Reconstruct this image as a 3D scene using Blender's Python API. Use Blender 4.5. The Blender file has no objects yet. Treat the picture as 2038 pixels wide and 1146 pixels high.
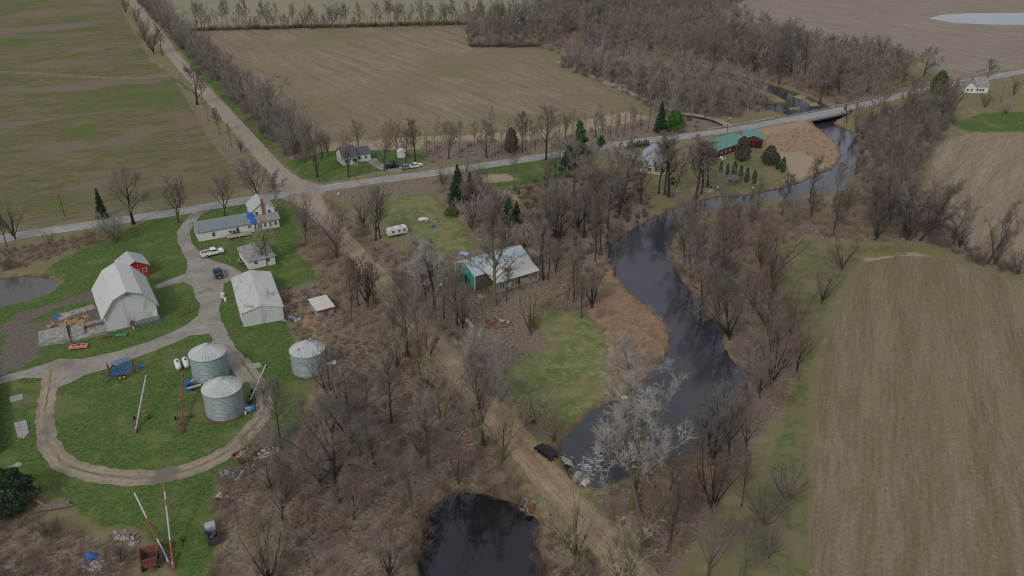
import bpy, math, random
import numpy as np
from mathutils import Vector, Matrix, noise as mnoise
from mathutils.geometry import tessellate_polygon

S = bpy.context.scene
COL = S.collection
R = math.radians
rnd = random.Random(7)

# ------------------------------------------------------------------ camera
CAM_H = 100.0
PITCH = R(27.2)
FPX = 1740.0
cam_d = bpy.data.cameras.new("camera")
cam_d.sensor_width = 36.0
cam_d.lens = 36.0 * FPX / 2038.0
cam_d.clip_start = 1.0
cam_d.clip_end = 9000.0
cam = bpy.data.objects.new("camera", cam_d)
COL.objects.link(cam)
cam.location = (0, 0, CAM_H)
cam.rotation_euler = (math.pi / 2 - PITCH, 0, 0)
S.camera = cam

# ------------------------------------------------------------------ world, sun, exposure
SUN_EL, SUN_AZ = 38.0, 205.0
w = bpy.data.worlds.new("World")
S.world = w
w.use_nodes = True
wn = w.node_tree.nodes
wl = w.node_tree.links
wn.clear()
w_out = wn.new("ShaderNodeOutputWorld")
w_bg = wn.new("ShaderNodeBackground")
w_sky = wn.new("ShaderNodeTexSky")
w_sky.sky_type = 'NISHITA'
w_sky.sun_disc = False
w_sky.sun_elevation = R(SUN_EL)
w_sky.sun_rotation = R(SUN_AZ)
w_sky.air_density = 1.0
w_sky.dust_density = 4.0
w_tc = wn.new("ShaderNodeTexCoord")
w_no = wn.new("ShaderNodeTexNoise")
w_no.inputs['Scale'].default_value = 2.6
w_no.inputs['Detail'].default_value = 6
w_rp = wn.new("ShaderNodeValToRGB")
w_rp.color_ramp.elements[0].position = 0.3
w_rp.color_ramp.elements[0].color = (3.9, 4.15, 4.6, 1)
w_rp.color_ramp.elements[1].position = 0.75
w_rp.color_ramp.elements[1].color = (8.0, 8.2, 8.7, 1)
w_mx = wn.new("ShaderNodeMix")
w_mx.data_type = 'RGBA'
w_mx.inputs[0].default_value = 0.78
wl.new(w_tc.outputs['Generated'], w_no.inputs['Vector'])
wl.new(w_no.outputs['Fac'], w_rp.inputs['Fac'])
wl.new(w_sky.outputs['Color'], w_mx.inputs[6])
wl.new(w_rp.outputs['Color'], w_mx.inputs[7])
wl.new(w_mx.outputs[2], w_bg.inputs['Color'])
w_bg.inputs['Strength'].default_value = 0.11
wl.new(w_bg.outputs[0], w_out.inputs['Surface'])

sd_ = bpy.data.lights.new("sun", 'SUN')
sd_.energy = 1.45
sd_.angle = R(10)
sd_.color = (1.0, 0.95, 0.88)
sun = bpy.data.objects.new("sun", sd_)
COL.objects.link(sun)
# sun direction: azimuth measured like the sky texture's rotation (from +Y, clockwise)
_az = R(SUN_AZ)
_sv = Vector((math.sin(_az) * math.cos(R(SUN_EL)), math.cos(_az) * math.cos(R(SUN_EL)), math.sin(R(SUN_EL))))
sun.rotation_euler = _sv.to_track_quat('Z', 'Y').to_euler()

S.view_settings.view_transform = 'Standard'
S.view_settings.look = 'None'
S.view_settings.gamma = 1.0
S.view_settings.exposure = -0.12
S.render.engine = 'CYCLES'
S.cycles.filter_width = 1.05
S.cycles.max_bounces = 5
S.cycles.diffuse_bounces = 2
S.cycles.transparent_max_bounces = 4


# ------------------------------------------------------------------ geometry helpers
def G(x, y, z=0.0):
    """ground point (at height z) that a point of the survey picture stands on"""
    u = (x - 1019) / FPX
    v = (573 - y) / FPX
    dy = math.cos(PITCH) + v * math.sin(PITCH)
    dz = -math.sin(PITCH) + v * math.cos(PITCH)
    t = (z - CAM_H) / dz
    return (u * t, dy * t)


def PR(X, Y, Z):
    Z = Z - CAM_H
    f = Y * math.cos(PITCH) - Z * math.sin(PITCH)
    up = Y * math.sin(PITCH) + Z * math.cos(PITCH)
    return (1019 + FPX * X / f, 573 - FPX * up / f)


def HG(bx, by, ty):
    X, Y = G(bx, by)
    lo, hi = 0, 60
    for _ in range(30):
        m = (lo + hi) / 2
        if PR(X, Y, m)[1] > ty:
            lo = m
        else:
            hi = m
    return lo


def tag(o, label=None, cat=None, group=None, kind=None):
    if label: o['label'] = label
    if cat: o['category'] = cat
    if group: o['group'] = group
    if kind: o['kind'] = kind
    return o


def empty(name, loc, rz=0.0):
    o = bpy.data.objects.new(name, None)
    o.empty_display_size = 0.5
    COL.objects.link(o)
    o.location = (loc[0], loc[1], loc[2] if len(loc) > 2 else 0.0)
    o.rotation_euler = (0, 0, rz)
    return o


def copy_tree(o, parent=None):
    c = o.copy()
    COL.objects.link(c)
    c.parent = parent
    for ch in list(o.children):
        copy_tree(ch, c)
    return c


def raw_mesh(name, V, Fc, mat, parent=None, smooth=False):
    me = bpy.data.meshes.new(name)
    me.from_pydata(V, [], Fc)
    me.update()
    if mat: me.materials.append(mat)
    if smooth:
        me.polygons.foreach_set('use_smooth', [True] * len(me.polygons))
    o = bpy.data.objects.new(name, me)
    COL.objects.link(o)
    if parent: o.parent = parent
    return o


def np_mesh(name, V, T, mat, parent=None):
    """V (n,3) float, T (m,3) int triangles"""
    me = bpy.data.meshes.new(name)
    n, m = len(V), len(T)
    me.vertices.add(n)
    me.vertices.foreach_set('co', np.ascontiguousarray(V, dtype=np.float32).ravel())
    me.loops.add(m * 3)
    me.loops.foreach_set('vertex_index', np.ascontiguousarray(T, dtype=np.int32).ravel())
    me.polygons.add(m)
    me.polygons.foreach_set('loop_start', np.arange(0, m * 3, 3, dtype=np.int32))
    me.update(calc_edges=True)
    me.validate()
    if mat: me.materials.append(mat)
    o = bpy.data.objects.new(name, me)
    COL.objects.link(o)
    if parent: o.parent = parent
    return o


class MB:
    def __init__(self):
        self.v = []
        self.f = []

    def add(self, vs, fs):
        b = len(self.v)
        self.v += [tuple(p) for p in vs]
        self.f += [tuple(b + i for i in f) for f in fs]
        return self

    def box(self, x0, x1, y0, y1, z0, z1):
        return self.add([(x0, y0, z0), (x1, y0, z0), (x1, y1, z0), (x0, y1, z0),
                         (x0, y0, z1), (x1, y0, z1), (x1, y1, z1), (x0, y1, z1)],
                        [(0, 3, 2, 1), (4, 5, 6, 7), (0, 1, 5, 4), (1, 2, 6, 5), (2, 3, 7, 6), (3, 0, 4, 7)])

    def obox(self, c, s, rz=0, rx=0, ry=0):
        M = Matrix.Translation(c) @ Matrix.Rotation(rz, 4, 'Z') @ Matrix.Rotation(ry, 4, 'Y') @ Matrix.Rotation(rx, 4, 'X')
        hx, hy, hz = s[0] / 2, s[1] / 2, s[2] / 2
        vs = [M @ Vector(p) for p in [(-hx, -hy, -hz), (hx, -hy, -hz), (hx, hy, -hz), (-hx, hy, -hz),
                                      (-hx, -hy, hz), (hx, -hy, hz), (hx, hy, hz), (-hx, hy, hz)]]
        return self.add(vs, [(0, 3, 2, 1), (4, 5, 6, 7), (0, 1, 5, 4), (1, 2, 6, 5), (2, 3, 7, 6), (3, 0, 4, 7)])

    def tube(self, p0, p1, r0, r1=None, n=8, caps=True):
        if r1 is None: r1 = r0
        p0, p1 = Vector(p0), Vector(p1)
        d = (p1 - p0)
        if d.length < 1e-6: return self
        d.normalize()
        a = d.orthogonal().normalized()
        b = d.cross(a)
        vs = []
        for p, r in ((p0, r0), (p1, r1)):
            for k in range(n):
                t = 2 * math.pi * k / n
                vs.append(p + a * (r * math.cos(t)) + b * (r * math.sin(t)))
        fs = [(k, (k + 1) % n, n + (k + 1) % n, n + k) for k in range(n)]
        if caps:
            fs += [tuple(range(n - 1, -1, -1)), tuple(range(n, 2 * n))]
        return self.add(vs, fs)

    def lathe(self, prof, n=24, c=(0, 0, 0), cap=True):
        vs = []
        for (r, z) in prof:
            for k in range(n):
                t = 2 * math.pi * k / n
                vs.append((c[0] + r * math.cos(t), c[1] + r * math.sin(t), c[2] + z))
        fs = []
        for i in range(len(prof) - 1):
            for k in range(n):
                k2 = (k + 1) % n
                fs.append((i * n + k, i * n + k2, (i + 1) * n + k2, (i + 1) * n + k))
        if cap:
            fs.append(tuple(range(n - 1, -1, -1)))
            fs.append(tuple((len(prof) - 1) * n + k for k in range(n)))
        return self.add(vs, fs)

    def prism_y(self, poly, y0, y1):
        """poly (x,z) counter clockwise seen from -y, extruded along y"""
        n = len(poly)
        vs = [(x, y0, z) for x, z in poly] + [(x, y1, z) for x, z in poly]
        fs = [tuple(range(n)), tuple(range(2 * n - 1, n - 1, -1))]
        fs += [(i, n + i, n + (i + 1) % n, (i + 1) % n) for i in range(n)]
        return self.add(vs, fs)

    def prism_x(self, poly, x0, x1):
        n = len(poly)
        vs = [(x0, y, z) for y, z in poly] + [(x1, y, z) for y, z in poly]
        fs = [tuple(range(n - 1, -1, -1)), tuple(range(n, 2 * n))]
        fs += [(i, (i + 1) % n, n + (i + 1) % n, n + i) for i in range(n)]
        return self.add(vs, fs)

    def prism_z(self, poly, z0, z1):
        n = len(poly)
        vs = [(x, y, z0) for x, y in poly] + [(x, y, z1) for x, y in poly]
        fs = [tuple(range(n - 1, -1, -1)), tuple(range(n, 2 * n))]
        fs += [(i, (i + 1) % n, n + (i + 1) % n, n + i) for i in range(n)]
        return self.add(vs, fs)

    def blob(self, c, r, seed=0, sub=2, sq=(1, 1, 1)):
        import bmesh
        bm = bmesh.new()
        bmesh.ops.create_icosphere(bm, subdivisions=sub, radius=1.0)
        vs = []
        for v in bm.verts:
            p = v.co.copy()
            k = 1 + 0.35 * mnoise.noise(p * 1.4 + Vector((seed, seed * 2, 0)))
            vs.append((c[0] + p.x * r * k * sq[0], c[1] + p.y * r * k * sq[1], c[2] + p.z * r * k * sq[2]))
        fs = [tuple(v.index for v in f.verts) for f in bm.faces]
        bm.free()
        return self.add(vs, fs)

    def build(self, name, mat, parent=None, loc=None, rz=0, smooth=False):
        o = raw_mesh(name, self.v, self.f, mat, parent, smooth)
        if loc: o.location = loc
        if rz: o.rotation_euler = (0, 0, rz)
        return o


# ------------------------------------------------------------------ materials
class NT:
    def __init__(self, name, rough=0.9, metallic=0.0, spec=0.3):
        self.m = bpy.data.materials.new(name)
        self.m.use_nodes = True
        self.t = self.m.node_tree
        self.b = self.t.nodes['Principled BSDF']
        self.b.inputs['Roughness'].default_value = rough
        self.b.inputs['Metallic'].default_value = metallic
        self.b.inputs['Specular IOR Level'].default_value = spec
        self.tc = self.t.nodes.new('ShaderNodeTexCoord')

    def new(self, t):
        return self.t.nodes.new(t)

    def link(self, a, b):
        self.t.links.new(a, b)

    def vec(self, scale=(1, 1, 1), rot=0.0, coord='Object'):
        mp = self.new('ShaderNodeMapping')
        mp.inputs['Rotation'].default_value = (0, 0, rot)
        mp.inputs['Scale'].default_value = scale
        if rot:
            # rotate first, then scale
            m0 = self.new('ShaderNodeMapping')
            m0.inputs['Rotation'].default_value = (0, 0, rot)
            mp.inputs['Rotation'].default_value = (0, 0, 0)
            self.link(self.tc.outputs[coord], m0.inputs['Vector'])
            self.link(m0.outputs[0], mp.inputs['Vector'])
        else:
            self.link(self.tc.outputs[coord], mp.inputs['Vector'])
        return mp.outputs[0]

    def noise(self, vec, scale, detail=4, rough=0.6, dist=0.0):
        n = self.new('ShaderNodeTexNoise')
        n.inputs['Scale'].default_value = scale
        n.inputs['Detail'].default_value = detail
        n.inputs['Roughness'].default_value = rough
        n.inputs['Distortion'].default_value = dist
        self.link(vec, n.inputs['Vector'])
        return n.outputs['Fac']

    def ramp(self, fac, stops):
        r = self.new('ShaderNodeValToRGB')
        e = r.color_ramp.elements
        while len(e) < len(stops): e.new(0.5)
        for k, (p, c) in enumerate(stops):
            e[k].position = p
            e[k].color = (c[0], c[1], c[2], 1) if not isinstance(c, (int, float)) else (c, c, c, 1)
        self.link(fac, r.inputs['Fac'])
        return r.outputs['Color']

    def mix(self, fac, a, b, mode='MIX'):
        m = self.new('ShaderNodeMix')
        m.data_type = 'RGBA'
        m.blend_type = mode
        for i, s in ((0, fac), (6, a), (7, b)):
            if isinstance(s, (int, float)):
                m.inputs[i].default_value = s if i == 0 else (s, s, s, 1)
            elif isinstance(s, tuple):
                m.inputs[i].default_value = (s[0], s[1], s[2], 1)
            else:
                self.link(s, m.inputs[i])
        return m.outputs[2]

    def math(self, op, a, b=0.0, clamp=False):
        m = self.new('ShaderNodeMath')
        m.operation = op
        m.use_clamp = clamp
        for i, s in ((0, a), (1, b)):
            if isinstance(s, (int, float)):
                m.inputs[i].default_value = s
            else:
                self.link(s, m.inputs[i])
        return m.outputs[0]

    def rng(self, v, a, b, c=0.0, d=1.0):
        m = self.new('ShaderNodeMapRange')
        m.interpolation_type = 'SMOOTHSTEP'
        m.inputs['From Min'].default_value = a
        m.inputs['From Max'].default_value = b
        m.inputs['To Min'].default_value = c
        m.inputs['To Max'].default_value = d
        self.link(v, m.inputs['Value'])
        return m.outputs[0]

    def attr(self, name):
        a = self.new('ShaderNodeAttribute')
        a.attribute_name = name
        return a.outputs['Fac']

    def col(self, c):
        if isinstance(c, tuple):
            self.b.inputs['Base Color'].default_value = (c[0], c[1], c[2], 1)
        else:
            self.link(c, self.b.inputs['Base Color'])
        return self

    def bump(self, h, strength=0.4, dist=0.1):
        b = self.new('ShaderNodeBump')
        b.inputs['Strength'].default_value = strength
        b.inputs['Distance'].default_value = dist
        self.link(h, b.inputs['Height'])
        self.link(b.outputs[0], self.b.inputs['Normal'])
        return self


def mat_plain(name, c, var=0.25, scale=1.5, rough=0.7, metallic=0.0, spec=0.3, bump=0.0, detail=5, c2=None):
    n = NT(name, rough, metallic, spec)
    v = n.vec()
    f = n.noise(v, scale, detail, 0.65)
    lo = c2 if c2 else tuple(x * (1 - var) for x in c)
    hi = tuple(min(1, x * (1 + var)) for x in c)
    n.col(n.ramp(f, [(0.32, lo), (0.68, hi)]))
    if bump: n.bump(f, bump, 0.1)
    return n.m


def mat_ribbed(name, c, axis='X', period=0.45, depth=0.5, rough=0.45, metallic=0.3, var=0.12, stain=None, dark=0.85):
    """ribbed / corrugated / sided sheet: fine parallel relief along one axis"""
    n = NT(name, rough, metallic, 0.4)
    v = n.vec()
    f = n.noise(v, 0.6, 5, 0.65)
    base = n.ramp(f, [(0.3, tuple(x * (1 - var) for x in c)), (0.7, tuple(min(1, x * (1 + var)) for x in c))])
    wv = n.new('ShaderNodeTexWave')
    wv.wave_type = 'BANDS'
    wv.bands_direction = axis
    wv.inputs['Scale'].default_value = 1.0 / (period * 20 / (2 * math.pi)) if False else 0.314 / period
    wv.inputs['Distortion'].default_value = 0.0
    n.link(v, wv.inputs['Vector'])
    gro = n.ramp(wv.outputs['Fac'], [(0.0, dark), (0.25, 1.0)])
    colr = n.mix(1.0, base, gro, 'MULTIPLY')
    if stain:
        sc = n.vec(stain[3] if len(stain) > 3 else (0.25, 1.4, 1))
        s = n.noise(sc, stain[1], 5, 0.7, 0.6)
        sm = n.rng(s, stain[2], stain[2] + 0.14)
        colr = n.mix(sm, colr, stain[0])
    n.col(colr)
    n.bump(wv.outputs['Fac'], depth, 0.05)
    return n.m


def mat_twig(name, c, lo=0.55, hi=1.45, scale=0.35):
    """bark and twigs: every tree a little lighter or darker than the next, blotched along its limbs"""
    n = NT(name, 0.95, 0, 0.1)
    v = n.vec()
    f = n.noise(v, scale, 4, 0.7)
    g = n.noise(v, 0.045, 3, 0.6)
    oi = n.new('ShaderNodeObjectInfo')
    k = n.math('ADD', n.math('MULTIPLY', oi.outputs['Random'], 0.5), n.math('ADD', n.math('MULTIPLY', f, 0.5), n.math('MULTIPLY', g, 0.5)))
    n.col(n.ramp(k, [(0.38, tuple(x * lo for x in c)), (0.68, c), (1.0, tuple(min(1, x * hi) for x in c))]))
    return n.m


M = {}
M['white_siding'] = mat_ribbed('white siding', (0.600, 0.600, 0.600), 'Z', 0.3, 0.4, 0.6, 0.0, 0.08, ((0.450, 0.450, 0.423), 0.8, 0.58))
M['barn_wall'] = mat_ribbed('barn wall boards', (0.504, 0.522, 0.522), 'Z', 0.5, 0.3, 0.6, 0.0, 0.06, ((0.360, 0.378, 0.369), 0.35, 0.55, (1, 1, 0.3)), 0.93)
M['barn_roof'] = mat_ribbed('barn sheet roof', (0.513, 0.513, 0.491), 'Y', 0.9, 0.3, 0.5, 0.1, 0.05, ((0.385, 0.385, 0.368), 0.3, 0.6), 0.95)
M['shed_roof'] = mat_ribbed('weathered white sheet roof', (0.479, 0.479, 0.470), 'Y', 0.9, 0.4, 0.5, 0.1, 0.08, ((0.248, 0.218, 0.200), 0.5, 0.50, (0.6, 0.25, 1)), 0.9)
M['trim_white'] = mat_plain('white trim', (0.600, 0.600, 0.600), 0.08)
M['trim_teal'] = mat_plain('grey green trim', (0.22, 0.29, 0.28), 0.1)
M['shingle_grey'] = mat_plain('slate grey shingles', (0.17, 0.205, 0.215), 0.3, 3.0, 0.85, bump=0.3)
M['shingle_light'] = mat_plain('pale grey shingles', (0.36, 0.38, 0.375), 0.22, 2.0, 0.85, bump=0.3)
M['shingle_dark'] = mat_plain('charcoal shingles', (0.085, 0.095, 0.11), 0.3, 2.5, 0.85, bump=0.3)
M['shingle_brown'] = mat_plain('worn brown grey shingles', (0.23, 0.215, 0.205), 0.35, 1.4, 0.9, bump=0.3)
M['brick'] = mat_plain('chimney brick', (0.25, 0.10, 0.07), 0.3, 6)
M['glass'] = mat_plain('window glass', (0.03, 0.035, 0.045), 0.3, 2, 0.12, 0, 0.6)
M['red_paint'] = mat_ribbed('red painted boards', (0.42, 0.03, 0.035), 'X', 0.35, 0.3, 0.6, 0.0, 0.15)
M['dark_red'] = mat_ribbed('dark red sheet wall', (0.12, 0.025, 0.03), 'X', 0.5, 0.3, 0.5, 0.1, 0.15)
M['green_roof'] = mat_ribbed('green sheet roof', (0.11, 0.26, 0.22), 'X', 0.6, 0.3, 0.45, 0.2, 0.12)
M['teal_wall'] = mat_ribbed('teal sheet wall', (0.05, 0.38, 0.30), 'Y', 0.4, 0.3, 0.5, 0.1, 0.06, None, 0.9)
M['galv_roof'] = mat_ribbed('pale blue galvanised roof', (0.44, 0.51, 0.54), 'X', 0.6, 0.4, 0.4, 0.3, 0.10, ((0.36, 0.28, 0.23), 0.35, 0.62, (0.5, 1, 1)))
M['clear_roof'] = mat_ribbed('cream corrugated porch roof', (0.564, 0.564, 0.496), 'X', 0.35, 0.4, 0.5, 0.0, 0.1, ((0.385, 0.402, 0.359), 0.4, 0.55))
M['tan_siding'] = mat_ribbed('tan siding', (0.48, 0.44, 0.34), 'Z', 0.3, 0.3, 0.6, 0.0, 0.08)
M['wood_pale'] = mat_plain('raw lumber', (0.36, 0.31, 0.20), 0.25, 3)
M['wood_deck'] = mat_ribbed('grey deck boards', (0.34, 0.30, 0.28), 'X', 0.3, 0.4, 0.8, 0, 0.2)
M['wood_old'] = mat_plain('old weathered wood', (0.16, 0.125, 0.10), 0.4, 3, bump=0.3)
M['galv'] = mat_ribbed('corrugated bin wall', (0.34, 0.42, 0.45), 'Z', 0.20, 0.5, 0.45, 0.35, 0.10, ((0.22, 0.29, 0.31), 0.5, 0.55, (1, 1, 0.5)), 0.82)
M['bin_roof'] = mat_plain('bin roof sheet', (0.427, 0.445, 0.436), 0.12, 0.8, 0.45, 0.25)
M['steel'] = mat_plain('galvanised steel', (0.42, 0.45, 0.48), 0.2, 1.5, 0.4, 0.5)
M['steel_dark'] = mat_plain('dark steel', (0.07, 0.075, 0.085), 0.3, 2, 0.5, 0.4)
M['rust'] = mat_plain('rusty steel', (0.17, 0.065, 0.04), 0.4, 3, 0.85, c2=(0.08, 0.035, 0.025))
M['rust_red'] = mat_plain('faded red steel', (0.20, 0.065, 0.05), 0.4, 3, 0.75)
M['orange_paint'] = mat_plain('faded orange paint', (0.24, 0.095, 0.045), 0.3, 3, 0.7)
M['blue_paint'] = mat_plain('blue machine paint', (0.02, 0.13, 0.42), 0.3, 2, 0.5)
M['yellow_paint'] = mat_plain('yellow paint', (0.55, 0.38, 0.10), 0.25, 2, 0.6)
M['green_paint'] = mat_plain('bright green paint', (0.03, 0.27, 0.12), 0.25, 2, 0.5)
M['tarp_blue'] = mat_plain('blue tarpaulin', (0.015, 0.11, 0.42), 0.4, 2, 0.5, bump=0.5)
M['tarp_pale'] = mat_plain('pale blue tarpaulin', (0.22, 0.34, 0.46), 0.3, 2, 0.6, bump=0.5)
M['tank_white'] = mat_plain('white tank paint', (0.594, 0.594, 0.567), 0.1, 1.5, 0.5)
M['tyre'] = mat_plain('rubber tyre', (0.018, 0.018, 0.02), 0.3, 5, 0.9)
M['concrete'] = mat_plain('old concrete', (0.288, 0.272, 0.248), 0.35, 0.9, 0.9, bump=0.3, c2=(0.136, 0.132, 0.104))
M['concrete_clean'] = mat_plain('grey concrete', (0.288, 0.280, 0.264), 0.2, 1.2, 0.9)
M['straw'] = mat_plain('old straw', (0.32, 0.22, 0.10), 0.3, 2.5, 0.95, bump=0.6)
M['stone'] = mat_plain('field stone', (0.33, 0.31, 0.30), 0.35, 4, 0.9)
M['car_white'] = mat_plain('white car paint', (0.72, 0.73, 0.74), 0.04, 1, 0.25, 0, 0.5)
M['car_blue'] = mat_plain('dark blue car paint', (0.02, 0.05, 0.12), 0.1, 1, 0.25, 0.3, 0.5)
M['car_black'] = mat_plain('black car paint', (0.012, 0.015, 0.018), 0.1, 1, 0.25, 0.2, 0.5)
M['car_silver'] = mat_plain('silver blue car paint', (0.30, 0.36, 0.42), 0.1, 1, 0.3, 0.4, 0.5)
M['car_dusty'] = mat_plain('dull black paint', (0.05, 0.055, 0.065), 0.3, 2, 0.5)
M['lamp_red'] = mat_plain('red lamp lens', (0.5, 0.01, 0.01), 0.1, 2, 0.3)
M['lamp_clear'] = mat_plain('clear lamp lens', (0.6, 0.6, 0.58), 0.1, 2, 0.2)
M['red_deck'] = mat_plain('faded red machine deck', (0.40, 0.06, 0.07), 0.3, 2.0, 0.5, c2=(0.50, 0.32, 0.30))
M['pole_wood'] = mat_plain('pole wood', (0.09, 0.075, 0.06), 0.3, 3)
M['junk_mix'] = mat_plain('mixed scrap', (0.350, 0.350, 0.364), 0.5, 2.2, 0.8, c2=(0.028, 0.032, 0.042))
M['bark'] = mat_twig('grey brown bark', (0.048, 0.042, 0.036), 0.5, 1.9, 1.6)
M['bark_moss'] = mat_twig('mossy bark', (0.100, 0.094, 0.055), 0.5, 1.5, 1.4)
M['bark_pale'] = mat_plain('lichen grey bark', (0.240, 0.228, 0.208), 0.4, 1.5, 0.95, c2=(0.096, 0.092, 0.072))
M['twig'] = mat_twig('grey twigs', (0.168, 0.146, 0.128))
M['twig_red'] = mat_twig('brown twigs', (0.180, 0.138, 0.112))
M['twig_tan'] = mat_twig('tan twigs', (0.27, 0.235, 0.165))
M['twig_pale'] = mat_plain('pale lichen twigs', (0.336, 0.312, 0.288), 0.3, 0.5, 0.95)
M['twig_green'] = mat_plain('grey green lichen twigs', (0.25, 0.26, 0.20), 0.3, 0.5, 0.95)
M['brush'] = mat_twig('brush stems', (0.210, 0.158, 0.114), 0.30, 1.7, 0.5)
M['reed'] = mat_plain('dry reeds', (0.40, 0.275, 0.175), 0.35, 0.25, 0.95, c2=(0.20, 0.13, 0.09))
M['grass_dry'] = mat_plain('dry tufts', (0.26, 0.21, 0.12), 0.35, 0.2, 0.95, c2=(0.14, 0.13, 0.05))
M['needle_dark'] = mat_plain('dark needles', (0.030, 0.061, 0.030), 0.4, 0.8, 0.9)
M['needle_green'] = mat_plain('green needles', (0.038, 0.115, 0.038), 0.4, 0.8, 0.9)
M['needle_bright'] = mat_plain('bright green needles', (0.061, 0.162, 0.038), 0.4, 0.8, 0.9)
M['needle_brown'] = mat_plain('brown winter cedar', (0.088, 0.081, 0.057), 0.4, 0.8, 0.9)
M['needle_olive'] = mat_plain('olive needles', (0.101, 0.115, 0.041), 0.4, 0.8, 0.9)
M['ivy'] = mat_plain('yellow green mistletoe leaves', (0.16, 0.17, 0.03), 0.3, 2)

# ------------------------------------------------------------------ polygons traced on the ground
def gp(pts, z=0.0):
    return [G(x, y, z) for x, y in pts]


def sdist(poly, P):
    """signed distance to a polygon, positive inside. P (n,2)"""
    n = len(poly)
    out = np.full(len(P), 1e9)
    ins = np.zeros(len(P), bool)
    for i in range(n):
        a = np.array(poly[i]); b = np.array(poly[(i + 1) % n])
        ab = b - a
        L = max(1e-9, ab.dot(ab))
        t = np.clip(((P - a) @ ab) / L, 0, 1)
        q = P - (a + t[:, None] * ab)
        out = np.minimum(out, np.hypot(q[:, 0], q[:, 1]))
        c = (a[1] > P[:, 1]) != (b[1] > P[:, 1])
        if abs(b[1] - a[1]) > 1e-9:
            xx = (b[0] - a[0]) * (P[:, 1] - a[1]) / (b[1] - a[1]) + a[0]
            ins ^= c & (P[:, 0] < xx)
    return np.where(ins, out, -out)


WL = -0.9  # water level
RIVER = [(1605, 243), (1640, 262), (1668, 288), (1678, 310), (1666, 332), (1600, 362), (1545, 377), (1500, 387),
         (1440, 390), (1390, 400), (1330, 420), (1288, 442), (1245, 465), (1215, 490), (1212, 520), (1235, 552),
         (1262, 585), (1300, 618), (1335, 655), (1338, 690), (1316, 730), (1290, 765), (1240, 795), (1205, 806),
         (1180, 822), (1155, 847), (1132, 868), (1120, 890), (1128, 925), (1150, 962), (1200, 968), (1250, 945),
         (1310, 915), (1360, 903), (1410, 900), (1445, 880), (1468, 840), (1488, 795), (1480, 750), (1450, 712),
         (1432, 680), (1442, 652), (1405, 628), (1380, 592), (1350, 552), (1334, 520), (1332, 490), (1338, 468),
         (1380, 425), (1440, 413), (1520, 400), (1600, 388), (1680, 380), (1702, 350), (1708, 310), (1706, 282),
         (1690, 262), (1655, 245), (1690, 232), (1640, 208), (1600, 192), (1560, 177), (1500, 159), (1440, 142),
         (1380, 133), (1345, 129), (1343, 137), (1400, 146), (1450, 158), (1500, 174), (1545, 190), (1575, 206),
         (1540, 206), (1515, 213), (1545, 224), (1575, 232)]
CREEK = [(1198, 64), (1184, 68), (1174, 78), (1172, 95), (1182, 110), (1205, 104), (1216, 94), (1200, 90), (1186, 84), (1190, 76), (1204, 70)]
POND_S = [(860, 1200), (835, 1120), (845, 1060), (862, 1010), (900, 985), (955, 985), (1005, 998), (1040, 1010),
          (1068, 1038), (1060, 1090), (1082, 1130), (1085, 1200)]
POND_W = [(-30, 562), (0, 555), (45, 550), (92, 554), (116, 567), (102, 582), (75, 594), (35, 605), (0, 614), (-40, 618)]
POND_E = [(1857, 40), (1880, 34), (1930, 31), (2038, 30), (2130, 30), (2150, 45), (2038, 51), (1960, 50), (1900, 47)]
WATER = {'river': RIVER, 'creek': CREEK, 'pond_south': POND_S, 'pond_west': POND_W, 'pond_east': POND_E}
WG = {k: gp(v, WL) for k, v in WATER.items()}
PE = WG.pop('pond_east')

W1 = [(480, 915), (560, 870), (640, 800), (740, 745), (870, 725), (955, 835), (1010, 930), (1050, 990), (1000, 985),
      (900, 975), (855, 1000), (835, 1060), (825, 1180), (420, 1180), (440, 1060), (430, 990), (450, 940)]
W2 = [(600, 425), (640, 430), (700, 490), (780, 590), (860, 690), (945, 800), (870, 790), (760, 700), (700, 640), (640, 570), (600, 500), (590, 470)]
W3 = [(-60, 1010), (60, 1010), (130, 1055), (220, 1080), (270, 1110), (240, 1180), (-60, 1180)]
W4 = [(650, 395), (720, 440), (800, 500), (900, 590), (960, 660), (1000, 730), (1060, 830), (1110, 870), (1080, 870), (1000, 790), (920, 700), (820, 590), (720, 480), (660, 420)]
W5 = [(860, 365), (925, 340), (1000, 390), (1060, 440), (1100, 500), (1170, 590), (1200, 640), (1160, 620), (1080, 615), (1050, 570), (1040, 510), (950, 470), (900, 420)]
W6 = [(1020, 375), (1120, 345), (1240, 345), (1300, 400), (1290, 432), (1240, 460), (1208, 490), (1206, 520), (1225, 552), (1180, 560), (1100, 480)]
W7 = [(1345, 478), (1390, 432), (1520, 410), (1610, 398), (1690, 395), (1712, 350), (1740, 400), (1800, 480), (1700, 480), (1600, 470),
      (1520, 500), (1540, 560), (1590, 640), (1600, 720), (1570, 800), (1500, 880), (1430, 1000), (1330, 1180), (1230, 1180), (1290, 1060),
      (1380, 930), (1450, 890), (1480, 840), (1495, 795), (1485, 745), (1455, 705), (1440, 680), (1450, 650), (1410, 622), (1388, 590), (1358, 550), (1342, 520), (1340, 490)]
W8 = [(1712, 345), (1715, 285), (1700, 258), (1770, 215), (1850, 200), (1900, 210), (1900, 245), (1850, 300), (1830, 370), (1860, 400), (1900, 470), (1980, 520), (2060, 560), (1960, 530), (1870, 490), (1790, 480), (1740, 410)]
W9 = [(1060, 95), (1100, 60), (1400, 50), (1440, 45), (1600, 100), (1800, 140), (1850, 160), (1740, 195), (1680, 215), (1640, 200),
      (1560, 170), (1440, 137), (1345, 123), (1210, 110), (1160, 120)]
W10 = [(1110, 115), (1180, 118), (1340, 142), (1440, 165), (1530, 200), (1520, 225), (1440, 238), (1330, 240), (1280, 205), (1200, 165), (1120, 135)]
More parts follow.
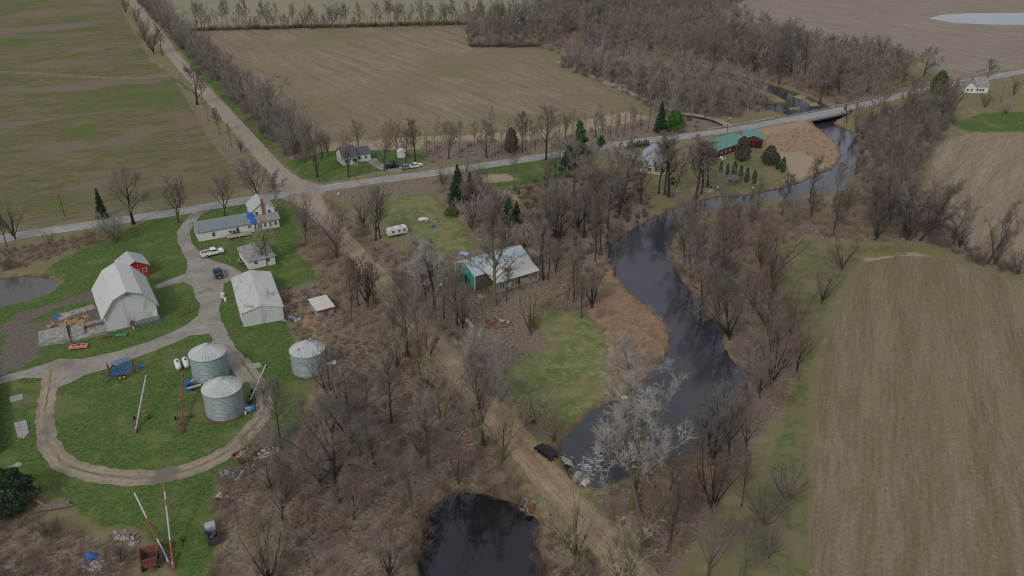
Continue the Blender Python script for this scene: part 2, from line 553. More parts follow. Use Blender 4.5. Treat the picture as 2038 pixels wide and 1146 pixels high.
W11 = [(930, 60), (1050, 40), (1100, 0), (1100, -60), (1480, -60), (1480, 0), (1400, 45), (1100, 70), (1070, 95), (935, 92)]
W12 = [(1290, 235), (1430, 245), (1400, 262), (1330, 268), (1240, 277), (1120, 295), (1000, 318), (860, 325), (830, 300), (850, 280), (1050, 280), (1150, 265)]
HED = [(268, 0), (300, 0), (400, 110), (470, 175), (560, 240), (620, 300), (600, 330), (520, 262), (440, 170), (380, 115), (330, 60)]
W13 = [(1072, 1030), (1090, 1025), (1150, 1080), (1205, 1130), (1270, 1190), (1085, 1190), (1062, 1090)]
W14 = [(1180, 985), (1250, 965), (1300, 930), (1380, 915), (1440, 905), (1420, 960), (1370, 1030), (1300, 1110), (1230, 1050)]
HEW = [(0, 545), (0, 500), (120, 480), (200, 462), (225, 470), (150, 500), (60, 530)]
LITTER = [W13, W14, W1, W2, W3, W4, W5, W6, W7, W8, W9, W10, W11, W12, HED, HEW,
          [(560, 578), (640, 562), (700, 640), (760, 700), (740, 760), (640, 800), (618, 760), (600, 720), (575, 650)],
          [(640, 385), (720, 372), (880, 352), (870, 390), (760, 390), (680, 400)],
          [(900, 500), (1050, 520), (1200, 640), (1070, 620), (1095, 690), (1010, 730), (930, 680), (880, 600)],
          [(1410, 265), (1560, 250), (1600, 255), (1560, 290), (1500, 285)],
          [(330, 130), (420, 250), (540, 360), (500, 370), (450, 320), (380, 220)]]
REEDS = [[(1180, 590), (1225, 570), (1290, 612), (1340, 655), (1345, 690), (1322, 735), (1295, 770), (1240, 800), (1205, 808), (1216, 790), (1215, 700), (1200, 650), (1165, 615)],
         [(1480, 265), (1600, 246), (1640, 266), (1672, 295), (1680, 320), (1650, 330), (1600, 305), (1520, 300), (1500, 285)],
         [(1380, 925), (1440, 900), (1420, 960), (1360, 1000), (1290, 1010), (1300, 960)],
         [(1340, 480), (1345, 520), (1360, 550), (1390, 590), (1415, 622), (1455, 650), (1420, 600), (1370, 530), (1350, 480), (1390, 432), (1375, 428)],
         [(560, 578), (600, 600), (640, 640), (660, 700), (640, 690), (600, 650), (570, 620)],
         [(1215, 500), (1230, 560), (1200, 560), (1190, 520)]]
LAWN = [[(-60, 760), (-60, 570), (60, 560), (130, 510), (215, 472), (290, 440), (400, 420), (440, 410), (590, 388), (598, 410), (592, 450),
         (606, 480), (588, 500), (622, 530), (636, 558), (560, 577), (572, 640), (600, 720), (617, 760), (612, 800), (600, 850), (560, 890),
         (440, 940), (425, 1000), (430, 1100), (440, 1180), (370, 1180), (330, 1100), (270, 1050), (200, 1050), (130, 1000), (60, 960), (-60, 930)],
        [(560, 322), (600, 312), (660, 300), (840, 296), (850, 320), (640, 365), (600, 350)],
        [(262, -5), (310, 35), (375, 120), (405, 155), (475, 235), (525, 290), (600, 355), (630, 362), (560, 300), (480, 215), (410, 135), (330, 40)],
        [(930, 340), (1000, 328), (1090, 318), (1132, 312), (1142, 345), (1045, 362), (1008, 345), (960, 348)],
        [(960, 366), (1140, 345), (1150, 352), (1010, 372), (1100, 402), (1060, 400), (1000, 372)],
        [(1235, 297), (1295, 292), (1310, 330), (1270, 345)],
        [(1395, 330), (1480, 300), (1512, 300), (1565, 330), (1575, 350), (1520, 375), (1480, 390), (1400, 396), (1388, 392), (1410, 360)],
        [(700, 400), (780, 392), (862, 388), (905, 428), (940, 480), (930, 505), (880, 500), (850, 470), (760, 440)],
        [(1075, 620), (1100, 615), (1165, 625), (1202, 660), (1214, 700), (1212, 795), (1180, 820), (1130, 862), (1098, 850), (1055, 820), (1000, 775), (1005, 735), (1050, 712), (1095, 690), (1070, 650)],
        [(1525, 505), (1600, 480), (1700, 490), (1825, 493), (1800, 507), (1720, 512), (1690, 540), (1650, 600), (1618, 680), (1605, 780), (1604, 1200), (1470, 1200), (1500, 1030), (1560, 850), (1598, 700), (1575, 620), (1530, 560)],
        [(1890, 245), (1960, 225), (2038, 222), (2150, 240), (2150, 262), (1930, 262)],
        [(1740, 160), (1800, 150), (1830, 165), (1760, 182)]]
MUD = [[(2, 748), (2, 690), (20, 655), (60, 640), (80, 655), (78, 708), (45, 730)],
       [(-20, 668), (40, 622), (120, 600), (187, 578), (192, 594), (112, 614), (64, 636), (20, 664)],
       [(80, 640), (200, 600), (220, 665), (90, 692)],
       [(1130, 862), (1215, 800), (1222, 812), (1140, 878)],
       [(540, 830), (560, 880), (520, 905), (500, 880)]]
FALLOW = [[(925, 640), (985, 655), (1050, 690), (1020, 725), (1008, 775), (985, 770), (950, 730), (925, 690)],
          [(560, 320), (640, 285), (860, 270), (1050, 262), (1250, 222), (1300, 235), (1250, 262), (1050, 300), (860, 318), (600, 330)],
          [(1500, 285), (1600, 300), (1660, 330), (1600, 358), (1540, 360), (1560, 320)],
          [(950, 348), (1005, 345), (1040, 362), (1000, 371), (965, 368)],
          [(1015, 374), (1140, 352), (1160, 370), (1110, 402), (1060, 395)],
          [(960, 380), (1010, 378), (1040, 398), (990, 398)],
          [(1700, 500), (1790, 495), (1850, 510), (1720, 520)]]

ROUGH = [LAWN[9], LAWN[11], LAWN[5], LAWN[6]]
# roads (picture centre lines; a raised bank carries the paved road over the river)
GRAVEL_PX = [(215, -60), (240, -28), (263, 3), (288, 32), (311, 62), (327, 85), (348, 113), (372, 142), (402, 176), (430, 205),
             (448, 225), (474, 253), (506, 290), (536, 322), (563, 350), (600, 385), (640, 428), (700, 497), (780, 588), (850, 668),
             (930, 762), (992, 824), (1053, 905), (1098, 960), (1142, 1008), (1190, 1060), (1300, 1185), (1420, 1320)]
PAVED_PX = [(-250, 518), (-100, 494), (0, 477), (59, 464), (118, 456), (177, 448), (255, 436), (334, 425), (400, 414), (449, 405), (518, 394),
            (577, 385), (636, 376), (714, 364), (800, 352), (880, 342), (959, 330), (1018, 321), (1077, 312), (1116, 306), (1165, 298),
            (1214, 291), (1253, 284), (1293, 278), (1367, 271), (1416, 264), (1455, 259), (1514, 248), (1573, 238), (1621, 231),
            (1664, 221), (1729, 206), (1793, 190), (1836, 180), (1922, 162), (1965, 155), (2008, 147), (2038, 141), (2160, 118)]
BR = G(1632, 229, 1.4)  # middle of the bridge


def bankz(x, y):
    d = math.hypot(x - BR[0], y - BR[1])
    return 1.5 * (1 - min(1, max(0, (d - 14) / 75)) ** 2 * (3 - 2 * min(1, max(0, (d - 14) / 75)))) if d < 90 else 0.0


def densify(P, step):
    out = []
    for i in range(len(P) - 1):
        a, b = P[i], P[i + 1]
        n = max(1, int(math.dist(a, b) / step))
        for k in range(n):
            t = k / n
            out.append((a[0] + (b[0] - a[0]) * t, a[1] + (b[1] - a[1]) * t))
    out.append(P[-1])
    return out


def smooth_path(P, it=6):
    P = [list(p) for p in P]
    for _ in range(it):
        Q = [p[:] for p in P]
        for i in range(1, len(P) - 1):
            for c in (0, 1): Q[i][c] = (P[i - 1][c] + 2 * P[i][c] + P[i + 1][c]) / 4
        P = Q
    return [tuple(p) for p in P]


pvpts = []
for (x, y) in PAVED_PX:
    g = G(x, y)
    z = bankz(*g)
    g = G(x, y, z)
    pvpts.append(g)
PAVED = smooth_path(densify(pvpts, 1.5), 12)
GRAVEL = smooth_path(densify(gp(GRAVEL_PX), 1.5), 8)
PAVED_np = np.array(PAVED)

# ------------------------------------------------------------------ ground sheet
xs = np.concatenate([-np.geomspace(3500, 420, 14), np.arange(-400, -160, 2.5), np.arange(-160, 175, 1.0), np.arange(175, 400, 2.0), np.geomspace(420, 3500, 14)])
ys = np.concatenate([np.linspace(-1500, 60, 8), np.arange(84, 330, 1.0), np.arange(330, 760, 2.2), np.geomspace(790, 4500, 14)])
XX, YY = np.meshgrid(xs, ys)
PP = np.column_stack([XX.ravel(), YY.ravel()])
near = (np.abs(PP[:, 0]) < 420) & (PP[:, 1] > 70) & (PP[:, 1] < 800)
NP = PP[near]


def zone(polys, raw=False):
    o = np.full(len(PP), -12.0)
    best = np.full(len(NP), -12.0)
    for p in polys:
        g = p if raw else gp(p)
        best = np.maximum(best, sdist(g, NP))
    o[near] = np.clip(best, -12, 12)
    return o


wat = zone(list(WG.values()), True)
att = {'lawn': zone(LAWN), 'litter': zone(LITTER), 'reed': zone(REEDS), 'mud': zone(MUD), 'fallow': zone(FALLOW), 'water': wat, 'rough': zone(ROUGH), 'dry': zone([LAWN[7], LAWN[8]])}
# road bank
sel = np.where((np.hypot(PP[:, 0] - BR[0], PP[:, 1] - BR[1]) < 110))[0]
ZZ = np.zeros(len(PP))
for i in sel:
    q = PAVED_np - PP[i]
    d2 = (q ** 2).sum(1)
    j = d2.argmin()
    d = math.sqrt(d2[j])
    ZZ[i] = max(0.0, bankz(*PAVED_np[j]) - max(0, d - 4.0) * 0.35)
# gentle roll of the land away from the roads
low = np.array([mnoise.noise(Vector((p[0] * 0.012, p[1] * 0.012, 0))) for p in PP])
s = np.clip((wat + 1.6) / 2.4, 0, 1)
s = s * s * (3 - 2 * s)
ZZ = ZZ * (1 - s) + (-1.9) * s
lipn = np.array([mnoise.noise(Vector((p[0] * 0.35, p[1] * 0.35, 3))) if w_ > -3 else 0 for p, w_ in zip(PP, wat)])
ZZ = ZZ + np.where(wat > -2.5, lipn * 0.35 * (wat > -2.5) * np.clip((wat + 2.5), 0, 1), 0)
nx, ny = len(xs), len(ys)
V = np.column_stack([PP, ZZ])
ii = (np.arange(ny - 1)[:, None] * nx + np.arange(nx - 1)[None, :]).ravel()
me = bpy.data.meshes.new('ground')
me.vertices.add(len(V))
me.vertices.foreach_set('co', V.astype(np.float32).ravel())
Q = np.column_stack([ii, ii + 1, ii + nx + 1, ii + nx]).astype(np.int32)
me.loops.add(len(Q) * 4)
me.loops.foreach_set('vertex_index', Q.ravel())
me.polygons.add(len(Q))
me.polygons.foreach_set('loop_start', np.arange(0, len(Q) * 4, 4, dtype=np.int32))
me.update(calc_edges=True)
for k, a in att.items():
    at = me.attributes.new(k, 'FLOAT', 'POINT')
    at.data.foreach_set('value', a.astype(np.float32))
me.polygons.foreach_set('use_smooth', [True] * len(Q))

n = NT('ground cover', 0.95, 0, 0.15)
v = n.vec()
n1 = n.noise(v, 0.045, 5, 0.6)
n2 = n.noise(v, 0.35, 6, 0.7)
n3 = n.noise(v, 1.5, 7, 0.85)
n4 = n.noise(v, 0.13, 4, 0.6)
nn = n.math('MULTIPLY', n.math('SUBTRACT', n.math('ADD', n.math('MULTIPLY', n2, 0.7), n.math('MULTIPLY', n3, 0.3)), 0.5), 9.0)
base = n.mix(n.rng(n2, 0.35, 0.65), (0.15, 0.145, 0.065), (0.25, 0.205, 0.13))
base = n.mix(n.rng(n1, 0.42, 0.6), base, (0.18, 0.165, 0.08))


def zmask(name, soft=0.6, amp=1.0):
    return n.rng(n.math('ADD', n.attr(name), n.math('MULTIPLY', nn, amp)), -soft, soft)


fal = n.mix(n.rng(n3, 0.3, 0.7), (0.26, 0.205, 0.14), (0.38, 0.305, 0.215))
base = n.mix(zmask('fallow', 0.6), base, fal)
lit = n.mix(n.rng(n3, 0.36, 0.64), (0.042, 0.033, 0.026), (0.34, 0.27, 0.205))
lit = n.mix(n.rng(n2, 0.5, 0.68), lit, (0.215, 0.195, 0.12))
lit = n.mix(n.rng(n4, 0.5, 0.66), lit, (0.20, 0.155, 0.125))
base = n.mix(zmask('litter', 0.8), base, lit)
law = n.mix(n.rng(n3, 0.36, 0.66), (0.034, 0.070, 0.014), (0.125, 0.190, 0.052))
law = n.mix(n.math('MULTIPLY', n.rng(n2, 0.52, 0.72), 0.7), law, (0.19, 0.19, 0.085))
law = n.mix(n.math('MULTIPLY', n.rng(n4, 0.52, 0.68), 0.5), law, (0.18, 0.185, 0.062))
law = n.mix(n.math('MULTIPLY', n.rng(n1, 0.53, 0.64), 0.45), law, (0.205, 0.175, 0.11))
rl = n.mix(n.rng(n2, 0.44, 0.60), (0.17, 0.16, 0.08), law)
rl = n.mix(n.rng(n4, 0.46, 0.6), rl, (0.195, 0.165, 0.095))
base = n.mix(zmask('lawn', 0.5), base, law)
base = n.mix(zmask('rough', 0.5), base, rl)
dl = n.mix(n.rng(n.math('ADD', n.math('MULTIPLY', n2, 0.5), n.math('MULTIPLY', n3, 0.5)), 0.42, 0.56), (0.27, 0.24, 0.125), law)
dl = n.mix(n.math('MULTIPLY', n.rng(n4, 0.40, 0.62), 0.6), dl, (0.20, 0.20, 0.085))
base = n.mix(zmask('dry', 0.5), base, dl)
ree = n.mix(n.rng(n3, 0.3, 0.7), (0.20, 0.135, 0.095), (0.42, 0.30, 0.195))
base = n.mix(zmask('reed', 0.6), base, ree)
mud = n.mix(n.rng(n3, 0.35, 0.65), (0.095, 0.078, 0.062), (0.19, 0.16, 0.135))
base = n.mix(zmask('mud', 0.6), base, mud)
bank = n.mix(n.rng(n2, 0.4, 0.6), (0.075, 0.055, 0.035), (0.22, 0.155, 0.095))
base = n.mix(n.rng(n.math('ADD', n.attr('water'), n.math('MULTIPLY', nn, 0.3)), -2.0, -0.2), base, bank)
# the bed under the water is dark silt
base = n.mix(n.rng(n.attr('water'), 0.0, 1.5), base, (0.035, 0.03, 0.022))
n.col(base)
n.bump(n.math('ADD', n3, n.math('MULTIPLY', n2, 2.0)), 0.6, 0.25)
me.materials.append(n.m)
go = bpy.data.objects.new('ground', me)
COL.objects.link(go)
go['kind'] = 'structure'


# ------------------------------------------------------------------ water
def mat_water(name, bedcol, ripple=0.015, rscale=0.9, foam=False):
    n = NT(name, 0.05, 0, 1.0)
    v = n.vec()
    f = n.noise(v, 0.06, 4, 0.6)
    n.col(n.ramp(f, [(0.35, tuple(c * 0.85 for c in bedcol)), (0.65, tuple(c * 1.15 for c in bedcol))]))
    r = n.noise(v, rscale, 4, 0.55)
    n.bump(r, 0.5, ripple)
    n.b.inputs['IOR'].default_value = 1.33
    return n.m


M['water'] = mat_water('river water', (0.034, 0.037, 0.045), 0.06)
M['water_pond'] = mat_water('pond water', (0.012, 0.013, 0.017), 0.006, 0.5)
M['water_pale'] = mat_water('shallow silty water', (0.10, 0.105, 0.11), 0.012, 0.8)


def water_sheet(name, poly, mat, grow=3.0):
    c = np.array(poly)
    # slightly larger than the outline: the carved ground cuts it to shape
    P = []
    N = len(poly)
    area = sum(poly[i][0] * poly[(i + 1) % N][1] - poly[(i + 1) % N][0] * poly[i][1] for i in range(N))
    sg = 1 if area > 0 else -1
    for i in range(N):
        a = np.array(poly[i - 1]); b = np.array(poly[i]); d = np.array(poly[(i + 1) % N])
        t = (d - a) / (np.linalg.norm(d - a) + 1e-9)
        P.append((b[0] + sg * t[1] * grow, b[1] - sg * t[0] * grow))
    vs = [(p[0], p[1], WL) for p in P]
    tris = tessellate_polygon([[Vector((p[0], p[1], 0)) for p in P]])
    fs = []
    for t in tris:
        a, b, c_ = (Vector(vs[i]) for i in t)
        fs.append(tuple(t) if (b - a).cross(c_ - a).z > 0 else tuple(reversed(t)))
    o = raw_mesh(name, vs, fs, mat)
    o['kind'] = 'structure'
    return o


water_sheet('river', WG['river'], M['water'], 1.5)
water_sheet('creek', WG['creek'], M['water_pale'], 1.5)
water_sheet('pond', WG['pond_south'], M['water_pond'], 2.5)
water_sheet('pond', WG['pond_west'], mat_water('brown shallow water', (0.085, 0.08, 0.07), 0.02, 0.6), 2.0)
pe = water_sheet('pond', PE, M['water_pale'], 3)
pe.location.z = 0.045 - WL  # a flooded hollow of the stubble


# ------------------------------------------------------------------ fields
def rag(poly, step=1.2, amp=0.6, fr=0.25):
    """densify and roughen an outline"""
    Q = densify(list(poly) + [poly[0]], step)[:-1]
    out = []
    for x, y in Q:
        k = Vector((x * fr, y * fr, 5))
        out.append((x + amp * mnoise.noise(k) + 0.4 * amp * mnoise.noise(k * 5),
                    y + amp * mnoise.noise(k + Vector((9, 9, 0))) + 0.4 * amp * mnoise.noise(k * 5 + Vector((7, 7, 7)))))
    return out


def sheet(name, poly, z, mat, step=1.2, amp=0.6, px=True, fr=0.25):
    P = rag(gp(poly) if px else poly, step, amp, fr)
    vs = [(x, y, z) for x, y in P]
    tris = tessellate_polygon([[Vector((x, y, 0)) for x, y in P]])
    fs = []
    for t in tris:
        a, b, c_ = (Vector(vs[i]) for i in t)
        fs.append(tuple(t) if (b - a).cross(c_ - a).z > 0 else tuple(reversed(t)))
    o = raw_mesh(name, vs, fs, mat)
    o['kind'] = 'structure'
    return o


def mat_field(name, p0, p1, cols, green, gpos=(0.55, 0.68), stretch=0.12, row=1.3, dark=None, rowamt=0.5):
    a, b = G(*p0), G(*p1)
    ang = math.atan2(b[1] - a[1], b[0] - a[0])
    n = NT(name, 0.95, 0, 0.12)
    vs_ = n.vec((stretch, 1, 1), -ang)
    v = n.vec()
    big = n.noise(v, 0.016, 5, 0.6, 0.4)
    mid = n.noise(vs_, 0.22, 5, 0.65)
    rows = n.noise(vs_, row, 3, 0.6)
    fine = n.noise(v, 1.3, 6, 0.9)
    f = n.math('ADD', n.math('MULTIPLY', mid, 0.55), n.math('MULTIPLY', rows, 0.45))
    c = n.ramp(f, [(0.36, cols[0]), (0.5, cols[1]), (0.64, cols[2])])
    gm = n.rng(n.math('ADD', n.math('MULTIPLY', big, 0.65), n.math('MULTIPLY', mid, 0.35)), gpos[0], gpos[1])
    c = n.mix(gm, c, green)
    c = n.mix(n.math('MULTIPLY', n.rng(fine, 0.46, 0.66), 0.75), c, n.mix(1.0, c, (1.55, 1.5, 1.42), 'MULTIPLY'))
    c = n.mix(n.math('MULTIPLY', n.rng(fine, 0.5, 0.34), 0.7), c, n.mix(1.0, c, (0.6, 0.62, 0.55), 'MULTIPLY'))
    if dark:
        dn = n.noise(n.vec((0.35, 1, 1), -R(25)), 0.035, 5, 0.7, 0.8)
        c = n.mix(n.rng(dn, 0.50, 0.60), c, dark)
    n.col(c)
    n.bump(n.math('ADD', fine, rows), 0.5, 0.15)
    return n.m


FM = {}
FM['n'] = mat_field('north corn stubble', (700, 120), (900, 200), ((0.153, 0.120, 0.083), (0.204, 0.163, 0.117), (0.280, 0.230, 0.172)), (0.168, 0.152, 0.077), (0.5, 0.62))
FM['w'] = mat_field('west rough pasture', (0, 160), (340, 130), ((0.086, 0.086, 0.035), (0.128, 0.119, 0.057), (0.180, 0.158, 0.097)), (0.088, 0.119, 0.033), (0.50, 0.57), 0.3, 0.8, (0.176, 0.136, 0.101))
FM['nn'] = mat_field('far pale field', (400, 20), (900, 30), ((0.184, 0.178, 0.115), (0.224, 0.213, 0.144), (0.276, 0.253, 0.178)), (0.172, 0.190, 0.092))
FM['ne'] = mat_field('north east stubble', (1500, 30), (2000, 110), ((0.179, 0.148, 0.116), (0.224, 0.190, 0.151), (0.278, 0.236, 0.194)), (0.170, 0.157, 0.097), (0.6, 0.72))
FM['se'] = mat_field('south east stubble', (1720, 1140), (1740, 640), ((0.136, 0.108, 0.062), (0.182, 0.146, 0.094), (0.232, 0.19, 0.13)), (0.138, 0.132, 0.058), (0.54, 0.72), 0.09, 1.5)
FM['e'] = mat_field('east stubble', (1900, 480), (1990, 330), ((0.178, 0.140, 0.096), (0.234, 0.183, 0.131), (0.290, 0.241, 0.183)), (0.178, 0.160, 0.091), (0.58, 0.7), 0.1, 1.2)

sheet('field', [(-260, -110), (225, -110), (238, 10), (262, 60), (300, 122), (345, 152), (378, 210), (420, 282), (455, 320),
                (490, 352), (515, 372), (470, 385), (330, 405), (200, 428), (100, 442), (0, 455), (-260, 495)], 0.012, FM['w'], 2.0, 1.2)
sheet('field', [(384, 62), (520, 58), (650, 54), (800, 50), (905, 46), (945, 48), (938, 62), (925, 85), (945, 93), (1045, 96), (1070, 110), (1115, 138),
                (1170, 160), (1240, 190), (1262, 205), (1262, 218), (1180, 228), (1040, 225), (860, 248), (800, 262), (640, 280), (612, 285), (560, 232), (480, 168), (420, 118)],
      0.012, FM['n'], 2.0, 0.8)
sheet('field', [(330, 28), (360, 57), (500, 52), (920, 40), (1080, 30), (1100, -60), (180, -110), (240, -70)], 0.012, FM['nn'], 3, 1.0)
sheet('field', [(1395, 48), (1440, 22), (1480, -10), (1500, -40), (2500, -40), (2400, 120), (2160, 112), (2038, 134), (1960, 146), (1900, 158), (1860, 150), (1840, 118),
                (1760, 92), (1640, 78), (1520, 66), (1420, 58)], 0.012, FM['ne'], 3, 1.0)
sheet('field', [(1860, 300), (1880, 278), (1930, 266), (2038, 264), (2250, 262), (2300, 600), (2060, 545), (1990, 518), (1930, 495), (1880, 440), (1850, 370)], 0.012, FM['e'], 1.5, 0.8)
sheet('field', [(1650, 660), (1685, 575), (1720, 524), (1790, 508), (1860, 512), (1920, 528), (2000, 552), (2060, 575), (2500, 700), (2600, 1500), (1590, 1500),
                (1612, 1146), (1618, 900), (1630, 760)], 0.012, FM['se'], 1.0, 0.7)


# ------------------------------------------------------------------ roads
def strip(name, path, half, mat, zoff, edge=0.25, cols=8, zfun=None, close=False):
    vs, fs = [], []
    N = len(path)
    for i, (x, y) in enumerate(path):
        if close:
            a = path[i - 1]; b = path[(i + 1) % N]
        else:
            a = path[max(0, i - 1)]; b = path[min(N - 1, i + 1)]
        dx, dy = b[0] - a[0], b[1] - a[1]
        L = math.hypot(dx, dy) or 1
        px, py = dy / L, -dx / L
        h = half(i / N, x, y) if callable(half) else half
        hl = h + edge * mnoise.noise(Vector((x * 0.45, y * 0.45, 0))) + edge * 0.6 * mnoise.noise(Vector((x * 1.7, y * 1.7, 0)))
        hr = h + edge * mnoise.noise(Vector((x * 0.45, y * 0.45, 9))) + edge * 0.6 * mnoise.noise(Vector((x * 1.7, y * 1.7, 9)))
        for k in range(cols + 1):
            t = k / cols
            o = -hl + (hl + hr) * t
            z = (zfun(x, y) if zfun else 0) + zoff + 0.05 * (1 - (2 * t - 1) ** 2)
            vs.append((x + px * o, y + py * o, z))
    M_ = N if close else N - 1
    for i in range(M_):
        j = (i + 1) % N
        for k in range(cols):
            fs.append((i * (cols + 1) + k, i * (cols + 1) + k + 1, j * (cols + 1) + k + 1, j * (cols + 1) + k))
    o = raw_mesh(name, vs, fs, mat, smooth=True)
    # lateral coordinate so wheel ruts run along the road
    at = o.data.attributes.new('across', 'FLOAT', 'POINT')
    at.data.foreach_set('value', [(k / cols) * 2 - 1 for i in range(N) for k in range(cols + 1)])
    o['kind'] = 'structure'
    return o


def mat_road(name, lo, hi, rut, rutamt=0.6, centre=None, damp=None, along=None):
    n = NT(name, 0.9, 0, 0.2)
    v = n.vec()
    a = n.noise(v, 0.18, 5, 0.65)
    b = n.noise(v, 3.0, 4, 0.75)
    c = n.mix(n.rng(a, 0.3, 0.7), lo, hi)
    c = n.mix(n.math('MULTIPLY', n.rng(b, 0.35, 0.7), 0.5), c, n.mix(1.0, c, (1.35, 1.33, 1.3), 'MULTIPLY'))
    b2 = n.noise(v, 1.1, 7, 0.85)
    c = n.mix(n.math('MULTIPLY', n.rng(b2, 0.52, 0.40), 0.6), c, n.mix(1.0, c, (0.62, 0.6, 0.57), 'MULTIPLY'))
    ac = n.attr('across')
    if along is not None:
        st = n.noise(n.vec((0.03, 1, 1), -along), 1.6, 3, 0.6)
        c = n.mix(n.rng(st, 0.38, 0.62), n.mix(1.0, c, (0.80, 0.77, 0.72), 'MULTIPLY'), n.mix(1.0, c, (1.08, 1.06, 1.04), 'MULTIPLY'))
        sx = n.new('ShaderNodeSeparateXYZ')
        n.link(v, sx.inputs[0])
        # greyer stone was laid north of the crossroads
        c = n.mix(n.math('MULTIPLY', n.rng(sx.outputs[1], 170, 290), 0.75), c, n.mix(n.rng(b2, 0.4, 0.6), (0.255, 0.225, 0.19), (0.34, 0.305, 0.265)))
    w_ = n.math('ADD', n.math('ABSOLUTE', ac), n.math('MULTIPLY', n.math('SUBTRACT', a, 0.5), 0.35))
    r1 = n.math('ABSOLUTE', n.math('SUBTRACT', w_, 0.42))
    rm = n.rng(r1, 0.16, 0.02)
    c = n.mix(n.math('MULTIPLY', rm, rutamt), c, rut)
    if centre:
        c = n.mix(n.math('MULTIPLY', n.rng(w_, 0.22, 0.05), n.rng(a, 0.42, 0.6)), c, centre)
    if damp:
        d = n.noise(v, 0.07, 4, 0.6)
        c = n.mix(n.rng(d, 0.58, 0.68), c, damp)
    n.col(c)
    n.bump(b, 0.4, 0.05)
    return n.m


M['gravel_road'] = mat_road('brown gravel road', (0.248, 0.184, 0.120), (0.331, 0.258, 0.179), (0.340, 0.262, 0.175), 0.5, along=math.atan2(G(1063, 900)[1] - G(600, 380)[1], G(1063, 900)[0] - G(600, 380)[0]))
M['paved'] = mat_road('worn grey road', (0.253, 0.247, 0.242), (0.345, 0.333, 0.322), (0.196, 0.196, 0.196), 0.5)
M['drive'] = mat_road('pale gravel drive', (0.215, 0.198, 0.172), (0.302, 0.282, 0.249), (0.249, 0.227, 0.200), 0.2, damp=(0.189, 0.161, 0.127))
M['track'] = mat_road('two rut track', (0.207, 0.171, 0.119), (0.300, 0.258, 0.196), (0.320, 0.275, 0.212), 0.6, (0.119, 0.124, 0.047), (0.166, 0.145, 0.130))
M['lane'] = mat_road('farm lane', (0.156, 0.122, 0.088), (0.234, 0.185, 0.137), (0.127, 0.098, 0.068), 0.6, (0.127, 0.117, 0.058))


def gw(t, x, y):
    # road widens a little at the crossing
    c = G(598, 380)
    d = math.hypot(x - c[0], y - c[1])
    return 3.1 + max(0, 1 - d / 22) ** 2 * 5.5


strip('gravel_road', GRAVEL, gw, M['gravel_road'], 0.03, 0.5)
strip('paved_road', PAVED, lambda t, x, y: 2.9, M['paved'], 0.036, 0.18, zfun=lambda x, y: bankz(x, y))
DRIVE = [(440, 403), (398, 410), (370, 436), (352, 462), (354, 482), (370, 515), (375, 535), (367, 545), (310, 568), (310, 575), (367, 561), (383, 570), (387, 582),
         (397, 609), (394, 629), (367, 649), (300, 679), (233, 699), (167, 715), (117, 714), (92, 724), (60, 733), (-20, 756), (-20, 770), (50, 752), (85, 752),
         (90, 775), (118, 770), (140, 762), (170, 746), (210, 735), (260, 716), (330, 690), (380, 668), (415, 664), (432, 690), (455, 728), (480, 765),
         (505, 752), (495, 728), (470, 690), (447, 652), (436, 622), (440, 600), (443, 580), (447, 564), (484, 546), (470, 533), (447, 525), (420, 517),
         (400, 505), (383, 485), (378, 465), (384, 447), (400, 428), (425, 414), (452, 404)]
sheet('gravel_driveway', DRIVE, 0.045, M['drive'], 0.8, 0.35)
RING = [(102, 735), (99, 770), (92, 800), (89, 840), (94, 880), (112, 912), (150, 934), (200, 946), (260, 952), (320, 948), (380, 935), (430, 914), (470, 888),
        (503, 855), (525, 822), (530, 795), (515, 765), (495, 738), (480, 715)]
strip('farm_track', smooth_path(densify(gp(RING), 0.8), 10), lambda t, x, y: 1.6 + 0.5 * math.exp(-((t - 0.5) / 0.2) ** 2), M['track'], 0.02, 0.5)
strip('field_lane', smooth_path(densify(gp([(362, 145), (340, 150), (290, 155), (230, 156), (150, 152), (80, 147), (0, 143), (-80, 140)]), 1.5), 10), 2.0, M['lane'], 0.05, 1.2)
strip('woodland_lane', smooth_path(densify(gp([(1455, 258), (1430, 243), (1400, 235), (1350, 228), (1300, 205), (1240, 178), (1170, 148), (1110, 122)]), 1.5), 10), 1.8, M['drive'], 0.1, 0.5,
      zfun=lambda x, y: bankz(x, y) * 0.9)
strip('gravel_driveway', smooth_path(densify(gp([(1212, 292), (1235, 302), (1262, 312), (1290, 320)]), 1.0), 6), 2.2, M['drive'], 0.05, 0.5)
strip('gravel_driveway', smooth_path(densify(gp([(1448, 262), (1460, 272), (1475, 284)]), 1.0), 6), 2.2, M['drive'], 0.06, 0.5, zfun=lambda x, y: bankz(x, y) * 0.8)
strip('gravel_driveway', smooth_path(densify(gp([(735, 316), (755, 330), (775, 338), (800, 340)]), 1.0), 6), 2.0, M['drive'], 0.055, 0.5)
strip('footpath', smooth_path(densify(gp([(1285, 378), (1320, 382), (1360, 380), (1405, 376)]), 0.8), 6), 0.5, M['drive'], 0.05, 0.3)
strip('footpath', smooth_path(densify(gp([(1050, 495), (1070, 505), (1090, 512), (1110, 515)]), 0.8), 6), 0.6, M['drive'], 0.05, 0.4)
for k_, pl in enumerate([[(1578, 192), (1592, 188), (1605, 193), (1596, 199)], [(1602, 200), (1625, 203), (1632, 210), (1612, 211)], [(1570, 214), (1590, 213), (1592, 218), (1572, 219)],
                      ]):
    sheet('islet', gp(pl, WL), WL + 0.03, M['grass_dry'], 0.4, 0.9, False)
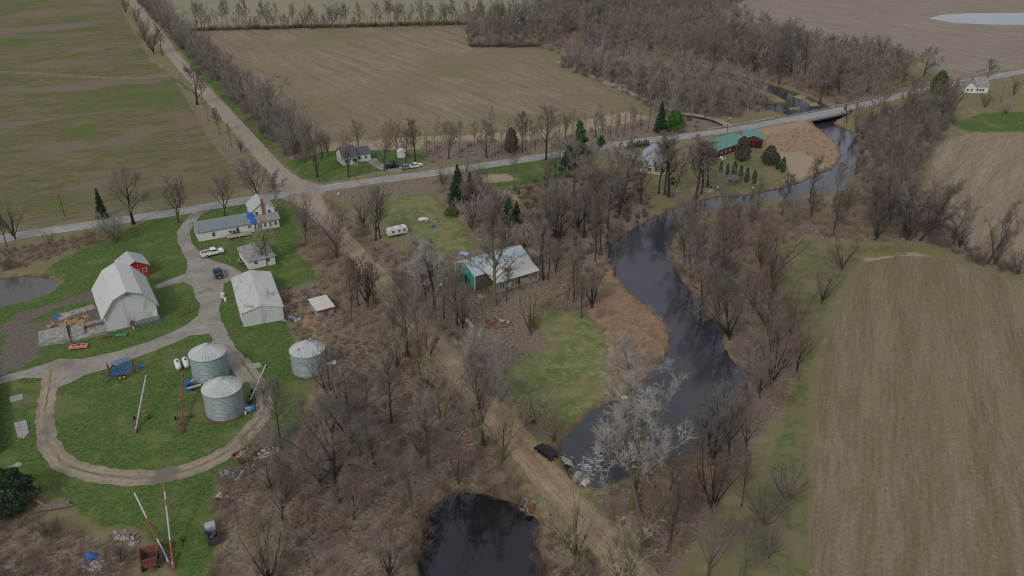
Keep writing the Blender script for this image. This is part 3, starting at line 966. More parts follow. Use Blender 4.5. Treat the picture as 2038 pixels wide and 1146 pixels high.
# white riffles where the river drops to the culverts
mbf = MB()
for k in range(60):
    t = rnd.random()
    x, y = G(1146 + rnd.gauss(28, 16), 925 + rnd.gauss(0, 15), WL)
    r_ = rnd.uniform(0.08, 0.3)
    mbf.blob((x, y, WL + 0.005), r_, k, 1, (rnd.uniform(1, 2), rnd.uniform(.4, 1), 0.12))
foam = mbf.build('foam', mat_plain('white water', (0.34, 0.36, 0.37), 0.05))
tag(foam, 'white foam of the riffle below the road', 'foam', kind='stuff')


# ================================================================== buildings
def frame(A, B, zA=0.0):
    """base at ground pixel A (front left corner), x axis towards pixel B, y axis away from us"""
    a, b = G(A[0], A[1], zA), G(B[0], B[1], zA)
    return (a[0], a[1], zA), math.atan2(b[1] - a[1], b[0] - a[0]), math.dist(a, b)


def slab_profile(mb, pts, v0, v1, t, axis):
    """roof skin following a profile [(u,z)...], extruded v0..v1, thickness t upwards"""
    up = [(u, z + t) for u, z in pts]
    poly = list(pts) + up[::-1]
    # split in convex quads per segment
    for i in range(len(pts) - 1):
        q = [pts[i], pts[i + 1], up[i + 1], up[i]]
        (mb.prism_y if axis == 'y' else mb.prism_x)(q, v0, v1)


def window(root, face, u, z, w_, h_, W, D, frame_mat=None, name='window'):
    """face: 'f' front (y=0), 'b' back, 'l' left (x=0), 'r' right (x=W)"""
    mb, gl = MB(), MB()
    t = 0.05
    def bx(m, u0, u1, z0, z1, d0, d1):
        if face == 'f': m.box(u0, u1, -d1, -d0, z0, z1)
        elif face == 'b': m.box(u0, u1, D + d0, D + d1, z0, z1)
        elif face == 'l': m.box(-d1, -d0, u0, u1, z0, z1)
        else: m.box(W + d0, W + d1, u0, u1, z0, z1)
    f = 0.09
    bx(mb, u - w_ / 2 - f, u + w_ / 2 + f, z + h_, z + h_ + f, 0.003, t)
    bx(mb, u - w_ / 2 - f, u + w_ / 2 + f, z - f, z, 0.003, t + 0.03)
    bx(mb, u - w_ / 2 - f, u - w_ / 2, z, z + h_, 0.003, t)
    bx(mb, u + w_ / 2, u + w_ / 2 + f, z, z + h_, 0.003, t)
    bx(mb, u - w_ / 2, u + w_ / 2, z + h_ / 2 - 0.03, z + h_ / 2 + 0.03, 0.012, t - 0.01)
    bx(gl, u - w_ / 2, u + w_ / 2, z, z + h_, 0.003, 0.011)
    fr = mb.build(name, frame_mat or M['trim_white'], root)
    gl.build('pane', M['glass'], fr)
    return fr


def door(root, face, u, w_, h_, W, D, mat, z=0.0):
    mb = MB()
    def bx(m, u0, u1, z0, z1, d0, d1):
        if face == 'f': m.box(u0, u1, -d1, -d0, z0, z1)
        elif face == 'l': m.box(-d1, -d0, u0, u1, z0, z1)
        elif face == 'b': m.box(u0, u1, D + d0, D + d1, z0, z1)
        else: m.box(W + d0, W + d1, u0, u1, z0, z1)
    bx(mb, u - w_ / 2, u + w_ / 2, z + 0.02, z + h_, 0.004, 0.06)
    d = mb.build('door', mat, root)
    h = MB()
    bx(h, u + w_ / 2 - 0.18, u + w_ / 2 - 0.1, z + h_ * 0.45, z + h_ * 0.52, 0.06, 0.1)
    h.build('handle', M['steel'], d)
    return d


def gable(root, x0, x1, y0, y1, eh, ph, wall, roof, ridge='x', over=0.35, t=0.12, z0=0.0, ridge_off=0.0, names=('wall', 'roof'), trim=None):
    """ridge 'x': ridge runs along local x"""
    mb, rf = MB(), MB()
    if ridge == 'x':
        ym = (y0 + y1) / 2 + ridge_off
        mb.prism_x([(y0, z0), (y1, z0), (y1, eh), (ym, ph), (y0, eh)], x0, x1)
        s0, s1 = (ph - eh) / (ym - y0), (ph - eh) / (y1 - ym)
        pts = [(y0 - over, eh - over * s0 + 0.01), (ym, ph + 0.01), (y1 + over, eh - over * s1 + 0.01)]
        slab_profile(rf, pts, x0 - over, x1 + over, t, 'x')
    else:
        xm = (x0 + x1) / 2 + ridge_off
        mb.prism_y([(x0, z0), (x1, z0), (x1, eh), (xm, ph), (x0, eh)], y0, y1)
        s0, s1 = (ph - eh) / (xm - x0), (ph - eh) / (x1 - xm)
        pts = [(x0 - over, eh - over * s0 + 0.01), (xm, ph + 0.01), (x1 + over, eh - over * s1 + 0.01)]
        slab_profile(rf, pts, y0 - over, y1 + over, t, 'y')
    wo = mb.build(names[0], wall, root)
    ro = rf.build(names[1], roof, root)
    if trim:
        if ridge == 'x':
            for xx in (x0 - over - 0.02, x1 + over):
                tr = MB()
                for i in (0, 1):
                    q = [pts[i], pts[i + 1], (pts[i + 1][0], pts[i + 1][1] + t + 0.02), (pts[i][0], pts[i][1] + t + 0.02)]
                    q = [(q[0][0], q[0][1] - 0.12), (q[1][0], q[1][1] - 0.12), q[2], q[3]]
                    tr.prism_x(q, xx, xx + 0.04)
                tr.build('trim', trim, ro)
        else:
            for yy in (y0 - over - 0.04, y1 + over + 0.003):
                tr = MB()
                for i in (0, 1):
                    q = [(pts[i][0], pts[i][1] - 0.12), (pts[i + 1][0], pts[i + 1][1] - 0.12), (pts[i + 1][0], pts[i + 1][1] + t + 0.02), (pts[i][0], pts[i][1] + t + 0.02)]
                    tr.prism_y(q, yy, yy + 0.037)
                tr.build('trim', trim, ro)
    return wo, ro


# --- gambrel barn
loc, rz, W = frame((215, 661), (317, 637))
barn = tag(empty('barn', loc, rz), 'big white gambrel-roofed barn with blank gable wall, the largest building of the farmyard', 'barn')
D = 16.5
eh, kx, kh, ph = 4.4, 0.22, 7.7, 9.05
ky = W * kx
mb = MB()
mb.prism_y([(0, 0), (W, 0), (W, eh), (W - ky, kh), (W / 2, ph), (ky, kh), (0, eh)], 0, D)
wall = mb.build('wall', M['barn_wall'], barn)
rf = MB()
o = 0.55
fl = 0.9
prof = [(-0.75, eh - 1.0), (ky, kh + 0.02), (W / 2, ph + 0.02), (W - ky, kh + 0.02), (W + 0.55, eh - 0.45)]
slab_profile(rf, prof, -o, D + o, 0.14, 'y')
rfo = rf.build('roof', M['barn_roof'], barn)
tr = MB()
for i in range(len(prof) - 1):
    a, b = prof[i], prof[i + 1]
    tr.prism_y([(a[0], a[1] - 0.2), (b[0], b[1] - 0.2), (b[0], b[1] + 0.16), (a[0], a[1] + 0.16)], -o - 0.06, -o - 0.003)
tr.build('trim', M['trim_teal'], rfo)
MB().box(W / 2 - 0.25, W / 2 + 0.25, -0.5, -0.004, ph - 0.9, ph - 0.35).build('hay_hook_box', M['wood_old'], barn)
MB().box(W - 0.9, W - 0.15, -0.1, -0.004, 0, 2.6).build('corner_door', M['trim_white'], barn)
window(barn, 'r', 4, 1.4, 0.9, 0.9, W, D)
window(barn, 'r', 11, 1.4, 0.9, 0.9, W, D)
# lean-to foundation stones
fb = MB().box(-0.1, W + 0.1, -0.12, D + 0.12, -0.2, 0.25).build('foundation', M['concrete_clean'], barn)

# steel gates stacked against the barn wall, dark rusty rack beside
g0, grz = (loc[0], loc[1]), rz
def on_barn(u, v, z=0.0):
    c, s_ = math.cos(grz), math.sin(grz)
    return (g0[0] + u * c - v * s_, g0[1] + u * s_ + v * c, z)
gt = tag(empty('steel_gate', on_barn(6.6, -0.95), grz), 'long grey steel farm gates leaning against the foot of the barn gable', 'gate')
for q in range(2):
    mbg = MB()
    yy = q * 0.22
    for z in (0.05, 0.32, 0.6, 0.88, 1.15, 1.4):
        mbg.tube((0, yy + z * 0.35, z), (4.9, yy + z * 0.35, z), 0.035, n=5)
    for x in np.linspace(0, 4.9, 9):
        mbg.tube((x, yy, 0.02), (x, yy + 0.5, 1.42), 0.03, n=5)
    mbg.build('gate_frame', M['steel'] if q else M['steel_dark'], gt)
rk = tag(empty('rusty_hopper', on_barn(5.0, -0.95), grz), 'small rusty hopper leaning on the barn gable next to the gates', 'hopper')
MB().prism_y([(-0.2, 0.9), (0.5, 0.5), (0.9, 1.5), (0.15, 1.9)], 0, 0.5).build('hopper_box', M['rust'], rk)
MB().tube((0.3, 0.25, 0), (0.3, 0.25, 0.9), 0.07).build('post', M['steel'], rk)
MB().tube((0.05, 0.3, 1.6), (0.05, 0.3, 2.5), 0.05).build('handle', M['steel'], rk)
for k, (u, v) in enumerate([(5.35, -1.3), ]):
    bk = tag(empty('bucket', on_barn(u, v)), 'white plastic bucket at the foot of the barn gable', 'bucket')
    MB().lathe([(0.16, 0), (0.2, 0.42)], 12).build('bucket_body', M['tank_white'], bk)
    MB().tube((-0.2, 0, 0.42), (0.2, 0, 0.44), 0.015).build('handle', M['steel'], bk)

# --- red shed behind the barn
loc, rz, W = frame((250, 560), (284, 551))
b = tag(empty('shed', (loc[0], loc[1], 0), rz + R(-2)), 'small red shed with a pale grey gable roof just behind the big barn', 'shed')
W, D = 6.0, 6.6
gable(b, 0, W, 0, D, 3.3, 4.9, M['red_paint'], M['shingle_light'], 'y', 0.5)
window(b, 'f', 3.2, 1.4, 0.9, 0.9, W, D)
window(b, 'f', 5.0, 1.4, 0.9, 0.9, W, D)
door(b, 'r', 2.5, 1.0, 2.0, W, D, M['trim_white'])

# --- white sheet shed
loc, rz, W = frame((485, 651), (566, 636))
b = tag(empty('shed', loc, rz), 'white metal machine shed with rust-stained low gable roof beside the gravel drive', 'shed')
D = 19.0
gable(b, 0, W, 0, D, 3.7, 4.9, M['barn_wall'], M['shed_roof'], 'y', 0.25, trim=M['trim_white'])
MB().box(-0.08, -0.004, 3.0, 6.4, 0, 3.1).build('sliding_door', M['trim_white'], b)
MB().box(-0.08, -0.004, 11.0, 14.4, 0, 3.1).build('sliding_door', M['trim_white'], b)
window(b, 'r', 8, 1.4, 0.8, 0.8, W, D)
tk = tag(empty('fuel_barrel', G(444, 592)), 'white fuel barrel standing against the side of the machine shed', 'barrel')
MB().lathe([(0.45, 0), (0.5, 0.1), (0.5, 1.2), (0.35, 1.35)], 14).build('drum', M['tank_white'], tk)
MB().tube((0, 0, 1.35), (0, 0, 1.6), 0.05).build('pump', M['rust_red'], tk)
tk = tag(empty('fuel_barrel', G(449, 599)), 'small pale barrel with a red cap beside the machine shed door', 'barrel')
MB().lathe([(0.3, 0), (0.34, 0.1), (0.34, 0.9), (0.2, 1.0)], 12).build('drum', M['trim_white'], tk)
MB().lathe([(0.1, 1.0), (0.1, 1.12)], 8).build('cap', M['red_paint'], tk)

# --- farmhouse: two-storey block, long wing and front lean-to
loc, rz, W = frame((396, 481), (496, 463))
b = tag(empty('farmhouse', loc, rz), 'white two-storey farmhouse with a long low wing under dark slate-grey shingles', 'house')
WW, WD = 15.6, 7.0
gable(b, 0, WW, 0, WD, 2.9, 4.6, M['white_siding'], M['shingle_grey'], 'x', 0.4)
for u in (4.2, 10.8, 14.2):
    window(b, 'f', u, 1.5 if u > 5 else 0.9, 0.9, 0.7 if u > 5 else 1.1, W, WD)
window(b, 'l', 3.2, 1.3, 0.9, 1.0, WW, WD)
door(b, 'f', 8.6, 0.95, 2.05, WW, WD, M['white_siding'])
# block
bx0, bx1, by0, by1 = WW + 0.2, WW + 6.6, 2.6, 9.4
gable(b, bx0, bx1, by0, by1, 5.2, 7.6, M['white_siding'], M['shingle_light'], 'y', 0.35, names=('upper_wall', 'upper_roof'))
for u, z in ((bx0 + 1.3, 3.6), (bx0 + 4.9, 3.6)):
    f = window(b, 'f', u, z, 0.8, 1.2, W, WD)
    f.location = (0, by0, 0)
mbc = MB()
mbc.box(bx0 + 2.8, bx0 + 3.5, by0 - 0.45, by0 - 0.004, 2.8, 8.5)
mbc.build('chimney', M['brick'], b)
# front lean-to of the block
mbl = MB()
mbl.prism_x([(0.2, 0), (2.59, 0), (2.59, 3.7), (0.2, 2.6)], WW + 0.45, WW + 7.0)
mbl.build('porch_wall', M['white_siding'], b)
mbr = MB()
slab_profile(mbr, [(-0.2, 2.55), (2.55, 3.85)], WW + 0.42, WW + 7.4, 0.12, 'x')
mbr.build('porch_roof', M['shingle_brown'], b)
for u in (WW + 1.4, WW + 3.0, WW + 4.5, WW + 6.0):
    f = window(b, 'f', u, 0.9, 0.7, 1.1, W, WD)
    f.location = (0, 0.2, 0)
dk = MB().box(7.4, 14.2, -2.6, -0.02, 0.45, 0.6)
for x in (7.6, 10.5, 14.0):
    dk.box(x, x + 0.15, -2.55, -2.4, 0, 0.45)
dko = dk.build('deck', M['wood_deck'], b)
MB().box(13.0, 13.9, -3.1, -2.6, 0, 0.25).build('step', M['wood_old'], dko)
fx, fy = math.cos(rz), math.sin(rz)
HX = (loc[0], loc[1])
def on_house(u, v, z=0.0):
    return (HX[0] + u * fx - v * fy, HX[1] + u * fy + v * fx, z)
tp = empty('blue_tarp', on_house(0, 0), rz)
tag(tp, 'bright blue tarpaulin spread over the roof where the wing meets the two-storey block', 'tarp')
def roofz(v): return 2.9 + (4.6 - 2.9) * min(v, 7 - v) / 3.5 + 0.16
mbt = MB()
cols = [14.3, 14.9, 15.5, 15.95]
rows = np.linspace(-0.3, 5.4, 12)
vs, fs = [], []
for i, v_ in enumerate(rows):
    for k, u in enumerate(cols):
        jag = 0.35 * math.sin(v_ * 2.3 + k) if k == 0 else 0
        zz = roofz(max(v_, -0.4)) + 0.05 + 0.04 * math.sin(v_ * 5 + u * 4)
        if k == 3 and v_ > 2.0: zz += 0.5
        vs.append((u + jag - (0.0 if v_ > 1.2 else -0.25), v_, zz))
nc = len(cols)
for i in range(len(rows) - 1):
    for k in range(nc - 1):
        fs.append((i * nc + k, i * nc + k + 1, (i + 1) * nc + k + 1, (i + 1) * nc + k))
mbt.add(vs, fs)
vs2 = [(x, y, z - 0.03) for x, y, z in vs]
mbt.add(vs2, [tuple(reversed(f)) for f in fs])
mbt.build('tarp_sheet', M['tarp_blue'], tp)
mbt = MB()
mbt.add([(14.6, -0.45, 3.05), (16.3, -0.3, 3.0), (16.0, 1.2, 3.5), (15.1, 1.5, 3.8), (15.5, -0.55, 2.5), (15.9, -0.45, 2.5)],
        [(0, 4, 5, 1), (0, 1, 2, 3)])
mbt.build('tarp_flap', M['tarp_blue'], tp)
for k, (u, c_) in enumerate([(8.4, 'steel_dark'), (9.6, 'tyre'), (10.6, 'tyre')]):
    g = tag(empty(['grill', 'deck_chair', 'deck_chair'][k], on_house(u + 0.2, -0.6, 0.6), rz),
            ['black lidded grill standing on the deck of the farmhouse', 'dark chair on the farmhouse deck next to the grill', 'dark chair on the farmhouse deck, the one nearer the porch'][k],
            ['grill', 'chair', 'chair'][k])
    if k == 0:
        MB().lathe([(0.1, 0.7), (0.4, 0.9), (0.42, 1.1), (0.25, 1.3)], 12).build('lid', M['steel_dark'], g)
        MB().tube((-0.3, 0, 0), (0, 0, 0.8), 0.03).tube((0.3, 0, 0), (0, 0, 0.8), 0.03).tube((0, 0.3, 0), (0, 0, 0.8), 0.03).build('stand', M['steel'], g)
    else:
        MB().box(-0.3, 0.3, -0.3, 0.3, 0.38, 0.45).build('seat', M['steel_dark'], g)
        MB().box(-0.3, 0.3, 0.25, 0.31, 0.45, 1.05).build('backrest', M['steel_dark'], g)
        for sx in (-0.27, 0.27):
            for sy in (-0.27, 0.27):
                MB().tube((sx, sy, 0), (sx, sy, 0.38), 0.02, n=5).build('leg', M['steel_dark'], g)

# --- hipped white garage
loc, rz, W = frame((496, 537), (546, 526))
b = tag(empty('garage', loc, rz), 'small white house with a worn brown hipped roof, behind the bare yard tree', 'house')
W, D = 7.0, 9.6
MB().box(0, W, 0, D, 0, 2.6).build('wall', M['white_siding'], b)
o = 0.45
mbh = MB()
vs = [(-o, -o, 2.5), (W + o, -o, 2.5), (W + o, D + o, 2.5), (-o, D + o, 2.5), (W / 2, 3.2, 4.6), (W / 2, D - 3.2, 4.6)]
mbh.add(vs, [(0, 1, 4), (1, 2, 5, 4), (2, 3, 5), (3, 0, 4, 5), (3, 2, 1, 0)])
mbh.build('roof', M['shingle_brown'], b)
window(b, 'f', 2.0, 1.2, 0.9, 0.8, W, D)
window(b, 'f', 5.2, 1.2, 0.9, 0.8, W, D)
window(b, 'r', 3.0, 1.2, 0.9, 0.8, W, D)
door(b, 'l', 3.5, 2.4, 2.1, W, D, M['trim_white'])
for k, (px, py, sz) in enumerate([(481, 526, 0.9), (475, 519, 0.7), (487, 530, 0.6)]):
    j = tag(empty('junk_crate', G(px, py), 0.3 * k), ['grey crate heaped with scrap at the garage corner, the largest there', 'pale grey crate beside the garage, leftmost of the three', 'dark small crate at the near corner of the garage'][k], 'crate')
    MB().box(-sz / 2, sz / 2, -sz / 2, sz / 2, 0, sz * 0.7).build('crate_box', M['steel'] if k == 1 else M['steel_dark'], j)
    MB().blob((0, 0, sz * 0.75), sz * 0.4, k, 1, (1, 1, 0.5)).build('contents', M['junk_mix'], j)

# --- small red and white shed in the scrub
loc, rz, W = frame((633, 632), (667, 623))
b = tag(empty('shed', loc, rz), 'small low shed with flat cream roof and red fascia standing in the brown scrub', 'shed')
W, D = 4.0, 5.2
MB().prism_x([(0, 0), (D, 0), (D, 2.0), (0, 1.6)], 0, W).build('wall', M['concrete_clean'], b)
rr = MB()
slab_profile(rr, [(-0.4, 1.95), (D + 0.3, 2.4)], -0.3, W + 0.3, 0.08, 'x')
ro = rr.build('roof', mat_plain('cream flat roof', (0.50, 0.51, 0.46), 0.1, 0.5), b)
MB().box(-0.28, W + 0.28, -0.38, -0.3, 1.55, 1.94).build('fascia', M['red_paint'], ro)
MB().box(W * 0.35, W * 0.65, -0.05, -0.004, 0.1, 1.45).build('door', M['wood_old'], b)


# --- grain bins
def grain_bin(px, py, r, h, label, extras):
    c = G(px, py)
    b = tag(empty('grain_bin', (c[0], c[1], 0), 0), label, 'grain bin', 'corrugated steel grain bins')
    MB().lathe([(r + 0.35, 0), (r + 0.35, 0.14), (r + 0.05, 0.18)], 40).build('base_ring', M['rust'], b)
    prof = []
    zz = 0.18
    while zz < h:
        prof += [(r, zz), (r + 0.028, zz + 0.15)]
        zz += 0.3
    prof.append((r, h))
    MB().lathe(prof, 48).build('wall', M['galv'], b)
    cone = 0.62 * r * 0.82
    rf = MB()
    N = 36
    vs, fs = [], []
    for k in range(N):
        for (off, dz) in ((0.0, 0.0), (0.12, 0.09), (0.28, 0.0)):
            t = 2 * math.pi * (k + off) / N
            vs.append(((r + 0.16) * math.cos(t), (r + 0.16) * math.sin(t), h - 0.06 + dz))
            vs.append((0.42 * math.cos(t), 0.42 * math.sin(t), h + cone + dz * 0.3))
    n3 = 3 * N
    for k in range(n3):
        k2 = (k + 1) % n3
        fs.append((2 * k, 2 * k2, 2 * k2 + 1, 2 * k + 1))
    rf.add(vs, fs)
    ro = rf.build('roof', M['bin_roof'], b)
    MB().lathe([(0.5, h + cone - 0.03), (0.5, h + cone + 0.12), (0.1, h + cone + 0.3)], 18).build('cap', M['bin_roof'], ro)
    # roof lip
    MB().lathe([(r + 0.17, h - 0.16), (r + 0.17, h - 0.03), (r + 0.03, h - 0.02)], 48, cap=False).build('eave', M['trim_teal'], ro)
    for a in extras.get('vents', []):
        rr_ = r * 0.62
        MB().obox((rr_ * math.cos(a), rr_ * math.sin(a), h + cone * 0.38 + 0.25), (0.4, 0.4, 0.5), a).build('vent', M['steel'], ro)
    # ladder
    a = extras.get('ladder', 2.6)
    ld = MB()
    for s_ in (-0.2, 0.2):
        ld.tube(((r + 0.15) * math.cos(a) - s_ * math.sin(a), (r + 0.15) * math.sin(a) + s_ * math.cos(a), 0.3),
                ((r + 0.15) * math.cos(a) - s_ * math.sin(a), (r + 0.15) * math.sin(a) + s_ * math.cos(a), h), 0.025, n=5)
    for z in np.arange(0.5, h, 0.35):
        ld.tube(((r + 0.15) * math.cos(a) + 0.2 * math.sin(a), (r + 0.15) * math.sin(a) - 0.2 * math.cos(a), z),
                ((r + 0.15) * math.cos(a) - 0.2 * math.sin(a), (r + 0.15) * math.sin(a) + 0.2 * math.cos(a), z), 0.018, n=4)
    ld.build('ladder', M['steel'], b)
    # door
    a = extras.get('door', -1.2)
    dm = MB().obox(((r + 0.05) * math.cos(a), (r + 0.05) * math.sin(a), 1.2), (0.12, 0.8, 1.5), a)
    dm.build('door', M['steel'], b)
    for (a, kind) in extras.get('fans', []):
        ca, sa = math.cos(a), math.sin(a)
        fn = MB()
        fn.obox(((r + 0.7) * ca, (r + 0.7) * sa, 0.5), (1.4, 0.7, 0.7), a)
        fo = fn.build('fan_duct', M['steel'], b)
        MB().tube(((r + 1.3) * ca, (r + 1.3) * sa, 0.75), ((r + 2.1) * ca, (r + 2.1) * sa, 0.75), 0.55, 0.6, 14).build('fan_housing', M['steel'] if kind else M['blue_paint'], fo)
    return b


def mid(a, b): return ((a[0] + b[0]) / 2, (a[1] + b[1]) / 2)
grain_bin(421, 747, 3.65, 5.75, 'grain bin between the other two bins and the loop track, behind the nearest bin', {'fans': [(-2.3, 0)], 'vents': [1.2], 'ladder': 0.3})
grain_bin(450, 818, 3.70, 5.75, 'grain bin standing nearest to us with its foot in mown grass', {'fans': [(0.0, 0)], 'vents': [0.9], 'ladder': -0.3})
grain_bin(616, 735, 3.55, 5.1, 'lone grain bin at the edge of the scrub with a fan on its right side', {'fans': [(0.25, 1)], 'vents': [-2.2, 0.0, 1.4], 'ladder': 2.4})


# --- white tanks
for k, (px, py, rz) in enumerate([(355, 732, -62), (371, 728, -62)]):
    c = G(px, py)
    t = tag(empty('gas_tank', (c[0], c[1], 0), R(rz + 180)), ['white propane tank, the left of the pair lying beside the grain bin', 'white propane tank, the right of the pair nearest the grain bin'][k], 'tank', 'white propane tanks')
    L, r = 2.6, 0.62
    prof = [(0.02, 0)] + [(r * math.sin(q), r * 0.8 * (1 - math.cos(q))) for q in np.linspace(0.2, math.pi / 2, 6)]
    tb = MB()
    full = prof + [(rr, L + 2 * r * 0.8 - zz) for rr, zz in prof[::-1]]
    tb.lathe(full, 18)
    o = tb.build('tank_body', M['tank_white'], t, smooth=True)
    o.rotation_euler = (0, math.pi / 2, 0)
    o.location = (-L / 2 - r * 0.8, 0, r + 0.3)
    MB().lathe([(0.16, 0), (0.18, 0.3), (0.05, 0.36)], 10).build('valve_cap', M['steel_dark'], t).location = (0, 0, 2 * r + 0.28)
    for x in (-0.9, 0.9):
        MB().box(x - 0.12, x + 0.12, -0.5, 0.5, 0, 0.42).build('saddle', M['concrete_clean'], t)


# --- augers
def auger(foot, topx, slope_deg, wheels, label, tubemat, frmat, seg=None):
    f = G(*foot)
    lo, hi = 0.2, 20.0
    sl = math.tan(R(slope_deg))
    for _ in range(40):
        m = (lo + hi) / 2
        p = G(topx[0], topx[1], m)
        if m / max(0.1, math.dist(p, f)) < sl: lo = m
        else: hi = m
    z1 = lo
    p = G(topx[0], topx[1], z1)
    rz = math.atan2(p[1] - f[1], p[0] - f[0])
    L = math.dist(p, f)
    a = tag(empty('grain_auger', (f[0], f[1], 0), rz), label, 'auger', 'portable grain augers')
    r = 0.16
    P = lambda t: (L * t, 0, 0.35 + (z1 - 0.35) * t)
    MB().tube(P(0.02), P(0.98), r, n=10).build('tube', tubemat, a)
    MB().obox((L * 0.0, 0, 0.3), (1.1, 0.55, 0.5), 0).build('intake', frmat, a)
    MB().tube(P(0.97), (L * 0.985, 0, P(0.97)[2] - 0.6), 0.2, 0.24, 10).build('spout', frmat, a)
    if seg:
        for (t0, t1) in seg:
            MB().tube(P(t0), P(t1), r + 0.012, n=10).build('painted_section', frmat, a)
    # undercarriage: axle and A-frame braces
    ax, hw = L * wheels[0], wheels[1]
    fr = MB()
    fr.tube((ax, -hw, 0.4), (ax, hw, 0.4), 0.06, n=6)
    for s_ in (-1, 1):
        fr.tube((ax, s_ * hw * 0.95, 0.4), P(wheels[2]), 0.045, n=6)
        fr.tube((ax, s_ * hw * 0.95, 0.4), P(0.12), 0.035, n=6)
    t_ = wheels[2] * 0.8
    fo = fr.build('undercarriage', frmat, a)
    for s_ in (-1, 1):
        wh = MB().tube((ax, s_ * (hw + 0.0), 0.4), (ax, s_ * (hw + 0.22), 0.4), 0.4, n=16).build('wheel', M['tyre'], a)
        MB().tube((ax, s_ * (hw + 0.21), 0.4), (ax, s_ * (hw + 0.24), 0.4), 0.2, n=12).build('rim', M['steel'], wh)
    MB().obox((L * 0.1, 0.3, 0.9), (0.5, 0.35, 0.4), 0).build('motor', M['steel_dark'], a)
    return a


auger((270, 860), (291, 745), 27, (0.38, 1.25, 0.66), 'silver auger with an orange A-frame on the round lawn, leftmost of the augers there', M['steel'], M['orange_paint'])
auger((363, 860), (363, 742), 14, (0.30, 1.35, 0.55), 'long rust-brown auger pointing at the pair of white tanks', M['rust_red'], M['rust'], [(0.35, 0.5)])
auger((498, 800), (530, 724), 30, (0.42, 1.3, 0.62), 'silver auger whose foot rests at the nearest grain bin beside the loop track', M['steel'], M['steel_dark'])
auger((338, 1125), (266, 978), 25, (0.30, 1.6, 0.6), 'silver auger with red frame angled up left above the rusty wagon', M['steel'], M['rust_red'], [(0.33, 0.62)])
auger((345, 1130), (326, 963), 25, (0.42, 1.5, 0.72), 'silver and maroon auger with ochre braces standing most upright near the rusty wagon', M['steel'], M['orange_paint'], [(0.05, 0.3), (0.72, 0.8), (0.9, 0.99)])

sp = G(531, 775)
t = tag(empty('loose_tyre', (sp[0], sp[1], 0)), 'white-rimmed tyre standing alone by the auger on the loop track', 'tyre')
MB().tube((0, -0.12, 0.4), (0, 0.12, 0.4), 0.42, n=18).build('tyre', M['tyre'], t)
MB().tube((0, -0.14, 0.4), (0, 0.14, 0.4), 0.24, n=14).build('rim', M['tank_white'], t)
c = G(491, 814)
t = tag(empty('auger_motor', (c[0], c[1], 0)), 'blue and tan motor unit beside the nearest grain bin', 'motor')
MB().lathe([(0.45, 0.2), (0.5, 0.5), (0.45, 0.9)], 14).build('housing', M['blue_paint'], t)
MB().box(-0.9, -0.2, -0.35, 0.35, 0.3, 0.95).build('engine', M['straw'], t)
MB().box(-0.9, 0.3, -0.3, 0.3, 0.0, 0.2).build('skid', M['rust'], t)
c = G(489, 824)
t = tag(empty('bucket', (c[0], c[1], 0)), 'white bucket on the grass at the foot of the nearest bin', 'bucket')
MB().lathe([(0.2, 0), (0.24, 0.5)], 12).build('bucket_body', M['tank_white'], t)
MB().tube((-0.24, 0, 0.5), (0.24, 0, 0.52), 0.02).build('handle', M['steel'], t)
c = G(385, 775)
t = tag(empty('unloading_auger', (c[0], c[1], 0), R(25)), 'short blue and white unloading auger lying at the left bin foot', 'auger')
MB().tube((-1.2, 0, 0.45), (1.6, 0, 0.7), 0.28, n=10).build('tube', M['steel'], t)
MB().obox((-0.9, 0, 0.35), (1.0, 0.7, 0.6), 0).build('drive_box', M['blue_paint'], t)
for s_ in (-1, 1):
    MB().tube((-0.2, s_ * 0.45, 0.25), (-0.2, s_ * 0.6, 0.25), 0.25, n=12).build('wheel', M['tyre'], t)

# --- blue cultivator
c = G(243, 742)
t = tag(empty('field_cultivator', (c[0], c[1], 0), R(27)), 'folded blue field cultivator with rusty tine rows on the round lawn', 'cultivator')
fr = MB()
for k, y in enumerate((-2.0, -1.1, -0.2, 0.7, 1.6)):
    fr.obox((0.25 * k - .4, y, 1.0), (4.4 - 0.3 * abs(k - 2), 0.13, 0.15))
for x in (-1.6, 1.5):
    fr.obox((x, -0.2, 0.9), (0.14, 4.0, 0.14))
fr.build('main_frame', M['blue_paint'], t)
for s_, nm in ((-1, 'wing_frame'), (1, 'wing_frame')):
    wf = MB()
    for q_ in (0, 1, 2):
        wf.obox((0.15 * q_, s_ * (2.1 + .42 * q_), 1.3 + .14 * q_), (4.0 - .5 * q_, 0.10, 0.12))
    for x in (-1.6, 1.1):
        wf.obox((x, s_ * 2.4, 1.42), (0.1, 1.1, 0.1), 0, s_ * .3)
    wf.build(nm, M['blue_paint'], t)
for x in (-2.5, 2.2):
    tn = MB()
    for y in np.linspace(-2.4, 2.2, 13):
        tn.tube((x, y, 1.7), (x + 0.3, y + 0.05, 0.9), 0.06, n=5)
        tn.tube((x + 0.3, y + 0.05, 0.9), (x - 0.05, y, 0.45), 0.05, n=5)
    tn.obox((x, -0.1, 1.75), (0.2, 5.0, 0.2))
    tn.build('tine_row', M['rust'], t)
hb = MB()
hb.tube((2.2, -1.2, 0.9), (4.6, -0.2, 0.7), 0.12, n=6)
hb.tube((2.2, 0.9, 0.9), (4.6, -0.2, 0.7), 0.12, n=6)
hb.tube((-2.4, -2.2, 0.9), (-3.4, -2.6, 0.5), 0.12, n=6)
hb.build('hitch', M['blue_paint'], t)
for (x, y) in ((-0.6, -2.45), (0.2, -2.45), (-1.4, 2.4), (-0.2, 0.4)):
    w_ = MB().tube((x, y - 0.14, 0.45), (x, y + 0.14, 0.45), 0.45, n=16).build('wheel', M['tyre'], t)
    MB().tube((x, y - 0.16, 0.45), (x, y + 0.16, 0.45), 0.28, n=12).build('rim', M['yellow_paint'], w_)
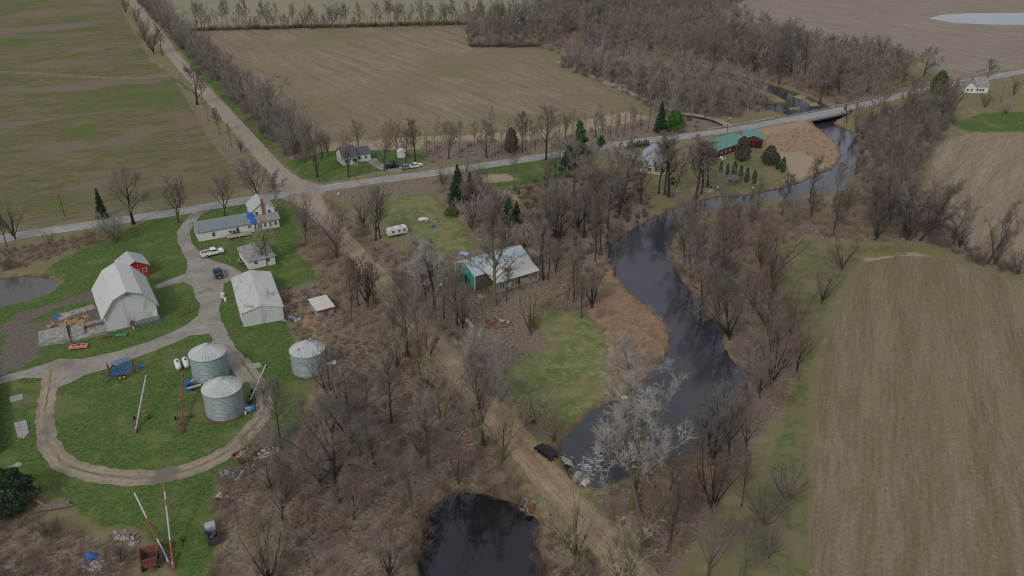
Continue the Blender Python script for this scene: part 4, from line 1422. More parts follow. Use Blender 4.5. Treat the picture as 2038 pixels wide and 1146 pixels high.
# --- red mower
c = G(157, 692)
t = tag(empty('rotary_mower', (c[0], c[1], 0), R(12)), 'faded red rotary mower deck parked on grass left of the barn', 'mower')
MB().prism_z([(-1.9, -0.75), (1.9, -0.75), (1.9, 0.6), (1.2, 0.85), (-1.2, 0.85), (-1.9, 0.6)], 0.25, 0.6).build('deck', M['red_deck'], t)
MB().lathe([(0.35, 0.6), (0.28, 0.95), (0.1, 1.0)], 12, (0, 0.1, 0)).lathe([(0.25, 0.6), (0.2, 0.85)], 10, (-1.1, 0, 0)).lathe([(0.25, 0.6), (0.2, 0.85)], 10, (1.1, 0, 0)).build('gearbox', M['rust_red'], t)
MB().tube((0, 0.2, 0.85), (-1.1, 0, 0.8), 0.06).tube((0, 0.2, 0.85), (1.1, 0, 0.8), 0.06).build('drive_shaft', M['steel_dark'], t)
for x in (-1.1, 1.1):
    MB().tube((x - 0.12, 1.35, 0.3), (x + 0.12, 1.35, 0.3), 0.3, n=14).build('wheel', M['tyre'], t)
    MB().tube((x, 0.8, 0.5), (x, 1.35, 0.35), 0.06).build('wheel_arm', M['rust_red'], t)
# --- green roller
c = G(242, 669)
t = tag(empty('lawn_roller', (c[0], c[1], 0), R(12)), 'bright green roller of three drums lying before the barn gable', 'roller')
for k in range(3):
    MB().tube((-1.15 + k * 0.8, 0, 0.35), (-0.45 + k * 0.8, 0, 0.35), 0.34, n=16).build('drum', M['green_paint'], t)
MB().tube((-1.3, 0, 0.35), (1.4, 0, 0.35), 0.06).tube((-1.3, 0.3, 0.6), (1.4, 0.3, 0.6), 0.05).build('axle', M['steel_dark'], t)
c = G(212, 672)
t = tag(empty('old_harrow', (c[0], c[1], 0), R(12)), 'low dark harrow lying in the grass left of the green roller', 'harrow')
hm = MB()
for k in range(5):
    hm.tube((-0.9, -0.5 + k * 0.25, 0.2), (0.9, -0.5 + k * 0.25, 0.2), 0.04, n=5)
hm.build('bars', M['rust'], t)
hm = MB()
for k in range(5):
    for x in np.linspace(-0.8, 0.8, 7):
        hm.tube((x, -0.5 + k * 0.25, 0.2), (x, -0.5 + k * 0.25, 0.0), 0.03, n=4)
hm.build('teeth', M['steel_dark'], t)

# --- rusty wagon
c = G(300, 1122)
t = tag(empty('grain_wagon', (c[0], c[1], 0), R(22)), 'rusty red open-topped grain wagon on rubber tyres at the foot of the augers', 'wagon')
bd = MB()
lx, ly, z0, z1 = 1.25, 1.5, 1.0, 2.3
q = [(-lx, -ly), (lx, -ly), (lx, ly), (-lx, ly)]
bd.box(-lx * .8, lx * .8, -ly * .8, ly * .8, z0 - 0.1, z0)
th = 0.08
def flare(a, b, ia, ib):
    bd.add([(a[0] * .8, a[1] * .8, z0), (b[0] * .8, b[1] * .8, z0), (b[0], b[1], z1), (a[0], a[1], z1),
            (a[0] * .8 * .93, a[1] * .8 * .93, z0), (b[0] * .8 * .93, b[1] * .8 * .93, z0), (b[0] * .93, b[1] * .93, z1), (a[0] * .93, a[1] * .93, z1)],
           [(0, 1, 2, 3), (5, 4, 7, 6), (3, 2, 6, 7), (0, 4, 5, 1)])
for i in range(4):
    flare(q[i], q[(i + 1) % 4], 0, 0)
bd.build('box', M['rust'], t)
rim = MB()
for i in range(4):
    a, b_ = q[i], q[(i + 1) % 4]
    rim.tube((a[0], a[1], z1), (b_[0], b_[1], z1), 0.07, n=6)
rim.build('top_rail', M['rust_red'], t)
MB().box(-0.9, 0.9, -1.3, -1.15, 0.55, 0.9).box(-0.9, 0.9, 1.15, 1.3, 0.55, 0.9).box(-0.15, 0.15, -2.3, 1.5, 0.6, 0.8).build('chassis', M['rust_red'], t)
MB().prism_z([(-0.95 * .8 - 0.15, -1.1 * .8), (0.95, -1.0), (0.9, 1.0), (-0.9, 1.0)], 1.02, 1.12).build('load', mat_plain('wet leaf litter', (0.06, 0.04, 0.03), 0.4, 4), t)
for sx in (-1, 1):
    for y in (-1.2, 1.2):
        w_ = MB().tube((sx * 1.0, y, 0.5), (sx * 1.3, y, 0.5), 0.5, n=18).build('wheel', M['tyre'], t)
        MB().tube((sx * 1.28, y, 0.5), (sx * 1.33, y, 0.5), 0.24, n=12).build('rim', M['steel'], w_)

# --- wrecked pickup under the trees
c = G(424, 1072)
t = tag(empty('old_truck', (c[0], c[1], 0), R(-62)), 'wrecked dull black truck with branches in its bed at the wood edge', 'truck')
MB().box(-2.4, 2.0, -0.85, 0.85, 0.45, 1.0).box(-2.4, -0.6, -0.85, -0.7, 1.0, 1.4).build('body', M['car_dusty'], t)
MB().prism_y([(-2.3, 1.0), (-0.6, 1.0), (-0.75, 1.85), (-2.1, 1.85)], -0.8, 0.8).build('cab', M['steel'], t)
MB().box(-2.0, -0.8, -0.82, 0.82, 1.2, 1.7).build('window', M['glass'], t)
MB().box(-0.5, 1.95, -0.86, -0.75, 1.0, 1.5).box(-0.5, 1.95, 0.75, 0.86, 1.0, 1.5).box(1.85, 1.97, -0.8, 0.8, 1.0, 1.5).build('bed_side', M['car_dusty'], t)
bb = MB()
for k in range(60):
    x, y = rnd.uniform(-0.3, 1.7), rnd.uniform(-0.7, 0.7)
    bb.tube((x, y, 1.1), (x + rnd.uniform(-.6, .6), y + rnd.uniform(-.6, .6), 1.1 + rnd.uniform(0.2, 0.9)), 0.04, 0.01, 4)
for k in range(4):
    bb.blob((rnd.uniform(0, 1.5), rnd.uniform(-.5, .5), 1.15), 0.4, k, 1)
bb.build('load', M['steel_dark'], t)
for x in (-1.6, 1.2):
    for s_ in (-1, 1):
        MB().tube((x, s_ * 0.75, 0.36), (x, s_ * 0.95, 0.36), 0.36, n=14).build('wheel', M['tyre'], t)

# --- red scrap wagon with junk, loose junk heaps
A = G(478, 925)
t = tag(empty('scrap_trailer', (A[0], A[1], 0), math.atan2(G(515, 905)[1] - A[1], G(515, 905)[0] - A[0])), 'long red-sided trailer full of pale scrap at the wood edge', 'trailer')
LL = math.dist(A, G(515, 905))
MB().box(-0.2, LL, 0, 2.2, 0.5, 0.65).build('bed', M['rust'], t)
MB().box(-0.25, -0.17, 0, 2.2, 0.65, 1.3).box(LL, LL + 0.08, 0, 2.2, 0.65, 1.3).box(-0.2, LL, 2.2, 2.28, 0.65, 1.3).box(-0.2, LL, -0.08, 0, 0.65, 1.1).build('side_board', M['rust_red'], t)
jm = MB()
for k in range(26):
    jm.obox((rnd.uniform(0, LL), rnd.uniform(0.3, 1.9), rnd.uniform(0.8, 1.25)), (rnd.uniform(.2, .8), rnd.uniform(.15, .5), rnd.uniform(.05, .3)), rnd.uniform(0, 3), rnd.uniform(-.4, .4))
jm.build('scrap_load', M['junk_mix'], t)
for x in (0.6, LL - 0.6):
    for y in (-0.12, 2.3):
        MB().tube((x, y - 0.1, 0.35), (x, y + 0.1, 0.35), 0.35, n=12).build('wheel', M['tyre'], t)


def heap(name, label, cat, px, py, r, n, mats, seed, flat=0.5, long=1.0, rz=0.0, sz=(.2, .9)):
    rr = random.Random(seed)
    c = G(px, py)
    t = tag(empty(name, (c[0], c[1], 0), rz), label, cat)
    for j, mt in enumerate(mats):
        m = MB()
        m.blob((0, 0, 0.02), r * 0.6, seed + j, 2, (long, 1, 0.12 / max(r, .5)))
        for k in range(n):
            a, d = rr.uniform(0, 6.28), r * math.sqrt(rr.random())
            x, y = d * math.cos(a) * long, d * math.sin(a)
            m.obox((x, y, rr.uniform(0.05, flat) * (1 - d / r * 0.6)), (rr.uniform(*sz), rr.uniform(sz[0] * .6, sz[1] * .6), rr.uniform(.05, .35)), rr.uniform(0, 3), rr.uniform(-.5, .5), rr.uniform(-.5, .5))
        m.build(['scrap', 'rubble', 'board'][j % 3], M[mt], t)
    return t


heap('scrap_heap', 'line of pale appliances and scrap beyond the red trailer', 'scrap', 537, 900, 1.5, 14, ['junk_mix', 'tank_white'], 3, 0.8, 2.4, R(45))
heap('scrap_heap', 'low heap of planks and scrap left of the red trailer', 'scrap', 462, 945, 1.6, 12, ['wood_old', 'junk_mix'], 4, 0.4, 1.2, R(-40), (.3, 2.2))
heap('scrap_heap', 'small dark scrap pile with a white lid in the brush', 'scrap', 441, 990, 0.9, 9, ['steel_dark', 'tank_white'], 5, 0.4)
heap('stone_heap', 'heap of broken stones and posts left of the auger wheels', 'stones', 248, 1068, 1.8, 14, ['stone', 'wood_old'], 6, 0.4, 1.5, 0.2)
heap('stone_heap', 'scatter of pale stones above the rusty wagon', 'stones', 262, 1082, 0.9, 7, ['stone'], 16, 0.3, 1.2, 0.2, (.2, .5))
heap('rubbish_heap', 'white rubbish scattered below the blue tarp in the brush', 'rubbish', 188, 1125, 1.5, 12, ['tank_white', 'junk_mix'], 7, 0.3, 1.4)
heap('plank_pile', 'dark stack of rails lying beside the machine shed', 'planks', 585, 634, 1.3, 12, ['steel_dark', 'junk_mix'], 8, 0.3, 1.8, R(20), (.4, 1.6))
heap('rubbish_heap', 'pile of building scraps and pallets in front of the teal barn', 'rubbish', 950, 602, 1.5, 14, ['junk_mix', 'wood_old'], 9, 0.35, 1.3)
heap('rubbish_heap', 'pinkish boards lying between the teal barn and the bare tree', 'rubbish', 958, 590, 0.9, 8, ['red_deck', 'wood_pale'], 10, 0.2)
heap('rubbish_heap', 'tan woodpile with logs at the far end of the green clearing', 'woodpile', 862, 440, 2.2, 16, ['wood_pale', 'wood_old'], 11, 0.6, 1.4)
heap('rubbish_heap', 'dark brush pile with bricks below the tall bare tree', 'rubbish', 990, 645, 2.6, 16, ['wood_old', 'rust'], 12, 0.5, 1.4)
heap('straw_heap', 'mound of old straw on the concrete yard left of the barn', 'straw', 145, 642, 2.6, 26, ['straw'], 13, 0.5, 2.0, R(20), (.6, 1.4))
heap('scrap_heap', 'dark bric-a-brac round the woodpile far side of the clearing', 'scrap', 905, 428, 1.8, 10, ['steel_dark', 'wood_pale'], 14, 0.5, 1.8)
heap('scrap_heap', 'scatter of white debris on the leaf litter near the lean-to', 'scrap', 1003, 640, 1.6, 7, ['tank_white'], 15, 0.15, 1.2, 0, (.15, .4))


def tarp(px, py, sx, sy, label, mat, rz=0.0, h=0.5, seed=1):
    c = G(px, py)
    t = empty('tarp', (c[0], c[1], 0), rz)
    tag(t, label, 'tarp')
    vs, fs = [], []
    n_ = 10
    for i in range(n_ + 1):
        for k in range(n_ + 1):
            u, v_ = i / n_ * 2 - 1, k / n_ * 2 - 1
            z = h * max(0, 1 - (abs(u) ** 2.2 + abs(v_) ** 2.2)) ** 0.6 + 0.12 * mnoise.noise(Vector((u * 2.5, v_ * 2.5, seed))) + 0.1
            e = 1 + 0.15 * mnoise.noise(Vector((u * 1.5, v_ * 1.5, seed + 4)))
            vs.append((u * sx * e, v_ * sy * e, max(0.04, z)))
    for i in range(n_):
        for k in range(n_):
            a = i * (n_ + 1) + k
            fs.append((a, a + n_ + 1, a + n_ + 2, a + 1))
    m = MB().add(vs, fs)
    m.add([(x, y, max(0.01, z - 0.04)) for x, y, z in vs], [tuple(reversed(f)) for f in fs])
    m.build('tarp_sheet', M[mat], t)
    MB().obox((sx * .2, 0, h * 0.4), (sx * 0.8, sy * 0.7, h * 0.6)).build('load', M['junk_mix'], t)


tarp(182, 1109, 0.95, 0.6, 'crumpled blue tarpaulin in the brush at the lower left corner', 'tarp_blue', 0.2, 0.7, 1)
tarp(113, 631, 0.8, 0.5, 'crumpled blue tarpaulin on the mud left of the straw mound', 'tarp_blue', 0.3, 0.6, 2)
tarp(201, 647, 0.55, 0.35, 'small blue sheet lying against the barn side yard wall', 'tarp_blue', 0.2, 0.4, 3)
tarp(925, 505, 1.7, 0.8, 'pale blue tarpaulin on the leaves beyond the teal barn', 'tarp_pale', -0.4, 0.5, 4)
tarp(862, 453, 0.4, 0.4, 'little blue cover standing on the clearing by the woodpile', 'tarp_blue', 0.1, 1.0, 5)
tarp(843, 437, 1.7, 0.9, 'white sheet over a heap at the far side of the clearing', 'tank_white', -0.1, 0.6, 6)
tarp(641, 505, 0.9, 0.4, 'small white boat cover lying in the hedge beside the yard', 'tank_white', -0.7, 0.4, 7)
tarp(1243, 800 - 8, 0.6, 0.5, 'white bin lid at the edge of the mown lawn by the reeds', 'tank_white', 0, 0.4, 8)

# yard slabs and walls
def pad(px, label, mat='concrete', h=0.12, cat='slab', name='concrete_slab'):
    P = rag(gp(px), 0.8, 0.15)
    m = MB()
    n_ = len(P)
    tris = tessellate_polygon([[Vector((x, y, 0)) for x, y in P]])
    vs = [(x, y, h) for x, y in P] + [(x, y, 0.0) for x, y in P]
    fs = []
    for t_ in tris:
        a, b_, c_ = (Vector(vs[i]) for i in t_)
        fs.append(tuple(t_) if (b_ - a).cross(c_ - a).z > 0 else tuple(reversed(t_)))
    fs += [(i, n_ + i, n_ + (i + 1) % n_, (i + 1) % n_) for i in range(n_)]
    m.add(vs, fs)
    o = m.build(name, M[mat])
    tag(o, label, cat)
    return o


pad([(76, 660), (130, 648), (137, 675), (130, 684), (78, 686)], 'cracked concrete feedlot slab at the left end of the barn yard')
pad([(138, 650), (207, 634), (214, 655), (212, 664), (142, 680)], 'dirty concrete slab joining the left side of the barn')
pad([(110, 628), (185, 606), (192, 614), (150, 626), (120, 640)], 'pale concrete strip reaching the rear of the barn')
pad([(18, 790), (45, 785), (46, 795), (20, 802)], 'small concrete slab on the grass, farther of the two at left', 'concrete_clean')
pad([(28, 842), (52, 836), (58, 862), (48, 873), (34, 870)], 'broken concrete well slab on the grass near the left edge', 'concrete_clean')
pad([(10, 934), (38, 920), (46, 924), (22, 938)], 'bare grey slab half sunk in grass above the dark evergreen', 'concrete_clean')
pad([(494, 725), (518, 722), (520, 731), (498, 735)], 'flat concrete slab between the loop track and the lone bin', 'concrete_clean')
def wallseg(p0, p1, h, label, mat='concrete', th=0.2):
    a, b_ = G(*p0), G(*p1)
    L = math.dist(a, b_)
    o = MB().box(0, L, -th / 2, th / 2, 0, h).box(-0.1, 0.25, -th, th, 0, h + 0.15).build('yard_wall', M[mat])
    o.location = (a[0], a[1], 0)
    o.rotation_euler = (0, 0, math.atan2(b_[1] - a[1], b_[0] - a[0]))
    tag(o, label, 'wall')
wallseg((76, 690), (138, 680), 0.8, 'low concrete wall along the near edge of the feedlot slab')
wallseg((137, 682), (212, 663), 0.5, 'low concrete kerb wall between the mower and the barn')
wallseg((139, 683), (130, 648), 0.9, 'mossy concrete cross wall dividing the two yard slabs')
wallseg((168, 655), (207, 645), 0.8, 'timber topped yard wall touching the barn side', 'wood_old')
wallseg((168, 665), (166, 650), 0.8, 'short concrete post wall in the middle of the barn yard')
# fence rack
A, B = G(352, 633), G(379, 622)
t = tag(empty('hog_panel_fence', (A[0], A[1], 0), math.atan2(B[1] - A[1], B[0] - A[0])), 'short rusty panel fence with a row of thin stakes beside the drive', 'fence')
L = math.dist(A, B)
m = MB()
for z in (0.3, 0.7, 1.0): m.tube((0, 0, z), (L, 0, z), 0.03, n=4)
m.build('rail', M['rust'], t)
for k in range(8):
    MB().tube((L * k / 7, 0, 0), (L * k / 7, 0, 1.3 if k < 7 else 2.0), 0.04 if k < 7 else 0.12, n=5).build('post', M['rust'], t)
# long log and yellow machine arm in the bottom-left brush
A, B = G(75, 1015), G(155, 1003)
t = tag(empty('fallen_log', (A[0], A[1], 0), math.atan2(B[1] - A[1], B[0] - A[0])), 'dark fallen tree trunk pile lying where lawn meets brush at lower left', 'log')
L = math.dist(A, B)
for k in range(5):
    MB().tube((rnd.uniform(-0.5, 1.0), -0.5 + k * 0.28, 0.25), (L + rnd.uniform(-1.8, 0.2), -0.5 + k * 0.25, 0.35), 0.28, 0.18, 9).build('trunk', M['wood_old'], t)
A, B = G(68, 998), G(92, 1012)
t = tag(empty('loader_arm', (A[0], A[1], 0), math.atan2(B[1] - A[1], B[0] - A[0])), 'yellow metal loader arm lying in the brush above the fallen logs', 'machine arm')
L = math.dist(A, B)
MB().obox((L / 2, 0, 0.4), (L, 0.16, 0.2)).build('beam', M['yellow_paint'], t)
MB().obox((L * .45, 0.25, 0.4), (L * .5, 0.12, 0.14)).build('brace', M['yellow_paint'], t)
# red-sided building that only just enters at the left edge
A, B = G(-3, 905), G(-6, 765)
t = tag(empty('long_shed', (A[0] - 7.5, A[1], 0), R(90) + math.atan2(A[0] - B[0], B[1] - A[1]) * 0), 'red and white shed wall just entering at the left edge', 'shed')
t.rotation_euler = (0, 0, 0)
dx = A[0] - B[0]
Dl = B[1] - A[1]
mbw = MB().add([(7.5, 0, 0), (7.5 - dx, Dl, 0), (7.5 - dx, Dl, 2.2), (7.5, 0, 2.2), (0, 0, 0), (-dx, Dl, 0), (-dx, Dl, 2.2), (0, 0, 2.2)],
               [(0, 1, 2, 3), (4, 7, 6, 5), (0, 3, 7, 4), (1, 5, 6, 2), (3, 2, 6, 7)])
mbw.build('wall', M['red_paint'], t)
MB().add([(7.7, -0.3, 2.2), (7.7 - dx, Dl + 0.3, 2.2), (3.5 - dx, Dl + 0.3, 3.3), (3.5, -0.3, 3.3), (7.7, -0.3, 2.28), (7.7 - dx, Dl + 0.3, 2.28), (3.5 - dx, Dl + 0.3, 3.38), (3.5, -0.3, 3.38)],
         [(3, 2, 1, 0), (4, 5, 6, 7), (0, 1, 5, 4), (1, 2, 6, 5), (2, 3, 7, 6), (3, 0, 4, 7)]).build('roof', M['shed_roof'], t)

# --- teal pole barn with lean-to
A, B = G(946, 579), G(1040, 548)
rz = math.atan2(B[1] - A[1], B[0] - A[0]) - R(2)
t = tag(empty('pole_barn', (A[0], A[1], 0), rz), 'teal-ended pole barn with pale blue metal roof and a cream lean-to', 'barn')
W = 16.6
D = 9.2
gable(t, 0, W, 0, D, 4.2, 6.3, M['wood_old'], M['galv_roof'], 'x', 0.3, trim=M['trim_white'])
MB().prism_x([(0.02, 0.3), (D - 0.02, 0.3), (D - 0.02, 4.15), (D / 2, 6.2), (0.02, 4.15)], -0.06, -0.003).build('gable_cladding', M['teal_wall'], t)
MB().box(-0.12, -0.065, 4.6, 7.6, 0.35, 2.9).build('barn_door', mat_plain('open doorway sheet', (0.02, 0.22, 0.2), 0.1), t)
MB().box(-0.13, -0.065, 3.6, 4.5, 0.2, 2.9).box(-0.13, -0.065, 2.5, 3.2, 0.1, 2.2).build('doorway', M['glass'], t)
for yy in (-0.0, D):
    MB().box(-0.16, 0.02, yy - 0.12, yy + 0.12, 0, 4.2).build('corner_trim', M['trim_white'], t)
MB().box(W - 0.02, W + 0.16, -0.12, 0.12, 0, 4.2).build('corner_trim', M['trim_white'], t)
MB().box(3.4, W - 0.3, 0.0 - 4.0, -0.12, 0.0, 0.15).build('porch_floor', M['concrete_clean'], t)
lr = MB()
slab_profile(lr, [(-4.6, 3.0), (0.9, 4.75)], 3.0, W - 0.2, 0.06, 'x')
lro = lr.build('lean_to_roof', M['clear_roof'], t)
for x in np.linspace(3.3, W - 0.5, 6):
    MB().box(x - 0.08, x + 0.08, -4.35, -4.19, 0, 3.1).build('post', M['wood_pale'], t)
MB().box(3.3, W - 0.45, -4.32, -4.22, 0.2, 0.75).build('knee_rail', M['wood_pale'], t)
lw = MB()
for x in np.linspace(3.4, W - 0.6, 15):
    lw.box(x - 0.04, x + 0.04, -4.3, -4.24, 0.8, 3.0)
lw.build('lattice', M['trim_white'], t)
MB().box(6.2, 8.0, -4.29, -4.25, 0.8, 2.2).box(10.8, 13.3, -4.29, -4.25, 0.8, 2.0).build('plastic_sheet', mat_plain('pinkish plastic sheet', (0.42, 0.36, 0.38), 0.3, 1.5), t)

# --- NW white house
A, B = G(684, 330), G(738, 321)
t = tag(empty('house', (A[0], A[1], 0), math.atan2(B[1] - A[1], B[0] - A[0])), 'small white house with charcoal roof beyond the crossroads', 'house')
W, D = 10.4, 7.0
gable(t, 0, 5.0, 0, D, 3.0, 5.6, M['white_siding'], M['shingle_dark'], 'x', 0.35)
gable(t, 5.02, W, 1.2, D, 2.7, 4.4, M['white_siding'], M['shingle_dark'], 'x', 0.3, names=('wing_wall', 'wing_roof'))
for u in (0.9, 2.1, 3.6):
    window(t, 'f', u, 1.0, 0.7, 1.1, W, D)
for u in (6.2, 8.6):
    window(t, 'f', u, 1.0, 0.8, 1.0, W, D).location = (0, 1.2, 0)
for u in (2.3, 4.8):
    window(t, 'l', u, 1.0, 0.8, 1.1, W, D)
door(t, 'f', 4.4, 0.9, 2.0, W, D, M['glass'])
MB().box(3.9, 5.0, -1.0, -0.03, 0, 0.35).build('step', M['concrete_clean'], t)
A, B = G(791, 314), G(806, 312)
t = tag(empty('garden_shed', (A[0], A[1], 0), 0.1), 'tiny white shed on the lawn right of the charcoal-roofed house', 'shed')
gable(t, 0, 3.0, 0, 2.6, 2.0, 2.6, M['white_siding'], M['tank_white'], 'y', 0.15)
door(t, 'f', 1.5, 0.9, 1.7, 3, 2.6, M['trim_white'])

# --- tan house by the river
A, B = G(1284, 346), G(1322, 348)
t = tag(empty('house', (A[0], A[1], 0), math.atan2(B[1] - A[1], B[0] - A[0])), 'tan house with blue-grey metal roofs among the riverside trees', 'house')
W, D = 7.6, 6.5
rfm = mat_ribbed('blue grey sheet roof', (0.30, 0.37, 0.42), 'X', 0.6, 0.3, 0.45, 0.3, 0.1)
gable(t, 0, W, 0, D, 3.2, 4.8, M['tan_siding'], rfm, 'x', 0.4)
gable(t, -1.0, 6.4, D + 0.01, D + 7.5, 3.6, 6.4, M['tan_siding'], rfm, 'y', 0.4, names=('rear_wall', 'rear_roof'))
for u in (1.4, 3.6, 5.9):
    window(t, 'f', u, 1.0, 1.1, 1.2, W, D)
window(t, 'r', 3.0, 1.0, 1.0, 1.2, W, D)
MB().box(-4.0, -0.02, -1.0, 4.0, 0.5, 0.65).build('deck', M['wood_deck'], t)
mr = MB()
for x in np.linspace(-3.95, -0.1, 7): mr.box(x - 0.04, x + 0.04, -0.98, -0.9, 0.65, 1.5)
mr.box(-4.0, -0.05, -0.99, -0.89, 1.5, 1.58)
mr.build('railing', M['trim_white'], t)

# --- green-roofed dark red buildings
A, B = G(1432, 312), G(1472, 298)
t = tag(empty('barn', (A[0], A[1], 0), math.atan2(B[1] - A[1], B[0] - A[0])), 'long dark red building with green metal roof behind the cedar', 'barn')
W, D = 13.0, 8.5
gable(t, -2.0, W, 0, D, 2.9, 5.0, M['dark_red'], M['green_roof'], 'x', 0.5)
for u in (1, 3.4, 5.8): window(t, 'f', u, 1.0, 0.8, 1.0, W, D)
t2c = G(1436, 318)
t2 = tag(empty('patio_set', (t2c[0], t2c[1], 0)), 'white patio chairs and table before the green-roofed building', 'patio set')
for k in range(4):
    a = k * 1.57
    MB().box(-0.25, 0.25, -0.25, 0.25, 0.4, 0.46).box(-0.25, 0.25, 0.2, 0.26, 0.46, 0.95).box(-.22, -.17, -.22, -.17, 0, .4).box(.17, .22, -.22, -.17, 0, .4).build('chair', M['tank_white'], t2, (math.cos(a) * 1.1, math.sin(a) * 1.1, 0), a - 1.57)
MB().lathe([(0.6, 0.7), (0.6, 0.75)], 16).lathe([(0.05, 0), (0.05, 0.7)], 6).build('table', M['tank_white'], t2)
A, B = G(1478, 293), G(1516, 297)
t = tag(empty('garage', (A[0], A[1], 0), R(-12)), 'dark red garage with green roof and pale corner posts near the bridge', 'garage')
W, D = 7.0, 8.0
gable(t, 0, W, 0, D, 3.3, 4.6, M['dark_red'], M['green_roof'], 'y', 0.35)
for x in (0, W):
    MB().box(x - 0.1, x + 0.1, -0.1, -0.003, 0, 3.3).build('corner_trim', M['car_silver'], t)
MB().box(0.6, 3.4, -0.08, -0.003, 0, 2.6).box(4.0, 6.4, -0.08, -0.003, 0, 2.6).build('opening_shade', mat_plain('dark garage opening', (0.03, 0.008, 0.012), 0.2), t)  # near-black panels: the shade inside the open bays, painted on the front wall
c = G(1486, 293)
t = tag(empty('garden_tractor', (c[0], c[1], 0), 0.4), 'small red garden tractor in front of the dark red garage', 'tractor')
MB().box(-0.8, 0.8, -0.35, 0.35, 0.35, 0.8).box(-0.3, 0.2, -0.3, 0.3, 0.8, 1.15).build('body', M['red_paint'], t)
for x in (-0.55, 0.6):
    for s_ in (-1, 1):
        MB().tube((x, s_ * 0.35, 0.3), (x, s_ * 0.5, 0.3), 0.3, n=12).build('wheel', M['tyre'], t)
# gazebo
c = G(1457, 366)
t = tag(empty('gazebo', (c[0], c[1], 0), 0.2), 'dark-roofed garden gazebo on the riverside lawn', 'gazebo')
MB().lathe([(2.6, 2.2), (1.9, 2.75), (0.9, 3.15), (0.05, 3.4)], 8).build('roof', M['shingle_dark'], t)
for k in range(6):
    a = k * math.pi / 3
    MB().tube((1.9 * math.cos(a), 1.9 * math.sin(a), 0), (1.9 * math.cos(a), 1.9 * math.sin(a), 2.3), 0.07, n=6).build('post', M['wood_old'], t)
MB().lathe([(2.1, 0), (2.1, 0.2)], 8).build('floor', M['wood_old'], t)
MB().lathe([(1.8, 0.2), (1.8, 0.8)], 8, cap=False).build('bench', M['steel_dark'], t)
# fire pit
c = G(1407, 378)
t = tag(empty('fire_pit', (c[0], c[1], 0)), 'round stone fire pit with chairs at the end of the path', 'fire pit')
MB().lathe([(2.2, 0), (2.2, 0.06)], 20).build('patio', M['concrete_clean'], t)
MB().lathe([(0.6, 0.06), (0.6, 0.4), (0.45, 0.4), (0.45, 0.1)], 14, cap=False).build('ring', M['straw'], t)
for k in range(4):
    a = 0.6 + k * 0.8
    MB().box(-0.3, 0.3, -0.3, 0.3, 0.3, 0.4).box(-0.3, 0.3, 0.2, 0.3, 0.4, 0.95).build('chair', M['steel_dark'], t, (math.cos(a) * 1.5, math.sin(a) * 1.5, 0.06), a - 1.57)

# --- far-right white house
A, B = G(1919, 184), G(1966, 186)
t = tag(empty('house', (A[0], A[1], 0), math.atan2(B[1] - A[1], B[0] - A[0])), 'white cottage with grey roof beyond the bridge near the right edge', 'house')
W, D = 9.6, 9.0
gable(t, 0, 4.2, -0.6, 5, 2.8, 4.8, M['white_siding'], M['shingle_brown'], 'y', 0.3, names=('wing_wall', 'wing_roof'))
gable(t, 4.22, W, 0, D, 3.0, 5.8, M['white_siding'], M['shingle_brown'], 'x', 0.3)
for u in (1.0, 2.6): window(t, 'f', u, 0.9, 0.8, 1.0, W, D).location = (0, -0.6, 0)
for u in (5.2, 6.4, 7.6): window(t, 'f', u, 0.9, 0.8, 1.1, W, D)
window(t, 'r', 3, 1.0, 0.9, 1.1, W, D)
# --- far white building in the wood
A, B = G(1014, 47), G(1055, 48)
t = tag(empty('house', (A[0], A[1], 0), 0.0), 'distant white building with a pale green roof at the far tree line', 'house')
gable(t, 0, 13.5, 0, 9, 3.0, 5.4, M['white_siding'], mat_plain('pale green roof', (0.30, 0.48, 0.43), 0.2, 0.3), 'x', 0.4)
for u in (2, 5, 8, 11): window(t, 'f', u, 1, 1.1, 1.2, 13.5, 9)

# --- camper
c = G(775, 474)
t = tag(empty('camper', (c[0], c[1], 0), R(30)), 'white camper trailer parked among brush at the edge of the green clearing', 'camper')
MB().prism_y([(0, 0.7), (7.0, 0.7), (7.4, 1.6), (7.0, 2.9), (0.3, 2.9), (0, 2.4)], 0, 2.4).build('body', M['tank_white'], t)
MB().box(0.02, 7.1, -0.02, -0.003, 1.1, 1.35).build('stripe', M['steel'], t)
for u in (1.2, 3.6, 5.6):
    MB().box(u, u + 0.9, -0.03, -0.004, 1.6, 2.2).build('window', M['glass'], t)
MB().box(2.5, 3.1, -0.03, -0.004, 0.8, 2.5).build('door', M['trim_white'], t)
MB().box(1.4, 2.0, 0.8, 1.4, 2.9, 3.15).box(4.6, 5.4, 0.8, 1.5, 2.9, 3.2).build('roof_vent', M['steel'], t)
MB().box(0, 7, 0.1, 2.3, 0.45, 0.7).build('chassis', M['steel_dark'], t)
for x in (3.0, 3.9):
    for y in (0.05, 2.1):
        MB().tube((x, y, 0.36), (x, y + 0.25, 0.36), 0.36, n=14).build('wheel', M['tyre'], t)
MB().tube((7.2, 1.2, 0.55), (8.4, 1.2, 0.5), 0.06).build('hitch', M['steel_dark'], t)
t.scale = (.78, .85, .85)
